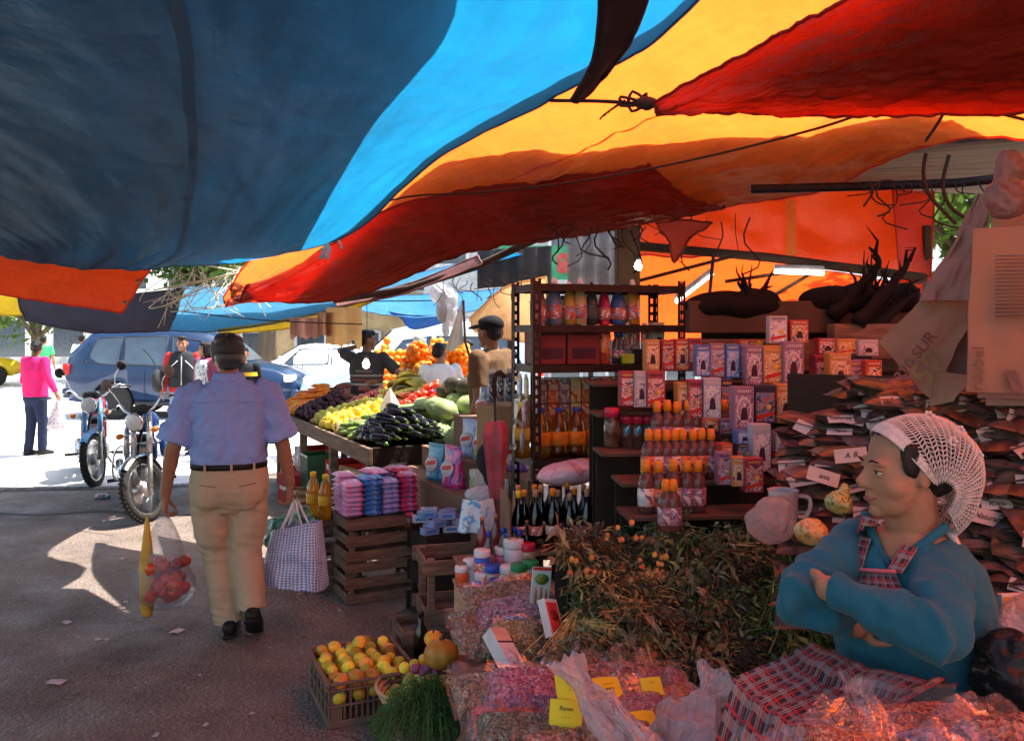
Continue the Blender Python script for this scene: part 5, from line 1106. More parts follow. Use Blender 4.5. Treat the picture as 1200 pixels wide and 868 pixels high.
for k,(s,t,z,sc_)in enumerate(((.04,.86,.10,1),(.24,.84,.10,1.05),(.44,.84,.12,1),(.05,1.06,.12,1.1),(.26,1.05,.13,1.08),(.46,1.04,.15,1.0),(.14,.94,.28,1.05),(.35,.94,.29,1),(.15,1.15,.29,1.05),(.38,1.14,.31,1.0),(-.12,1.10,.12,1.15),(-.10,.92,.08,.95),(.62,1.0,.20,.95),(.55,.9,.28,.9))):
 fruit('cabbage',T(s+.05,t-.22,zbed(s,t)+z-.09),(U(-.5,.5),U(-.5,.5),U(0,6)),'pale green cabbage in the pile right of the aubergines','cabbages on the fruit table',sc_*.9)
for k,(s,t,z)in enumerate(((.42,1.12,.47),(.28,1.2,.46),(.50,1.22,.45),(.16,1.28,.42),(.62,1.15,.40))):
 fruit('avocado',T(s+.05,t-.22,zbed(s,t)+z-.11),(1.5+U(-.3,.3),U(-.4,.4),U(0,6)),'large dark avocado lying on top of the cabbages','dark avocados on the cabbages',1.5)
fruit('melon',T(.10,1.12,zbed(0,1.3)+.30),(.4,.2,1),'large green yellow melon on top of the cabbages',None,1.05)
fruit('melon',T(-.08,1.16,zbed(0,1.3)+.20),(.4,.8,2),'darker melon at the right end beside the large melon',None,.9)
q=pm('plantain',(.42,.33,.05),.5,.15,.5,(.14,.12,.03),nscale=7)
g=MB();
for k in range(7):
 a=(k-3)*.17;g.tube(crv([(0,0,0),(.06*sin(a)+.01,.04,.03),(.16*sin(a),.11,.035),(.22*sin(a),.19,.0)],8),[.008,.014,.019,.021,.021,.019,.016,.011,.005],8)
plm=g.mesh('plantain_hand',[q])
for i in range(20):
 u=(i%4)/3;v=((i//4)%3)/2;L_=i//12;s=1.95+.50*u;t=.92+.22*v
 o=link('plantain_hand',plm);o.location=T(s,t,.92+.11*L_+.12*v+.10*(1-(2*u-1)**2));o.rotation_euler=(U(-.5,.5),U(-.5,.5),U(-2.6,-1.2));o.scale=(1.15,)*3
 tag(o,'hand of greenish brown plantains piled at the back of the fruit table','plantains','hands of plantains')
g=MB();g.lathe([(.11,0),(.075,.07),(.04,.13),(.004,.19)],5,smooth=False);o=tag(g.build('paper_cone',mat('pale_cardboard',(.62,.50,.38),.85)),'folded pale cardboard cone standing among chillies and tomatoes','cardboard cone');o.location=T(.98,.50,1.02)
def carton(label,loc,size,rz,m,panels=(),group=None,txt=None,txtm=None,flap=False,name='cardboard_box',cat='box'):
 t=thing(name,label,cat,loc,rz,group);g=MB();x,y,z=size
 if flap:
  w=.008
  g.box((0,0,w/2),(x,y,w));
  for sx in(-1,1):g.box((sx*(x/2-w/2),0,z/2),(w,y,z))
  for sy in(-1,1):g.box((0,sy*(y/2-w/2),z/2),(x-2*w,w,z))
 else:g.box((0,0,z/2),size,ch=.004)
 g.build('carton',m,t)
 for face,u,v,w_,h_,pmx in panels:
  g=MB();M={'front':Matrix.Translation((u*x/2,-y/2-.0015,v*z))@Matrix.Rotation(pi/2,4,'X'),'left':Matrix.Translation((-x/2-.0015,u*y/2,v*z))@Matrix.Rotation(-pi/2,4,'Z')@Matrix.Rotation(pi/2,4,'X'),'top':Matrix.Translation((u*x/2,v*y/2,z+.0015))}[face]
  g.add([(-w_/2,-h_/2,0),(w_/2,-h_/2,0),(w_/2,h_/2,0),(-w_/2,h_/2,0)],[(0,1,2,3)],0,False,M);g.build('printed_panel',pmx,t)
 return t
redc=mat('red_carton',(.50,.035,.03),.6,nscale=3,namt=.12,dirt=.15);grnc=mat('green_carton',(.05,.13,.07),.6);whc=mat('white_print',(.75,.72,.68),.6,nscale=6);kraft=mat('kraft_board',(.34,.21,.115),.85,nscale=4,namt=.15,bump=.2,dirt=.2)
def TF(s,t,z):return T(s,t,z)
carton('red fruit carton with white print under the table, left of the folded crates',T(1.55,.28,.19),(.42,.34,.30),AROT-pi/2,redc,[('front',0,.8,.3,.05,whc),('front',-.5,.4,.10,.09,whc),('left',-.2,.55,.14,.1,whc)],flap=True)
carton('red carton with white plastic sheet under the table at the far end',T(2.55,.22,.20),(.40,.34,.30),AROT-pi/2+.1,redc,[('front',.1,.5,.14,.10,whc)],flap=True)
carton('dark green carton between the two red cartons under the table',T(2.05,.10,.19),(.30,.25,.32),AROT-pi/2,grnc,[('front',0,.5,.24,.26,mat('dark_print',(.03,.05,.035),.6)),('front',0,.95,.28,.02,whc)],flap=True)
carton('second red carton standing below on the ground under the table',T(2.35,-.02,0),(.30,.3,.28),AROT-pi/2+.15,redc,[('front',.0,.5,.2,.04,whc)])
def slat_crate(label,loc,size,rz,m,rows=3,group=None,dark=None,gap=.35,thick=.012,floor=True,posts=.03,open_=True,tilt=None,cat='crate',name='wooden_crate'):
 t=thing(name,label,cat,loc,rz,group)
 if tilt:t.rotation_euler=tilt
 x,y,z=size;hs=z/rows*(1-gap)
 for r in range(rows):
  zc=hs/2+(z-hs)*r/max(1,rows-1)
  for sy in(-1,1):g=MB();g.box((0,sy*(y/2-thick/2),zc+U(-.004,.004)),(x+U(-.006,.012),thick,hs*U(.92,1.06)),ch=.0025,rz=U(-.006,.006));g.build('slat',m,t)
  for sx in(-1,1):g=MB();g.box((sx*(x/2-thick*1.5-.001),0,zc+U(-.004,.004)),(thick,y-thick*2.2,hs*U(.92,1.06)),ch=.0025);g.build('slat',m,t)
 for sx in(-1,1):
  for sy in(-1,1):g=MB();g.box((sx*(x/2-thick*2-posts/2-.002),sy*(y/2-thick-posts/2-.001),z/2+.002),(posts,posts,z+.008),ch=.003);g.build('corner_post',m,t)
 if floor:
  for k in range(4):g=MB();g.box((0,-y/2+thick+(y-2*thick)*(k+.5)/4,.008),(x-.05,(y-2*thick)/4*.8,.010),ch=.002);g.build('floor_board',m,t)
 return t
slat_crate('small pale wooden crate below the dark green carton under the table',T(2.0,-.03,0),(.30,.24,.18),AROT-pi/2,wood_p,3)
slat_crate('pale wooden crate at the far end under the fruit table',T(2.95,.12,0),(.40,.30,.30),AROT-pi/2,wood_p,4)
for k in range(6):
 t_=thing('wooden_tray','thin pale wooden tray leaning with others under the fruit table','tray',T(.42+.12*k+(.10 if k>2 else 0),.12,.20),0,'wooden trays under the fruit table')
 t_.rotation_euler=(radians(-8),0,AROT-pi/2+.25);g=MB()
 for sx in(-1,1):g=MB();g.box((sx*.13,0,.15),(.025,.02,.30),ch=.003);g.build('side_rail',wood_p,t_)
 for z in(.01,.29):g=MB();g.box((0,0,z),(.24,.02,.025),ch=.003);g.build('end_rail',wood_p,t_)
g=MB();g.grid(lambda u,v:V((u-.5)*.22,-.02-.06*sin(v*3)-.02*nz(u*4,v*4),.28*(1-v)),10,12);o=tag(g.build('plastic_sheet',filmmat('white_film',(.85,.85,.85),.15,.8,.3,.6,9)),'white plastic sheet hanging from the far red carton','plastic');o.location=T(2.40,.05,.26);o.rotation_euler=(0,0,AROT-pi/2)
ot=thing('orange_stand','low wooden stand carrying the big heap of oranges','stand',V(-1.15,11.2,0),.05);m=MB();m.box((0,0,.89),(2.1,1.5,.05));m.build('tabletop',wood_d,ot)
for sx in(-1,1):
 for sy in(-1,1):m=MB();m.box((sx*.95,sy*.65,.43),(.07,.07,.87));m.build('leg',wood_d,ot)
q=N('orange_net_bag');co=q.coords('UV');
bagm=[]
net_o=mat('orange_net',(.80,.20,.03),.6,rand=.3)
def netbag(mb_,n=16):
 g=MB();rings=[]
 for k in range(9):
  v=k/8;r=.15*sin(pi*min(.98,v*.93+.03))**.6;rings.append([V(r*cos(a)*(1+.10*sin(5*a+k*2.1)),r*sin(a)*(1+.1*sin(5*a+k*2.1)),v*.36)for a in[2*pi*i/n for i in range(n)]])
 g.loft(rings);return g
for i in range(9):
 t_=thing('orange_sack','orange mesh sack of oranges slumped on the front of the heap','sack',V(-1.05+.30*(i%3)-.1*(i//3),10.55+.20*(i//3),.95+.19*(i//3)),0,'mesh sacks of oranges');t_.rotation_euler=(U(.9,1.3),0,U(-.6,.9))
 g=MB();wf=[]
 for k in range(9):
  for j in range(14):pass
 for k in range(34):
  a=k*2.399;z=.04+.30*(k/34);r=.115*sin(pi*min(.95,z/.38+.05))**.5;g.ell((r*cos(a),r*sin(a),z),.042,9,6)
 g.build('fruit_fill',pm('orange',(1,1,1)),t_)
 gg=MB()
 for s_ in(-1,1):
  for k in range(14):
   gg.tube([V((.152*sin(pi*min(.97,v*.93+.03))**.5)*cos(2*pi*k/14+s_*v*2.4),(.152*sin(pi*min(.97,v*.93+.03))**.5)*sin(2*pi*k/14+s_*v*2.4),v*.37)for v in[j/9 for j in range(10)]],.0022,3)
 gg.tube([(0,0,.36),(0,0,.42)],[.012,.025],6);gg.build('net',net_o,t_)
no=0
for L_ in range(9):
 nx=20-L_;ny=5-(L_//3)
 for i in range(nx):
  for j in range(ny):
   if j>1 and L_<7 and i not in(0,nx-1):continue
   x=(i-(nx-1)/2)*.088+(.03 if L_%2 else 0)+U(-.012,.012);y=j*.08+L_*.075+U(-.01,.01)
   z=.985+L_*.076+U(-.008,.008)
   if L_>4 and abs(x+.2)<.28-.0*L_ and L_>6:continue
   if no>=298:continue
   fruit('orange',V(-1.15+x,10.52+y,z),(U(0,3),U(0,3),0),'loose bright orange in the big heap behind the boy in white','oranges in the heap',U(1.08,1.28));no+=1
g=MB();g.box((0,0,.17),(.5,.35,.34),ch=.01);g.box((0,-.176,.17),(.42,.01,.06));o=tag(g.build('foam_box',mat('pale_foam',(.62,.56,.48),.8)),'pale box at the right end of the orange heap','box');o.location=P(565,450,9.6)-V(0,0,.3)
rod('flag_pole','thin dark pole leaning beside the hanging white cloth',[P(543,352,7.4),P(545,400,7.6),P(557,440,8.0)],.012,wood_dk,'pole')
g=MB();a,b_,c_=P(541,352,7.38),P(522,408,7.5),P(543,408,7.45)
g.grid(lambda u,v:a.lerp(b_.lerp(c_,u),v)+V(0,.02*sin(u*9)*v,0)+V(0,0,-.03*sin(u*5)*v),12,16);tag(g.build('white_cloth',cloth('white_cotton',(.78,.74,.72))),'white cloth hanging like a flag from the leaning pole','cloth')
for k,(x0,x1,y0,y1,m_,lab)in enumerate(((340,372,372,400,cloth('pink_rag',(.62,.33,.26)),'torn pinkish cloth hanging below the yellow tarp hem, the left one'),(372,392,366,398,cloth('brown_rag',(.52,.28,.17)),'brown rag hanging between the pink rag and the cream cloth'),(382,424,360,412,tan_t,'cream cloth sheet hanging beside the seller with raised arm'))):
 g=MB();d0=8.9
 g.grid(lambda u,v:P(x0+(x1-x0)*u,y0+(y1-y0)*v*(.85+.2*nz(u*6,k*3)),d0+.06*sin(u*11+k)),14,14);tag(g.build('hanging_cloth',m_),lab,'cloth')
bulb_on=mat('lit_bulb',(1,.85,.55),.3,emit=26)
def bulb(label,p,top,r=.03):
 t=thing('light_bulb',label,'light bulb',p);g=MB();g.lathe([(.002,-r*1.3),(r*.6,-r*1.15),(r,-r*.3),(r*.9,r*.3),(r*.45,r*1.1),(r*.4,r*1.4)],14);g.build('glass_bulb',bulb_on,t)
 g=MB();g.lathe([(r*.5,r*1.3),(r*.55,r*2.4),(r*.2,r*2.8)],10);g.build('socket',plas_m,t)
 g=MB();g.tube(crv([V(0,0,r*2.7),V(.01,0,(top-p.z)*.5),V(0,0,top-p.z)],8),.004,5);g.build('cord',plas_m,t);return t
bulb('bare lit bulb hanging over the fruit in front of the seller',P(429,426,8.6),2.3,.036);bulb('bare lit bulb hanging against the orange tarp wall',P(748,311,5.2),2.75,.024)
def pillow(name,sx,sy,sz,m,n=10,seed=0,crimp=True):
 """soft sealed pack"""
 g=MB()
 for side_ in(1,-1):
  def f(u,v,side_=side_):
   e=(1-(2*u-1)**4)*(1-(2*v-1)**4);e=max(0,e)**.5
   w_=.12*nz(u*4+seed,v*4,side_+seed)
   return V((u-.5)*sx*(1-.04*e),(v-.5)*sy,side_*sz/2*e*(1+w_)+(.001*side_))
  g.grid(f,n,n,0 if side_>0 else(1 if isinstance(m,list)and len(m)>1 else 0))
 if crimp:
  for s_ in(-1,1):g.box((0,s_*(sy/2+.004),0),(sx*.98,.014,.0016))
 return g.mesh(name,m if isinstance(m,list)else[m])
def grp(o,mesh,name=None):return o
ds=thing('display_shelf','stepped brown wooden shelf of detergent bags beside the fruit table','shelf',T(0,0),AROT)
ply=mat('brown_plywood',(.24,.14,.09),.7,nscale=3,namt=.2,bump=.2,stretch=(1,1,5),dirt=.25)
for t0,t1,z,s0,s1 in((.10,.35,.70,-2.15,-.25),(.34,.59,.85,-2.0,-.25),(.58,.82,1.08,-1.35,-.3)):
 g=MB();g.box(((t0+t1)/2,(s0+s1)/2,z-.01),(t1-t0,s1-s0,.02),ch=.003);g.build('shelf_board',ply,ds)
 g=MB();g.box((t0+.012,(s0+s1)/2,z-.13),(.018,s1-s0-.01,.218),ch=.002);g.build('riser',ply,ds)
 for s in(s0+.03,s1-.03):g=MB();g.box((t1-.04,s,(z-.02)/2),(.05,.05,z-.022),ch=.003);g.build('leg',wood_d,ds)
def detbag(label,s,t,z,cols,rz,sz=(.19,.25,.09),group=None):
 t_=thing('detergent_bag',label,'detergent bag',T(s,t,z),AROT-pi/2+rz,group)
 base=cols[0];pmn=printmat('bag_%s'%label[:14].replace(' ','_'),base,cols[1:],9,rough=.28)
 g=MB();w,h,d=sz
 def ring(k):
  v=k/8;th=d*(1-v**2.2)*.5+.004;ww=w/2*(1-.10*sin(v*pi))
  return ringe((.006*nz(v*3,w*50),0,h*v),V(1,0,0),V(0,1,0),ww,th*(1+.12*nz(v*4,label.__len__())),20,3-v)
 g.loft([ring(k)for k in range(9)]);g.build('bag',pmn,t_)
 g=MB();M_=Matrix.Translation((0,-d*.5*.92-.003,h*.46))@Matrix.Rotation(radians(-12),4,'X')
 g.loft([[V(w*.36*cos(a),0,h*.20*sin(a))for a in[2*pi*k/20 for k in range(20)]],[V(w*.36*cos(a),-.004,h*.20*sin(a))for a in[2*pi*k/20 for k in range(20)]]],M=M_);
 g.add([(-w*.3,-.006,-.02),(w*.26,-.006,.0),(w*.3,-.006,.03),(-w*.26,-.006,.012)],[(0,1,2,3)],1,M=M_);g.build('emblem',[mat('emblem_white',(.75,.75,.78),.3),mat('emblem_red',(.6,.03,.04),.3)],t_)
 return t_
detbag('blue detergent bag with green swirl, left on the lowest shelf',-.92,.20,.70,[(.02,.16,.55),(.05,.40,.60),(.15,.5,.2)],.25)
detbag('pink and magenta detergent bag, right on the lowest shelf',-1.22,.20,.70,[(.55,.02,.20),(.70,.10,.35),(.12,.10,.45),(.8,.5,.1)],.15,(.21,.27,.10))
detbag('pale blue detergent bag standing on the middle shelf',-.95,.44,.85,[(.16,.28,.62),(.35,.45,.75),(.75,.55,.2)],.3,(.17,.26,.08))
detbag('lime green detergent bag standing on the middle shelf',-1.16,.44,.85,[(.25,.55,.05),(.45,.70,.08),(.1,.3,.6),(.8,.3,.1)],.2,(.17,.26,.08))
detbag('orange red detergent bag standing on the middle shelf',-1.40,.44,.85,[(.75,.10,.02),(.80,.28,.03),(.2,.15,.5)],.15,(.18,.25,.08))
detbag('purple detergent bag at the right end of the middle shelf',-1.64,.46,.85,[(.15,.07,.32),(.25,.12,.5),(.6,.2,.3)],.1,(.17,.25,.08))
detbag('navy and black detergent bag with orange emblem on the top shelf',-.72,.68,1.08,[(.02,.025,.08),(.03,.05,.2),(.35,.35,.38),(.5,.2,.03)],.1,(.22,.23,.11))
carton('plain brown carton on the top detergent shelf',T(-1.12,.72,1.08),(.26,.2,.20),AROT-pi/2,kraft)
carton('small white and green carton on the lowest shelf near the umbrella',T(-1.62,.2,.70),(.09,.09,.17),AROT-pi/2,mat('white_carton',(.62,.66,.60),.5),[('front',0,.5,.08,.09,printmat('leaf_print',(.05,.22,.08),[(.3,.45,.2),(.7,.7,.6)],30))])
carton('second white carton with blue print on the lowest shelf',T(-1.86,.22,.70),(.10,.08,.15),AROT-pi/2,mat('white_carton',(1,1,1)),[('front',0,.5,.08,.07,mat('blue_print',(.05,.15,.5),.5))])
g=MB();g.ell((0,0,.05),(.10,.07,.05),14,9);g.ell((.06,.02,.06),(.07,.05,.05),12,8);o=tag(fuse(g,'white_sack',cloth('white_poly',(.62,.64,.72),bump=.5),None,.006,3,lambda c:.006*nz(c.x*40,c.y*40,c.z*40)),'small crumpled white bag on the lowest shelf by the umbrella','bag');o.location=T(-1.78,.14,.70)
def bottle(name,prof,m,capm,cap_prof,label=None,lm=None,n=14,liquid=None,capn='cap',label_text=None):
 """returns a template thing at the origin: glass, cap, paper label"""
 t=thing(name,'x','bottle')
 g=MB();g.lathe(prof,n);g.build('glass' if liquid else 'bottle_body',m,t)
 g=MB();g.lathe(cap_prof,n);g.build(capn,capm,t)
 if label:
  r,z0,z1=label;g=MB();g.lathe([(r,z0),(r+.0012,z0+.001),(r+.0012,z1-.001),(r,z1)],n+4);lo=g.build('paper_label',lm,t)
 return t
def place(tmpl,loc,rz,label,group=None,sc=1,first=[0]):
 o=dup(tmpl,V(*loc),rz,label,group,sc);return o
TEMPL=[]
def template(o):TEMPL.append(o);return o
oil=liquidmat('golden_oil',(.95,.55,.03),.25);oil2=liquidmat('pale_oil',(.95,.62,.08),.45)
ycap=mat('yellow_cap',(.85,.52,.02),.35,coat=.3);ocap=mat('orange_cap',(.85,.25,.02),.4,coat=.2);bcap=mat('blue_cap',(.03,.08,.45),.35,coat=.3);rcap=mat('red_cap',(.50,.02,.06),.4,coat=.3);wcap=mat('white_cap',(.72,.70,.72),.4,coat=.2);gcap=mat('green_cap',(.02,.25,.08),.4,coat=.2);cork=mat('cork',(.50,.25,.14),.85);kcap=mat('black_cap_plastic',(.02,.02,.02),.4)
lblY=printmat('yellow_label',(.80,.48,.03),[(.6,.1,.03),(.15,.06,.05)],24);lblR=printmat('red_label',(.55,.05,.05),[(.75,.5,.4),(.1,.05,.1)],24);lblB=printmat('pale_blue_label',(.35,.45,.62),[(.7,.5,.4),(.15,.1,.2)],22);lblP=printmat('mauve_label',(.42,.25,.32),[(.2,.08,.14),(.6,.45,.4)],24);lblW=printmat('white_label',(.70,.66,.60),[(.5,.1,.08),(.2,.3,.5)],24)
big_oil=bottle('oil_bottle',[(.030,0),(.042,.006),(.043,.05),(.040,.07),(.043,.09),(.043,.17),(.040,.20),(.026,.245),(.016,.262),(.016,.275)],oil,ycap,[(.019,.268),(.020,.300),(.017,.302)],(.0445,.10,.165),mat('clear_label',(.75,.45,.05),.3),16,True);template(big_oil)
place(big_oil,P(367,606,5.75),.3,'full yellow capped oil bottle on the crate behind the man, left one',None,1.02)
o=place(big_oil,P(381,609,5.65),1.2,'half full clear capped oil bottle on the crate, right one',None,1.0)
cs=P(376,607,5.75)
slat_crate('low worn crate standing under the two oil bottles',V(cs.x+.05,cs.y+.12,0),(.36,.42,cs.z-.004),AROT,wood_c,4);
g=MB();g.box((0,0,0),(.36,.42,.012),ch=.002);o=g.build('lid_board',wood_c,None);o.location=(cs.x+.05,cs.y+.12,cs.z-.006);o.rotation_euler=(0,0,AROT);tag(o,'board lying on the low crate under the oil bottles','board')
sc0=V(-1.04,5.34,0);scx=.50;scy=.36
stack_c=sc0+B_*(scx/2)+A_*(scy/2)
slat_crate('dark slatted crate at the bottom of the stack under the washing packs',stack_c,(scx,scy,.262),AROT,wood_c,3,gap=.28)
slat_crate('dark slatted crate on top of the stack, carrying the washing packs',stack_c+V(0,0,.268),(scx,scy,.262),AROT+.03,wood_c,3,gap=.28)
g=MB();g.box((0,0,.262),(scx-.01,scy-.01,.008));o=g.build('tray_board',wood_c);o.location=stack_c+V(0,0,.270);o.rotation_euler=(0,0,AROT+.03);tag(o,'thin board on the crates under the washing packs','board')
packs=[]
for nm,c0,c1 in(('pink',(.68,.16,.42),[(.78,.35,.62),(.5,.5,.75)]),('blue',(.03,.10,.46),[(.06,.25,.65),(.3,.45,.75)]),('violet',(.32,.22,.55),[(.48,.40,.72),(.2,.3,.7)]),('red',(.52,.01,.07),[(.68,.05,.16),(.3,.3,.7)])):
 packs.append((nm,[pillow('washing_pack',.165,.115,.042,[printmat('pack_'+nm,c0,c1,11,rough=.3)],10,k)for k in range(2)]))
for ci,(nm,ms)in enumerate(packs):
 for row in range(2):
  for L_ in range(7+(1 if(ci+row)%2 else 0)):
   o=link('washing_powder_pack',ms[L_%2])
   p=stack_c+B_*(-.185+.122*ci+U(-.004,.004))+A_*(-.088+.172*row+U(-.008,.008))+V(0,0,.560+.031*L_)
   o.location=p;o.rotation_euler=(U(-.05,.05),U(-.05,.05),AROT+pi/2+U(-.06,.06))
   tag(o,'%s washing powder pack in the %s column stacked on the crates'%(nm,nm),'washing powder','%s washing powder packs'%nm)
for k,(nm,x,y,z,r)in enumerate((('pink',-.02,-.02,.805,.5),('red',.17,.03,.80,.2))):
 o=link('washing_powder_pack',dict(packs)[nm][1]);o.location=stack_c+B_*x+A_*y+V(0,0,z);o.rotation_euler=(.1,.05,AROT+r);tag(o,'%s washing powder pack lying loose on top of the stack'%nm,'washing powder')
lc=P(505,640,5.0);lc.z=0
slat_crate('low dark crate holding the pale blue soap boxes',V(-.30,5.28,0),(.62,.34,.50),AROT,wood_d,3,gap=.3)
g=MB();g.box((0,0,.505),(.62,.34,.01));o=g.build('lid_board',wood_d);o.location=(-.30,5.28,0);o.rotation_euler=(0,0,AROT);tag(o,'dark board under the pale blue soap boxes','board')
soapm=[mat('soap_box_%d'%k,c,.4,nscale=14,namt=.15,coat=.2)for k,c in enumerate(((.30,.36,.62),(.42,.46,.66),(.15,.38,.62),(.55,.52,.62)))]
for k in range(26):
 t_=thing('soap_box','pale blue soap box stacked loosely on the low dark crate','soap box',V(-.30,5.28,.512+.042*(k//11))+B_*(-.26+.05*(k%11)+U(-.01,.01))+A_*(-.10+.09*(k%3)+U(-.02,.02)),AROT+U(-.5,.5),'pale blue soap boxes')
 g=MB();g.box((0,0,.02),(.10,.06,.04),ch=.002);g.build('carton',soapm[k%4],t_);g=MB();g.box((0,-.0305,.02),(.06,.001,.018));g.box((0,0,.0405),(.06,.03,.001));g.build('print',mat('soap_print',(.1,.2,.55)if k else(.1,.2,.55),.4),t_)
for k in range(4):
 t_=thing('soap_box','larger lilac soap carton at the front of the low dark crate','soap box',V(-.30,5.28,.512+.06*(k//2))+B_*(.02+.17*(k%2))-A_*.13,AROT+U(-.1,.1),'larger lilac soap cartons')
 g=MB();g.box((0,0,.029),(.16,.07,.058),ch=.002);g.build('carton',mat('lilac_carton',(.36,.36,.58),.5),t_);g=MB();g.box((0,-.0355,.03),(.12,.001,.02));g.build('print',soapm[2],t_)
for k in range(3):
 t_=thing('jar','small brown jar behind the pale blue soap boxes','jar',V(-.30,5.28,.512)+B_*(-.30+.07*k)+A_*.14,0,'small brown jars');g=MB();g.lathe([(.028,0),(.03,.01),(.03,.06),(.024,.068)],12);g.build('glass',mat('brown_glass',(.08,.025,.012),.15,coat=.4),t_);g=MB();g.lathe([(.026,.068),(.026,.085),(.022,.087)],12);g.build('lid',rcap,t_)
g=MB();g.grid(lambda u,v:V((u-.5)*(.16+.05*v),-.05*sin(u*pi)-.02*sin(u*14)*v,.17*(1-v)),14,10);o=tag(g.build('plastic_bag',printmat('blue_bag_print',(.10,.38,.68),[(.55,.65,.75)],16)),'light blue printed plastic bag hanging at the right of the soap boxes','bag');o.location=P(560,622,4.45);o.rotation_euler=(0,0,.2)
pc=thing('plastic_crate','brown plastic crate full of yellow green mandarins at the front','crate',V(0,0,0),0);plm_=mat('brown_crate_plastic',(.19,.115,.085),.6,nscale=6,namt=.2,dirt=.3,bump=.12)
Cx,Cy,Cz=.42,.48,.20
c0=P(383,857,3.67);pcr=radians(24);ex=V(cos(pcr),sin(pcr),0);ey=V(-sin(pcr),cos(pcr),0)
pc.location=V(c0.x,c0.y,0)+ex*Cx/2+ey*Cy/2;pc.rotation_euler=(0,0,pcr)
g=MB();g.box((0,0,.012),(Cx-.03,Cy-.03,.012));g.build('base',plm_,pc)
g=MB()
for(hx,hy)in((Cx/2,Cy/2),):
 for r0,z0,z1 in((0,.186,.200),(.004,.158,.166),(.010,.0,.03),(.008,.09,.098)):
  for sx in(-1,1):g.box((sx*(hx-r0-.008),0,(z0+z1)/2),(.018,2*(hy-r0),z1-z0),ch=.003);
  for sy in(-1,1):g.box((0,sy*(hy-r0-.008),(z0+z1)/2),(2*(hx-r0)-.036,.018,z1-z0),ch=.003)
g.build('rim_bands',plm_,pc)
g=MB()
for sy in(-1,1):
 for k in range(15):
  x=-Cx/2+.03+(Cx-.06)*k/14;g.box((x,sy*(Cy/2-.02),.095),(.009 if k not in(0,1,13,14)else .03,.006,.17))
for sx in(-1,1):
 for k in range(6):g.box((sx*(Cx/2-.018),-Cy/2+.03+(Cy-.06)*k/5,.095),(.007,.026,.17))
 g.box((sx*(Cx/2-.026),0,.10),(.004,Cy-.05,.16))
g.build('ribs',plm_,pc)
for k in range(72):
 i=k%36;L_=k//36;x=(-.15+.075*(i%5))+U(-.012,.012);y=-.20+.066*(i//5)+U(-.012,.012);z=.115+.055*L_+.02*(1-(x/.2)**2)+U(-.008,.012)
 if i>=35:x,y,z=U(-.05,.05),.1,.235
 p=Vector(pc.location)+ex*x+ey*y+V(0,0,z);fruit('mandarin',p,(U(-1,1),U(-1,1),U(0,6)),'yellow green mandarin heaped in the brown plastic crate','mandarins in the plastic crate',U(.85,1.2))
e0=P(478,770,4.35);e0.z=0
slat_crate('empty dark red wooden crate on the ground behind the limes',V(-.40,4.42,0),(.42,.32,.22),AROT-.12,wood_c,2,gap=.5,thick=.014,posts=.035)
slat_crate('empty wooden crate stacked on top of another behind the jars',V(-.29,4.50,.232),(.42,.34,.33),AROT-.2,wood_c,2,gap=.55,thick=.014,posts=.036)
jb=thing('jar_box','small wooden box shelf carrying jars of ointment and blue capped bottles','box',V(-.02,3.98,0),.25)
g=MB();g.box((0,0,.53),(.46,.34,.02),ch=.003);g.build('shelf_board',wood_p,jb);g=MB();g.box((0,.1,.64),(.46,.14,.015),ch=.003);g.build('shelf_board',wood_c,jb)
for sx in(-1,1):g=MB();g.box((sx*.215,0,.31),(.02,.32,.42),ch=.003);g.build('side_panel',wood_p,jb)
g=MB();g.box((0,.16,.35),(.43,.012,.55));g.build('back_panel',wood_c,jb)
for sx in(-1,1):
 for sy in(-1,1):g=MB();g.box((sx*.19,sy*.13,.05),(.04,.04,.1));g.build('leg',wood_c,jb)
jarp=[(.026,0),(.031,.004),(.032,.05),(.030,.062),(.024,.068)]
def jar(label,px,py,d,bodym,lidm,sc=1.0,group=None,lblm=None):
 t_=thing('jar',label,'jar',P(px,py,d),U(0,6),group);t_.scale=(sc,)*3
 g=MB();g.lathe(jarp,16);g.build('jar_body',bodym,t_);g=MB();g.lathe([(.031,.066),(.032,.070),(.032,.090),(.029,.093)],20);g.build('lid',lidm,t_)
 if lblm:g=MB();g.lathe([(.0322,.012),(.0332,.013),(.0332,.046),(.0322,.047)],18);g.build('paper_label',lblm,t_)
wj=mat('white_jar',(.72,.70,.72),.35,coat=.3);bj=mat('blue_jar',(.03,.10,.50),.3,coat=.4);cj=mat('clear_jar',(.42,.33,.24),.2,coat=.5);oj=mat('orange_jar',(.75,.13,.03),.35,coat=.3)
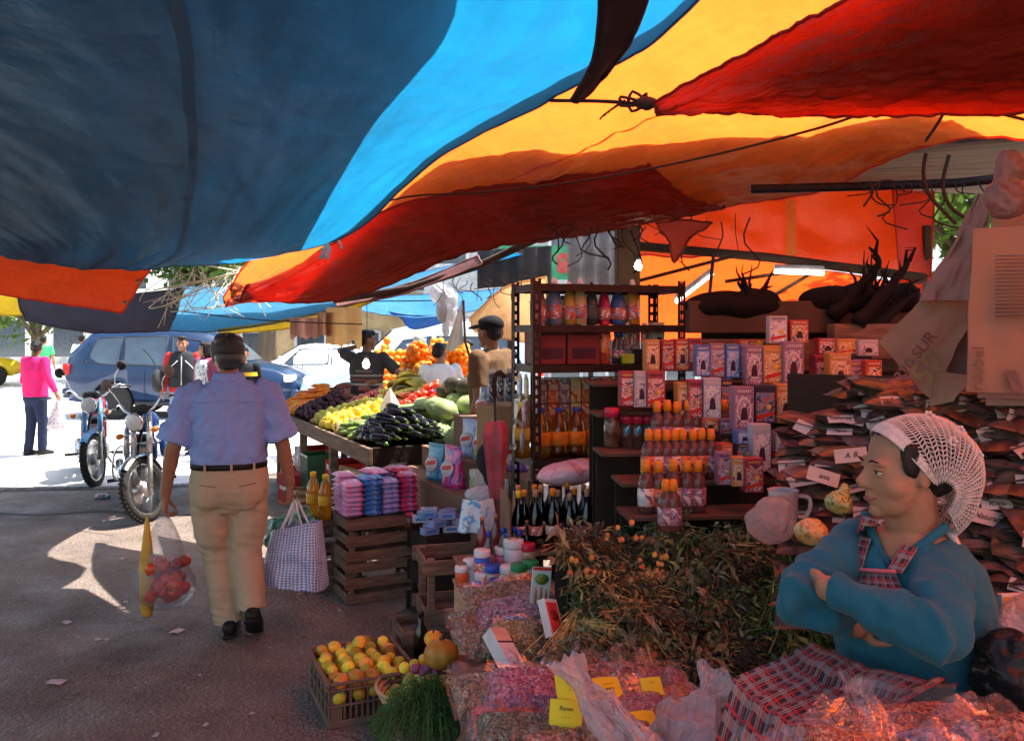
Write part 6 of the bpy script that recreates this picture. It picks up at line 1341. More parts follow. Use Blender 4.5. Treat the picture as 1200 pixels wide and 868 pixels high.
for a in(('orange jar with white lid at the left end of the jar box',541,686,3.95,oj,wcap,1.0,None,None),('tall white jar behind the orange jar',553,686,4.0,wj,wcap,1.35,None,None),('upper deep blue jar with white lid',565,672,3.9,bj,wcap,1.2,None,lblW),('lower deep blue jar with white lid',565,697,3.85,bj,wcap,1.1,None,None),('clear jar with blue lid and brown label',578,690,3.84,cj,bcap,1.2,None,lblY),('white jar with blue lid in the front row',582,706,3.78,wj,bcap,1.15,None,lblB),('small jar with cream lid and herb label',594,690,3.83,cj,wcap,1.15,None,printmat('herb_label',(.1,.22,.08),[(.6,.55,.3)],40)),('left green lidded herb jar',608,688,3.80,cj,gcap,1.15,'green lidded jars',lblY),('right green lidded herb jar',622,684,3.82,cj,gcap,1.15,None,lblY),('yellow lidded jar low in the front row',600,708,3.72,cj,ycap,1.0,'yellow lidded jars',None),('yellow lidded jar right of the other yellow lid',614,707,3.74,cj,ycap,1.0,None,None),('big yellow lidded jar beside the pictured card',635,706,3.68,cj,ycap,1.1,None,lblY),('white lidded jar on the upper board with pale lid',602,666,3.98,wj,wcap,1.5,None,None),('pink white jar with wide lid behind',588,668,4.02,mat('pink_jar',(.6,.18,.25),.35,coat=.3),wcap,1.2,None,None),('red lidded pot behind the green lids',618,664,3.98,cj,rcap,1.2,None,None),('tiny black bottle in front of the jar box',549,704,3.72,kcap,wcap,.7,None,None)):jar(*a)
sodab=bottle('blue_capped_bottle',[(.022,0),(.026,.004),(.027,.09),(.022,.12),(.011,.15),(.011,.165)],liquidmat('clear_syrup',(.55,.38,.40),.5),bcap,[(.0135,.158),(.0138,.182),(.012,.184)],(.0278,.03,.08),lblP,14,True);template(sodab)
for k,(px,py)in enumerate(((573,668),(590,664),(595,670),(603,662),(609,666),(624,684))):place(sodab,P(px,py,4.0+.03*(k%2)),k,'blue capped small bottle standing behind the ointment jars','blue capped bottles')
rose=bottle('corked_bottle',[(.024,0),(.029,.004),(.030,.10),(.024,.13),(.010,.16),(.010,.19)],liquidmat('rose_water',(.75,.25,.26),.35),cork,[(.0112,.185),(.0118,.205),(.010,.207)],None,None,14,True);template(rose)
for k,(px,py)in enumerate(((565,655),(581,652))):place(rose,P(px,py,4.15),k,'corked bottle of rose pink liquid behind the blue caps','rose pink corked bottles')
darkb=bottle('corked_bottle',[(.024,0),(.029,.004),(.030,.10),(.024,.13),(.010,.16),(.010,.19)],liquidmat('dark_tonic',(.10,.035,.02),.15),cork,[(.0112,.185),(.0118,.205),(.010,.207)],None,None,14,True);template(darkb)
for k,px in enumerate((611,617,623,629)):place(darkb,P(px,660,4.1),k,'dark corked tonic bottle beside the nozzle bottle','dark corked tonic bottles')
nz_=thing('nozzle_bottle','white bottle with long pointed nozzle and red collar above the jars','bottle',P(597,640,4.1));g=MB();g.lathe([(.03,0),(.032,.01),(.03,.06),(.018,.075)],16);g.build('bottle_body',wj,nz_);g=MB();g.lathe([(.019,.074),(.015,.09),(.003,.12)],14);g.build('collar',rcap,nz_)
g=MB();g.lathe([(.021,0),(.023,.01),(.014,.10),(.006,.17),(.002,.20)],14);o=tag(g.build('cone_bottle',mat('grey_green_plastic',(.42,.50,.40),.4)),'tall pale cone shaped bottle above the red collared nozzle','bottle');o.location=P(602,622,4.2)
RK=V(.1125,4.5,0);RA=math.atan2(.31,.95);rx=V(.95,.31,0).normalized();ry=V(-.31,.95,0).normalized()
rk=thing('metal_rack','tall slotted black metal rack of bottles and packages','rack',RK,RA)
rackm=mat('brown_black_steel',(.035,.022,.02),.45,metal=.3,nscale=14,dirt=.3);RW,RD_=.90,.36
for x in(0,RW):
 for y in(0,RD_):
  g=MB();sx=1 if x==0 else-1;sy=1 if y==0 else-1;n=40;h=2.0
  for k in range(n):
   z=h*(k+.5)/n
   g.box((x+sx*.020,y,z),(.014,.003,h/n*.42));g.box((x,y+sy*.020,z),(.003,.014,h/n*.42))
  for q_ in(.004,.036):g.box((x+sx*q_,y,h/2),(.016,.003,h));
  for q_ in(.012,.036):g.box((x,y+sy*q_,h/2),(.003,.016,h))
  g.build('upright',rackm,rk)
LEV=(.12,.55,1.036,1.54,1.756,1.975)
for z in LEV:
 g=MB();g.box((RW/2,RD_/2,z-.008),(RW-.008,RD_-.01,.012));g.box((RW/2,.006,z-.022),(RW-.02,.006,.04));g.box((RW/2,RD_-.006,z-.022),(RW-.02,.006,.04))
 for x in(.006,RW-.006):g.box((x,RD_/2,z-.022),(.006,RD_-.05,.04))
 g.build('shelf_board',rackm,rk)
def R(x,y,z):return RK+rx*x+ry*y+V(0,0,z)
jug=bottle('oil_jug',[(.05,0),(.062,.006),(.064,.04),(.060,.06),(.064,.08),(.064,.16),(.060,.185),(.052,.22),(.030,.265),(.022,.28),(.022,.30)],oil2,bcap,[(.024,.29),(.025,.315),(.02,.318)],(.0655,.075,.165),mat('orange_oil_label',(.62,.20,.02),.4,nscale=10,namt=.3),18,True)
g=MB();g.tube(crv([(.05,.0,.20),(.085,0,.235),(.075,0,.285),(.028,0,.295)],12),.010,7);g.build('handle',oil2,jug);template(jug)
for k,x in enumerate((-.02,.085,.19,.295,.41)):place(jug,R(x,.12,1.036),RA+.5,'big golden cooking oil jug with blue cap on the rack shelf','golden oil jugs on the rack',.84)if k else place(big_oil,R(-.02,.12,1.036),0,'single yellow labelled oil bottle at the left end of the rack shelf')
squeeze=lambda c,nm:bottle('cleaner_bottle',[(.030,0),(.036,.004),(.037,.10),(.034,.13),(.024,.17),(.012,.19),(.012,.20)],mat(nm+'_bottle',c,.35,coat=.3),wcap if nm!='dark' else kcap,[(.014,.196),(.015,.215),(.009,.235),(.003,.238)],(.0378,.03,.10),lblW if nm not in('dark',)else mat('dark_label',(.08,.085,.09),.4),16)
for k,(nm,c,x)in enumerate((('mauve',(.35,.15,.20),.08),('slate',(.16,.20,.34),.17),('ochre',(.52,.33,.06),.255),('cream',(.55,.42,.22),.32),('dark',(.05,.055,.06),.39),('ruby',(.45,.02,.08),.465),('blue',(.07,.13,.34),.55),('amber',(.45,.25,.06),.64))):
 b_=squeeze(c,nm);tag(b_,'%s cleaning bottle on the upper shelf of the rack'%nm,'bottle');b_.location=R(x,.13,1.756);b_.rotation_euler=(0,0,k);b_.scale=(1+.08*(k%2),)*3
 if k in(5,6):b_.scale=(1.25,.9,.95)
for k in range(2):
 t_=carton('dark maroon carton on the middle rack shelf, %s one'%('left','right')[k],R(.12+.19*k,.15,1.54),(.17+.02*k,.2,.20),RA,mat('maroon_carton',(.16,.03,.035),.5,nscale=3),[('front',0,.30,.14,.06,mat('dark_purple_print',(.06,.02,.035),.5)),('front',0,.88,.15,.035,mat('darker_print',(.05,.018,.02),.5))])
can=lambda c,nm,lm:bottle('spray_can',[(.026,0),(.028,.003),(.028,.15),(.022,.165),(.012,.172)],mat(nm+'_can',c,.3,metal=.2),rcap if nm=='red' else wcap,[(.018,.165),(.019,.195),(.015,.198)],(.0286,.02,.14),lm,16)
cr=can((.45,.06,.03),'red',printmat('red_can_print',(.42,.05,.03),[(.55,.2,.05),(.2,.02,.02)],14));tag(cr,'orange red spray can on the middle rack shelf','spray can');cr.location=R(.445,.08,1.54);cr.scale=(1.2,)*3
cw=can((.5,.48,.45),'white',lblW);template(cw)
for k,x in enumerate((.60,.655,.71)):place(cw,R(x,.12,1.62),0,'white labelled spray can with red cap in a row on the rack','white labelled spray cans',.75)
carton('black box under the row of spray cans',R(.68,.13,1.54),(.16,.16,.08),RA,mat('black_carton',(.02,.02,.022),.5));carton('small lime green pack on the middle rack shelf',R(.57,.06,1.54),(.07,.06,.055),RA,mat('lime_pack',(.35,.5,.05),.5))
carton('pale yellow carton with a black tick mark on the rack',R(.775,.1,1.62),(.075,.06,.15),RA,mat('pale_yellow_carton',(.58,.53,.36),.5),[('front',.1,.4,.03,.012,kcap)])
for k in range(2):place(sodab,R(.515+.03*k,.08,1.54),0,'dark slim bottle with white neck on the middle rack shelf','dark slim bottles',.95)
pk=[printmat('small_pack_%d'%k,c,d_,16)for k,(c,d_)in enumerate((((.55,.30,.10),[(.6,.1,.05),(.7,.6,.3)]),((.45,.42,.40),[(.2,.15,.2),(.65,.5,.45)]),((.02,.12,.42),[(.1,.3,.6)]),((.06,.26,.14),[(.4,.45,.2)]),((.40,.08,.05),[(.6,.5,.2)])))]
labs=('tan printed packet behind the oil jugs on the rack','grey printed packet behind the oil jugs on the rack','blue packet behind the oil jugs on the rack','green packet behind the oil jugs on the rack','red packet behind the oil jugs on the rack')
for k in range(30):
 m_=[1,0,1,4,0][k%5]if k>3 else[2,3,0,0][k]
 x=.14+.068*(k%10);z=1.036+.14*(k//10);t_=thing('small_packet',labs[m_],'packet',R(x,.27,z),RA+U(-.1,.1),('tan','grey','blue','green','red')[m_]+' packets on the rack')
 g=MB();g.box((0,0,.068),(.062,.05,.136),ch=.004);g.build('carton',pk[m_],t_);g=MB();g.box((0,-.026,.09),(.045,.001,.03));g.build('print',mat('pack_print_pale',(.6,.5,.4),.4),t_)
g=MB();g.box((0,0,.21),(.7,.01,.42));o=g.build('back_sheet',wood_d);o.location=R(.47,.335,1.036);o.rotation_euler=(0,0,RA);tag(o,'dark board behind the packets on the rack','board')
g=MB();g.ell((0,0,0),(.20,.10,.065),16,10);g.ell((.13,0,.01),(.09,.08,.055),12,8);o=tag(fuse(g,'pink_sack',printmat('pink_sack_film',(.50,.20,.24),[(.58,.36,.42)],6,rough=.3),None,.008,3,lambda c:.006*nz(c.x*20,c.y*20,c.z*20)),'pink plastic sack lying below the oil jugs in the rack','sack');o.location=P(672,553,4.35);o.rotation_euler=(0,-.1,.3)
for k,(px,lm)in enumerate(((577,'grey'),(587,'pink'),(597,'blue'))):
 b_=can((.12,.12,.14),lm,printmat(lm+'_can_label',{'grey':(.32,.32,.34),'pink':(.5,.25,.28),'blue':(.25,.3,.5)}[lm],[(.04,.04,.05),(.6,.6,.6)],18));tag(b_,'%s labelled dark spray can standing in front of the vendor'%lm,'spray can');b_.location=P(px,470,5.55-.1*k);b_.scale=(.95,.95,1.05)
carton('brown carton carrying the dark spray cans in front of the vendor',P(588,473,5.5)-V(0,0,.325),(.22,.3,.32),AROT,kraft)
hang=[printmat('hang_pack_%d'%k,c,d_,18)for k,(c,d_)in enumerate((((.1,.35,.42),[(.6,.5,.15),(.2,.3,.6)]),((.55,.42,.10),[(.25,.35,.5)]),((.22,.12,.3),[(.5,.3,.4),(.1,.1,.2)])))]
for k in range(6):
 o=link('hanging_packet',pillow('hanging_packet',.07,.12,.02,[hang[k%3]],8,k));o.location=R(-.012-.012*(k//2),.08+.11*(k%2),1.42-.14*(k//2));o.rotation_euler=(pi/2,U(-.1,.1),RA+pi/2+U(-.2,.2))
 tag(o,('teal','yellow','violet')[k%3]+' packet hanging on the left side of the metal rack','packet',('teal','yellow','violet')[k%3]+' hanging packets')
um=thing('umbrella','closed maroon umbrella leaning against the rack near the detergent shelf','umbrella',P(583,640,4.55));g=MB();rings=[]
for k in range(11):
 v=k/10;r=.008+.055*v**.8-(.02 if v>.95 else 0);rings.append([V(r*cos(a)*(1+.35*sin(4*a+v)),r*sin(a)*(1+.35*sin(4*a+v)),.05+.62*v)for a in[2*pi*i/28 for i in range(28)]])
g.loft(rings);g.build('canopy',mat('maroon_nylon',(.33,.07,.09),.5,nscale=6,namt=.4),um);g=MB();g.tube([(0,0,-.02),(0,0,.82)],.007,7);g.build('shaft',plas_m,um)
g=MB();g.tube(crv([(0,0,.80),(.0,0,.90),(.03,0,.93),(.06,0,.90)],8),.013,7);g.build('handle',wood_d,um);um.rotation_euler=(.04,-.03,.3)
g=MB();g.ell((0,0,0),(.075,.07,.10),12,9);g.ell((0.02,0,-.07),(.06,.06,.09),12,9);o=tag(fuse(g,'dark_cloth_bag',cloth('charcoal_cloth',(.03,.026,.03)),None,.008,3),'dark cloth bundle hung above the closed umbrella','bag');o.location=P(574,538,4.6)
wb=thing('bottle_shelf','brown wooden bottle crate holding dark bottles with coloured caps','shelf',V(.22,4.18,0),.12);g=MB();g.box((.06,0,.68),(.62,.36,.02),ch=.003);g.build('shelf_board',ply,wb)
for x in(-.24,.36):g=MB();g.box((x,0,.335),(.02,.34,.67),ch=.003);g.build('side_panel',ply,wb)
g=MB();g.box((-.256,.0,.80),(.012,.36,.26),ch=.003);g.build('end_board',ply,wb)
wine={}
for nm,capm_,lm in(('orange',ocap,lblB),('cork',cork,lblW),('yellow',ycap,lblR)):
 wine[nm]=bottle('dark_bottle',[(.026,0),(.030,.004),(.031,.12),(.027,.15),(.012,.19),(.011,.235)],liquidmat('dark_cordial',(.07,.018,.012),.12),capm_,[(.0125,.225),(.0130,.255),(.011,.257)],(.0318,.06,.10),lm,14,True);template(wine[nm])
for k in range(21):
 i=k%7;j=k//7;nm=('orange','cork','orange','cork','cork')[(i+2*j)%5]if(i,j)!=(0,0)else 'yellow'
 p=V(.22,4.18,.691)+V(-.19+.082*i+.03*(j%2),-.12+.105*j,0);place(wine[nm],p,U(0,6),{'orange':'orange capped','cork':'cork stopped','yellow':'yellow capped'}[nm]+' dark bottle on the wooden shelf before the rack',nm+' topped dark bottles',U(.98,1.15))
for k in range(8):place((cr,cw,sodab)[k%3],R(.10+.085*k,.26,1.756),k,('red spray can in the second row of the upper rack shelf','white spray can in the second row of the upper rack shelf','blue capped bottle in the second row of the upper rack shelf')[k%3],('red cans, second row','white cans, second row','blue caps, second row')[k%3],.9)
for k in range(7):place(wine['orange' if k%2 else 'cork'],R(.10+.10*k,.20,.55),k,('cork stopped' if k%2==0 else 'orange capped')+' dark bottle on the lowest visible rack shelf',('cork' if k%2==0 else 'orange')+' bottles, lowest rack shelf',1.1)
dk=thing('stepped_shelf','dark stepped shelving behind the bottles and printed boxes','shelf',(0,0,0),0)
TIER=[(3.20,1.03),(3.38,1.125),(3.58,1.215),(3.76,1.36),(3.92,1.485)]
def TY(k,x):return TIER[k][0]+.10*(x-.6)
for k,(y,z)in enumerate(TIER):
 x0,x1=(.42,1.05)if k<2 else(.36,1.75);a=math.atan(.10)
 g=MB();g.box(((x0+x1)/2,TY(k,(x0+x1)/2)+.09,z-.010),(x1-x0,.20,.018),ch=.003,rz=a);g.build('shelf_board',mat('thin_shelf_board',(.09,.05,.035),.7,nscale=4,stretch=(1,1,4),dirt=.3),dk)
 g=MB();g.box(((x0+x1)/2,TY(k,(x0+x1)/2)+.17,z*.5-.012),(x1-x0-.01,.015,z-.022),rz=a);g.build('back_panel',wood_d,dk)
mb=MB();mb.box((1.75,4.50,.9),(1.5,.03,1.80));tag(mb.build('back_wall',wood_d),'dark plank wall behind the printed boxes','wall')
for k,(x0,x1,y,z,h_)in enumerate(((.80,2.0,4.3,1.60,.16),(.88,2.05,4.28,1.79,.16),(1.55,2.1,4.15,1.67,.17))):
 mb=MB();mb.box(((x0+x1)/2,y,z),(x1-x0,.10,h_),ch=.005);tag(mb.build('timber',wood_c if k!=1 else wood_dk),('reddish wooden beam above the rows of printed boxes','dark upper beam under the dried plants','reddish plank at the right above the stacked boxes')[k],'beam')
def ocb(nm,lm,body):
 return template(bottle('syrup_bottle',[(.022,0),(.027,.003),(.028,.03),(.027,.09),(.028,.105),(.022,.128),(.0125,.142),(.0125,.150)],body,ocap,[(.0155,.146),(.0158,.168),(.0125,.185),(.010,.187)],(.0290,.025,.088),lm,16))
brownb=mat('brown_syrup_bottle',(.13,.05,.045),.25,coat=.5,nscale=3)
sy={'yellow':ocb('yellow',lblY,brownb),'red':ocb('red',lblR,brownb),'mauve':ocb('mauve',lblP,brownb),'pale blue':ocb('blue',lblB,brownb)}
def syrow(k,pxs,cols,dz=0,where='',sc=1.0):
 d0=TIER[k][0]
 for i,(px,c)in enumerate(zip(pxs,cols)):
  y=TIER[k][0]+.07;x=(px-600)/1000*y;y=TY(k,x)+.06;x=(px-600)/1000*y
  place(sy[c],V(x,y,TIER[k][1]+dz),U(-.5,.5),'orange capped syrup bottle with %s label on the %s shelf of the display'%(c,where),'%s labelled bottles, %s shelf'%(c,where),sc*U(.97,1.04))
syrow(0,(757,772,789,805,818),('pale blue','yellow','pale blue','mauve','mauve'),0,'lowest',1.04)
syrow(1,(760,770,781,791,800,812,822,833),('yellow','red','mauve','red','yellow','yellow','yellow','mauve'),0,'second',1.06)
syrow(2,(770,782,793,806,816,827,838,848),('mauve','mauve','red','mauve','red','red','yellow','red'),.0,'third',1.1)
for k,px in enumerate((780,789)):
 place(sy['mauve'],P(px,622,3.08),k,'orange capped bottle half sunk among the dried herbs','bottles half sunk in the herbs')
rj=bottle('red_lidded_jar',[(.028,0),(.033,.004),(.034,.08),(.030,.11),(.024,.118)],mat('dark_herb_jar',(.10,.055,.04),.12,coat=.8,nscale=24,namt=.6),rcap,[(.031,.115),(.032,.145),(.028,.150)],None,None,16,capn='lid')
g=MB();g.ell((-.004,-.033,.085),(.012,.003,.020),10,6);g.build('seal',mat('shiny_blue_seal',(.08,.35,.62),.15,metal=.5,coat=.5),rj);template(rj)
for k,px in enumerate((735,748,760,773)):place(rj,P(px,526,3.74),.1,'dark jar with red lid and shiny blue seal in the row','dark jars with blue seals',1.0)
o=place(rj,P(717,524,3.72),2.6,'taller red lidded jar at the left end of the jar row',None,(1.05,1.05,1.15))
box_prints=[]
for k,(c,cols)in enumerate((((.33,.035,.06),[(.62,.30,.26),(.10,.03,.06),(.55,.45,.42)]),((.10,.16,.38),[(.28,.42,.70),(.45,.40,.55),(.1,.06,.15)]),((.50,.23,.07),[(.66,.42,.18),(.30,.07,.05),(.6,.5,.35)]),((.26,.14,.22),[(.45,.30,.40),(.12,.06,.1),(.6,.25,.2)]),((.42,.06,.03),[(.70,.32,.08),(.08,.03,.04),(.55,.4,.3)]),((.045,.04,.07),[(.16,.22,.34),(.5,.08,.05),(.3,.3,.36)]),((.40,.38,.42),[(.55,.50,.50),(.2,.15,.3),(.62,.35,.25)]))):
 box_prints.append((mat('carton_side_%d'%k,c,.45,nscale=3,namt=.15,coat=.2),printmat('carton_picture_%d'%k,c,cols,22,rough=.16,coat=.9,wr=.55,dist=2.2)))
pale_ink=mat('pale_ink',(.62,.50,.42),.4);gold_ink=mat('gold_ink',(.65,.38,.08),.35);dark_ink=mat('dark_ink',(.05,.02,.04),.45)
bn=['crimson','blue','orange tan','mauve','scarlet','navy','silver']
BXN=0
def pbox(px,py,d,w,h,kind,label,rz=0,dp=.055,style=None):
 """w, h are pixels in the photograph at depth d"""
 global BXN;BXN+=1
 p=P(px,py,d);W=w/1000*d;H=h/1000*d;side_,pic=box_prints[kind]
 t=thing('printed_box',label,'box',p,rz)
 g=MB();g.box((0,dp/2,H/2),(W,dp,H),ch=.0015);g.build('carton',side_,t)
 f=-.0012;st=BXN%4 if style is None else style
 g=MB();g.add([(-W*.43,f,H*.05),(W*.43,f,H*.05),(W*.43,f,H*.80),(-W*.43,f,H*.80)],[(0,1,2,3)],0)
 if st%2==0:
  n=16;g.add([(W*.36*cos(a),f-.0006,H*.46+H*.30*sin(a))for a in[2*pi*k/n for k in range(n)]],[tuple(range(n))],2)
  g.add([(W*.31*cos(a),f-.0012,H*.46+H*.26*sin(a))for a in[2*pi*k/n for k in range(n)]],[tuple(range(n))],0)
  g.ell((0,f-.001,H*.56),(W*.09,.002,H*.055),10,6,2);g.loft([[V(x*W,f-.001-q,z*H)for x,z in((-.20,.22),(.20,.22),(.13,.46),(.05,.52),(-.05,.52),(-.13,.46))]for q in(0,.001)],4,False)
 else:
  g.add([(-W*.43,f-.0006,H*.10),(W*.43,f-.0006,H*.22),(W*.43,f-.0006,H*.32),(-W*.43,f-.0006,H*.20)],[(0,1,2,3)],3);g.ell((W*.16,f-.0006,H*.42),(W*.13,.0015,W*.13),10,6,2)
 g.add([(-W*.43,f,H*.83),(W*.43,f,H*.83),(W*.43,f,H*.96),(-W*.43,f,H*.96)],[(0,1,2,3)],1)
 x=-W*.34
 while x<W*.34:
  q_=W*U(.05,.12);zz=H*.865;g.add([(x,f-.0008,zz),(x+q_*.6,f-.0008,zz),(x+q_*.6,f-.0008,zz+H*U(.05,.075)),(x,f-.0008,zz+H*U(.04,.07))],[(0,1,2,3)],2 if st!=3 else 4);x+=q_
 g.build('printed_front',[pic,side_,gold_ink if st%2 else pale_ink,mat('red_ink',(.50,.04,.03),.4),dark_ink],t)
 return t
for a in((735,476,3.70,16,41,0,'crimson box with pale front, leftmost of the low stack above the red lids'),(752,477,3.69,17,42,6,'silver box in film, second in the low stack above the red lids'),(769,478,3.68,22,43,0,'wider crimson box at the right of the low stack above the red lids'),(765,434,3.95,17,36,2,'tan box on the top row, next to the metal rack'),(783,434,3.96,15,36,0,'narrow crimson box second on the top row'),(800,434,3.97,17,37,4,'scarlet box third on the top row, in shade'),(815,434,3.95,15,38,0,'crimson box fourth on the top row'),(824,441,3.85,17,37,1,'bright blue box leaning first of the shiny blue boxes'),(841,442,3.84,17,40,3,'violet box in wrinkled film beside the bright blue box'),(859,443,3.83,16,40,1,'vivid blue box in the middle of the shiny row'),(874,444,3.86,14,40,1,'darker blue box behind the mauve film box'),(884,451,3.75,20,46,3,'mauve box in creased film, forward of the shiny row'),(906,449,3.74,22,44,2,'tan orange box between the mauve box and the tall lilac box'),(930,449,3.72,24,49,3,'tall lilac and crimson box ending the shiny row'),(912,402,3.80,21,32,6,'silver blue box topmost of the left pair on the pile'),(937,402,3.80,21,27,4,'scarlet box with round picture topmost of the pile, right one'),(884,408,3.92,36,10,4,'flat scarlet box lying on top of the shiny blue row'),(801,490,3.66,14,42,2,'dark tan box with figure, leftmost of the middle row'),(815,491,3.64,17,46,0,'crimson framed box second of the middle row'),(835,490,3.62,20,47,6,'silver framed box with standing figure in the middle row'),(852,489,3.70,14,45,5,'navy spined box turned sideways in the middle row'),(872,503,3.50,24,50,3,'mauve box with arched picture in the middle row'),(897,496,3.55,25,45,5,'navy box with red band in the middle row'),(921,496,3.58,22,46,2,'orange box with bear brown figure in the middle row'),(942,506,3.48,22,48,6,'pale pink box at the right end of the middle row'),(833,505,3.60,20,15,4,'short scarlet box under the silver framed box'),(853,508,3.60,18,17,3,'short mauve box beside the short scarlet box'),(873,520,3.45,18,16,1,'small flat lilac topped box on the black box'),(873,540,3.44,20,20,5,'black box under the small lilac box'),(893,552,3.40,22,55,6,'tall silver white box wrapped in creased film, in the lower row'),(922,530,3.42,25,24,6,'cream box with round picture in the lower row'),(922,570,3.40,24,38,4,'scarlet box under the cream box in the lower row'),(920,586,3.38,24,15,0,'flat crimson box lowest under the scarlet box'),(852,542,3.36,14,22,4,'small scarlet box leaning behind the lying box'),(849,568,3.30,16,38,3,'mauve box with oval picture leaning beside the brown bottles'),(866,570,3.28,16,34,2,'narrow tan box between two dark boxes in the front row'),(884,577,3.26,22,40,0,'dark crimson box with yellow lettering at the front right'),(985,456,3.70,26,42,2,'gold patterned box standing alone at the right'),(963,458,3.80,16,42,0,'dark crimson box left of the gold patterned box'),(970,415,3.90,22,19,0,'dark crimson box on the upper right pile'),(993,415,3.88,24,18,2,'gold box in film on the upper right pile'),(1018,417,3.86,24,19,6,'pale box in film at the right end of the upper pile'),(958,500,3.60,20,38,0,'crimson box at the left end of the packet wall'),(980,498,3.62,18,36,5,'navy box half hidden behind the packet wall'),(1002,462,3.75,18,40,3,'mauve box between the gold box and the packet wall'),(1024,460,3.72,20,38,4,'scarlet box at the far right behind the packets'),(1010,440,3.88,26,24,5,'dark box with gold spine below the upper right pile')):
 pbox(*a,rz=U(-.06,.14),dp=.06 if a[3]<30 else .09)
for k,(x0,x1,py,d,lab)in enumerate(((755,945,452,3.80,'thin board carrying the row of shiny blue boxes'),(790,960,505,3.62,'thin board carrying the middle row of boxes'),(725,790,479,3.72,'thin board under the low crimson stack'),(950,1040,459,3.80,'thin board carrying the right hand boxes'))):
 a=P(x0,py,d);b_=P(x1,py,d);mb=MB();mb.box(((a.x+b_.x)/2,d+.10,a.z-.014),(b_.x-a.x,.34,.014));tag(mb.build('shelf_plank',wood_d),lab,'plank')
def agave(label,p,sc,n,seed):
 random.seed(seed);t=thing('dried_plant',label,'dried plant',p);g=MB()
 for k in range(n):
  a=U(0,6.28);e=U(.35,1.25);L_=U(.18,.42)*sc;dv=V(cos(a)*cos(e),sin(a)*cos(e)*.5,sin(e));b_=V(0,0,U(-.15,.15)*sc)
  pts=[dv*L_*v+b_*v*v*2+V(U(-.01,.01),0,0)for v in(0,.3,.6,.85,1)];g.tube(pts,[.03*sc,.045*sc,.035*sc,.018*sc,.003],5,flat=.35)
 g.ell((0,0,.03),(.12*sc,.08*sc,.07*sc),10,7);g.build('dried_leaves',mat('blackish_leaves',(.010,.008,.007),.8),t)
agave('dark spiky dried plant on the top beam, left of the tube light',P(880,352,4.25),.38,15,3);agave('large dark spiky dried plant on the top beam at the right',P(1022,352,4.2),.42,22,5)
for k,(px,py,sx,lab)in enumerate(((860,358,.26,'dark sack lying on the beam under the left dried plant'),(985,352,.22,'dark sack lying on the beam between the dried plants'),(1045,352,.16,'dark sack at the right end of the top beam'))):
 g=MB();g.ell((0,0,0),(sx,.12,.075),14,9);g.ell((sx*.4,0,.03),(sx*.5,.10,.06),12,8);o=tag(fuse(g,'dark_sack',cloth('dark_sacking',(.009,.007,.007)),None,.01,3,lambda c:.012*nz(c.x*12,c.y*12,c.z*12)),lab,'sack');o.location=P(px,py,4.3)
for k,(pts,r_,lab)in enumerate((([P(975,372,4.2),P(1000,345,4.2),P(1022,322,4.2),P(1030,304,4.2),P(1018,290,4.2)],.05,'black curved dried root standing on the top beam'),([P(1005,380,4.1),P(1035,345,4.1),P(1058,318,4.1),P(1068,300,4.1)],.05,'black straight dried root leaning to the right on the top beam'),([P(1020,385,4.15),P(1050,360,4.15),P(1078,338,4.15)],.045,'short black dried root at the right end of the top beam'))):
 g=MB();cp_=crv(pts,14);g.tube([p+V(.012*nz(k,i*.8),0,.012*nz(i*.7,k))for i,p in enumerate(cp_)],[r_*(1.1-i/15)*(1+.3*nz(i*.9,k*3))for i in range(15)],8,flat=.6)
 for i in range(5):p=cp_[4+2*i];g.tube([p,p+V(U(-.05,.05),0,U(.02,.09)),p+V(U(-.09,.09),0,U(.05,.15))],[.012,.007,.001],5)
 tag(g.build('dried_root',mat('blackish_leaves',(1,1,1))),lab,'dried root')
random.seed(11)
tube_on=mat('lit_tube',(1,.95,.85),.3,emit=5)
def tube(label,a,b_):
 t=thing('tube_light',label,'tube light',a);g=MB();g.tube([V(0,0,0),b_-a],.016,10);g.build('tube',tube_on,t);d=(b_-a);g=MB();g.tube([V(0,0,.03),d+V(0,0,.03)],.02,6);g.build('batten',mat('white_batten',(.7,.7,.68),.5),t)
tube('slanting fluorescent tube glowing below the orange roof',P(793,353,6.0),P(834,321,6.4));tube('level fluorescent tube glowing in front of the orange roof',P(908,318,5.9),P(965,320,5.9))
for k,(x0,y0,x1,y1,lab)in enumerate(((850,330,985,310,'dark thin pipe frame before the orange roof'),(836,300,830,360,'dark upright pipe under the orange wall'),(745,330,860,300,'slanting dark roof batten at the left of the orange roof'),(900,350,960,315,'slanting dark roof batten in the middle of the orange roof'),(985,345,1080,330,'slanting dark batten at the right of the orange roof'))):
 rod('batten',lab,[P(x0,y0,6.0),P(x1,y1,6.1)],.013,wood_dk,'batten')
def wires(label,spots,seed,d,rr=.004):
 random.seed(seed);g=MB()
 for x,y,L_ in spots:
  p=P(x,y,d);g.tube(crv([p,p+V(U(-.05,.05),0,-L_*.4),p+V(U(-.08,.08),U(-.03,.03),-L_*.8),p+V(U(-.1,.1),0,-L_)],8),rr*U(.7,1.5),5)
 tag(g.build('hanging_wires',rope_m),label,'wires')
wires('thin dark wires hanging over the metal rack',[(640+9*k,262+4*(k%3),.10+.05*(k%4))for k in range(14)],2,5.0);wires('dark tangle of wires at the corrugated eave above the far tarp',[(505+7*k,322+3*(k%4),.10+.06*(k%3))for k in range(18)],4,7.4,.0035);wires('dark hooks and cords hanging from the black pole',[(1005+14*k,214-k%3,.06+.05*(k%4))for k in range(11)],6,3.85)
wires('loose cords hanging in front of the orange tarp wall',[(760+17*k,250+5*(k%3),.15+.08*(k%4))for k in range(8)],8,5.8)
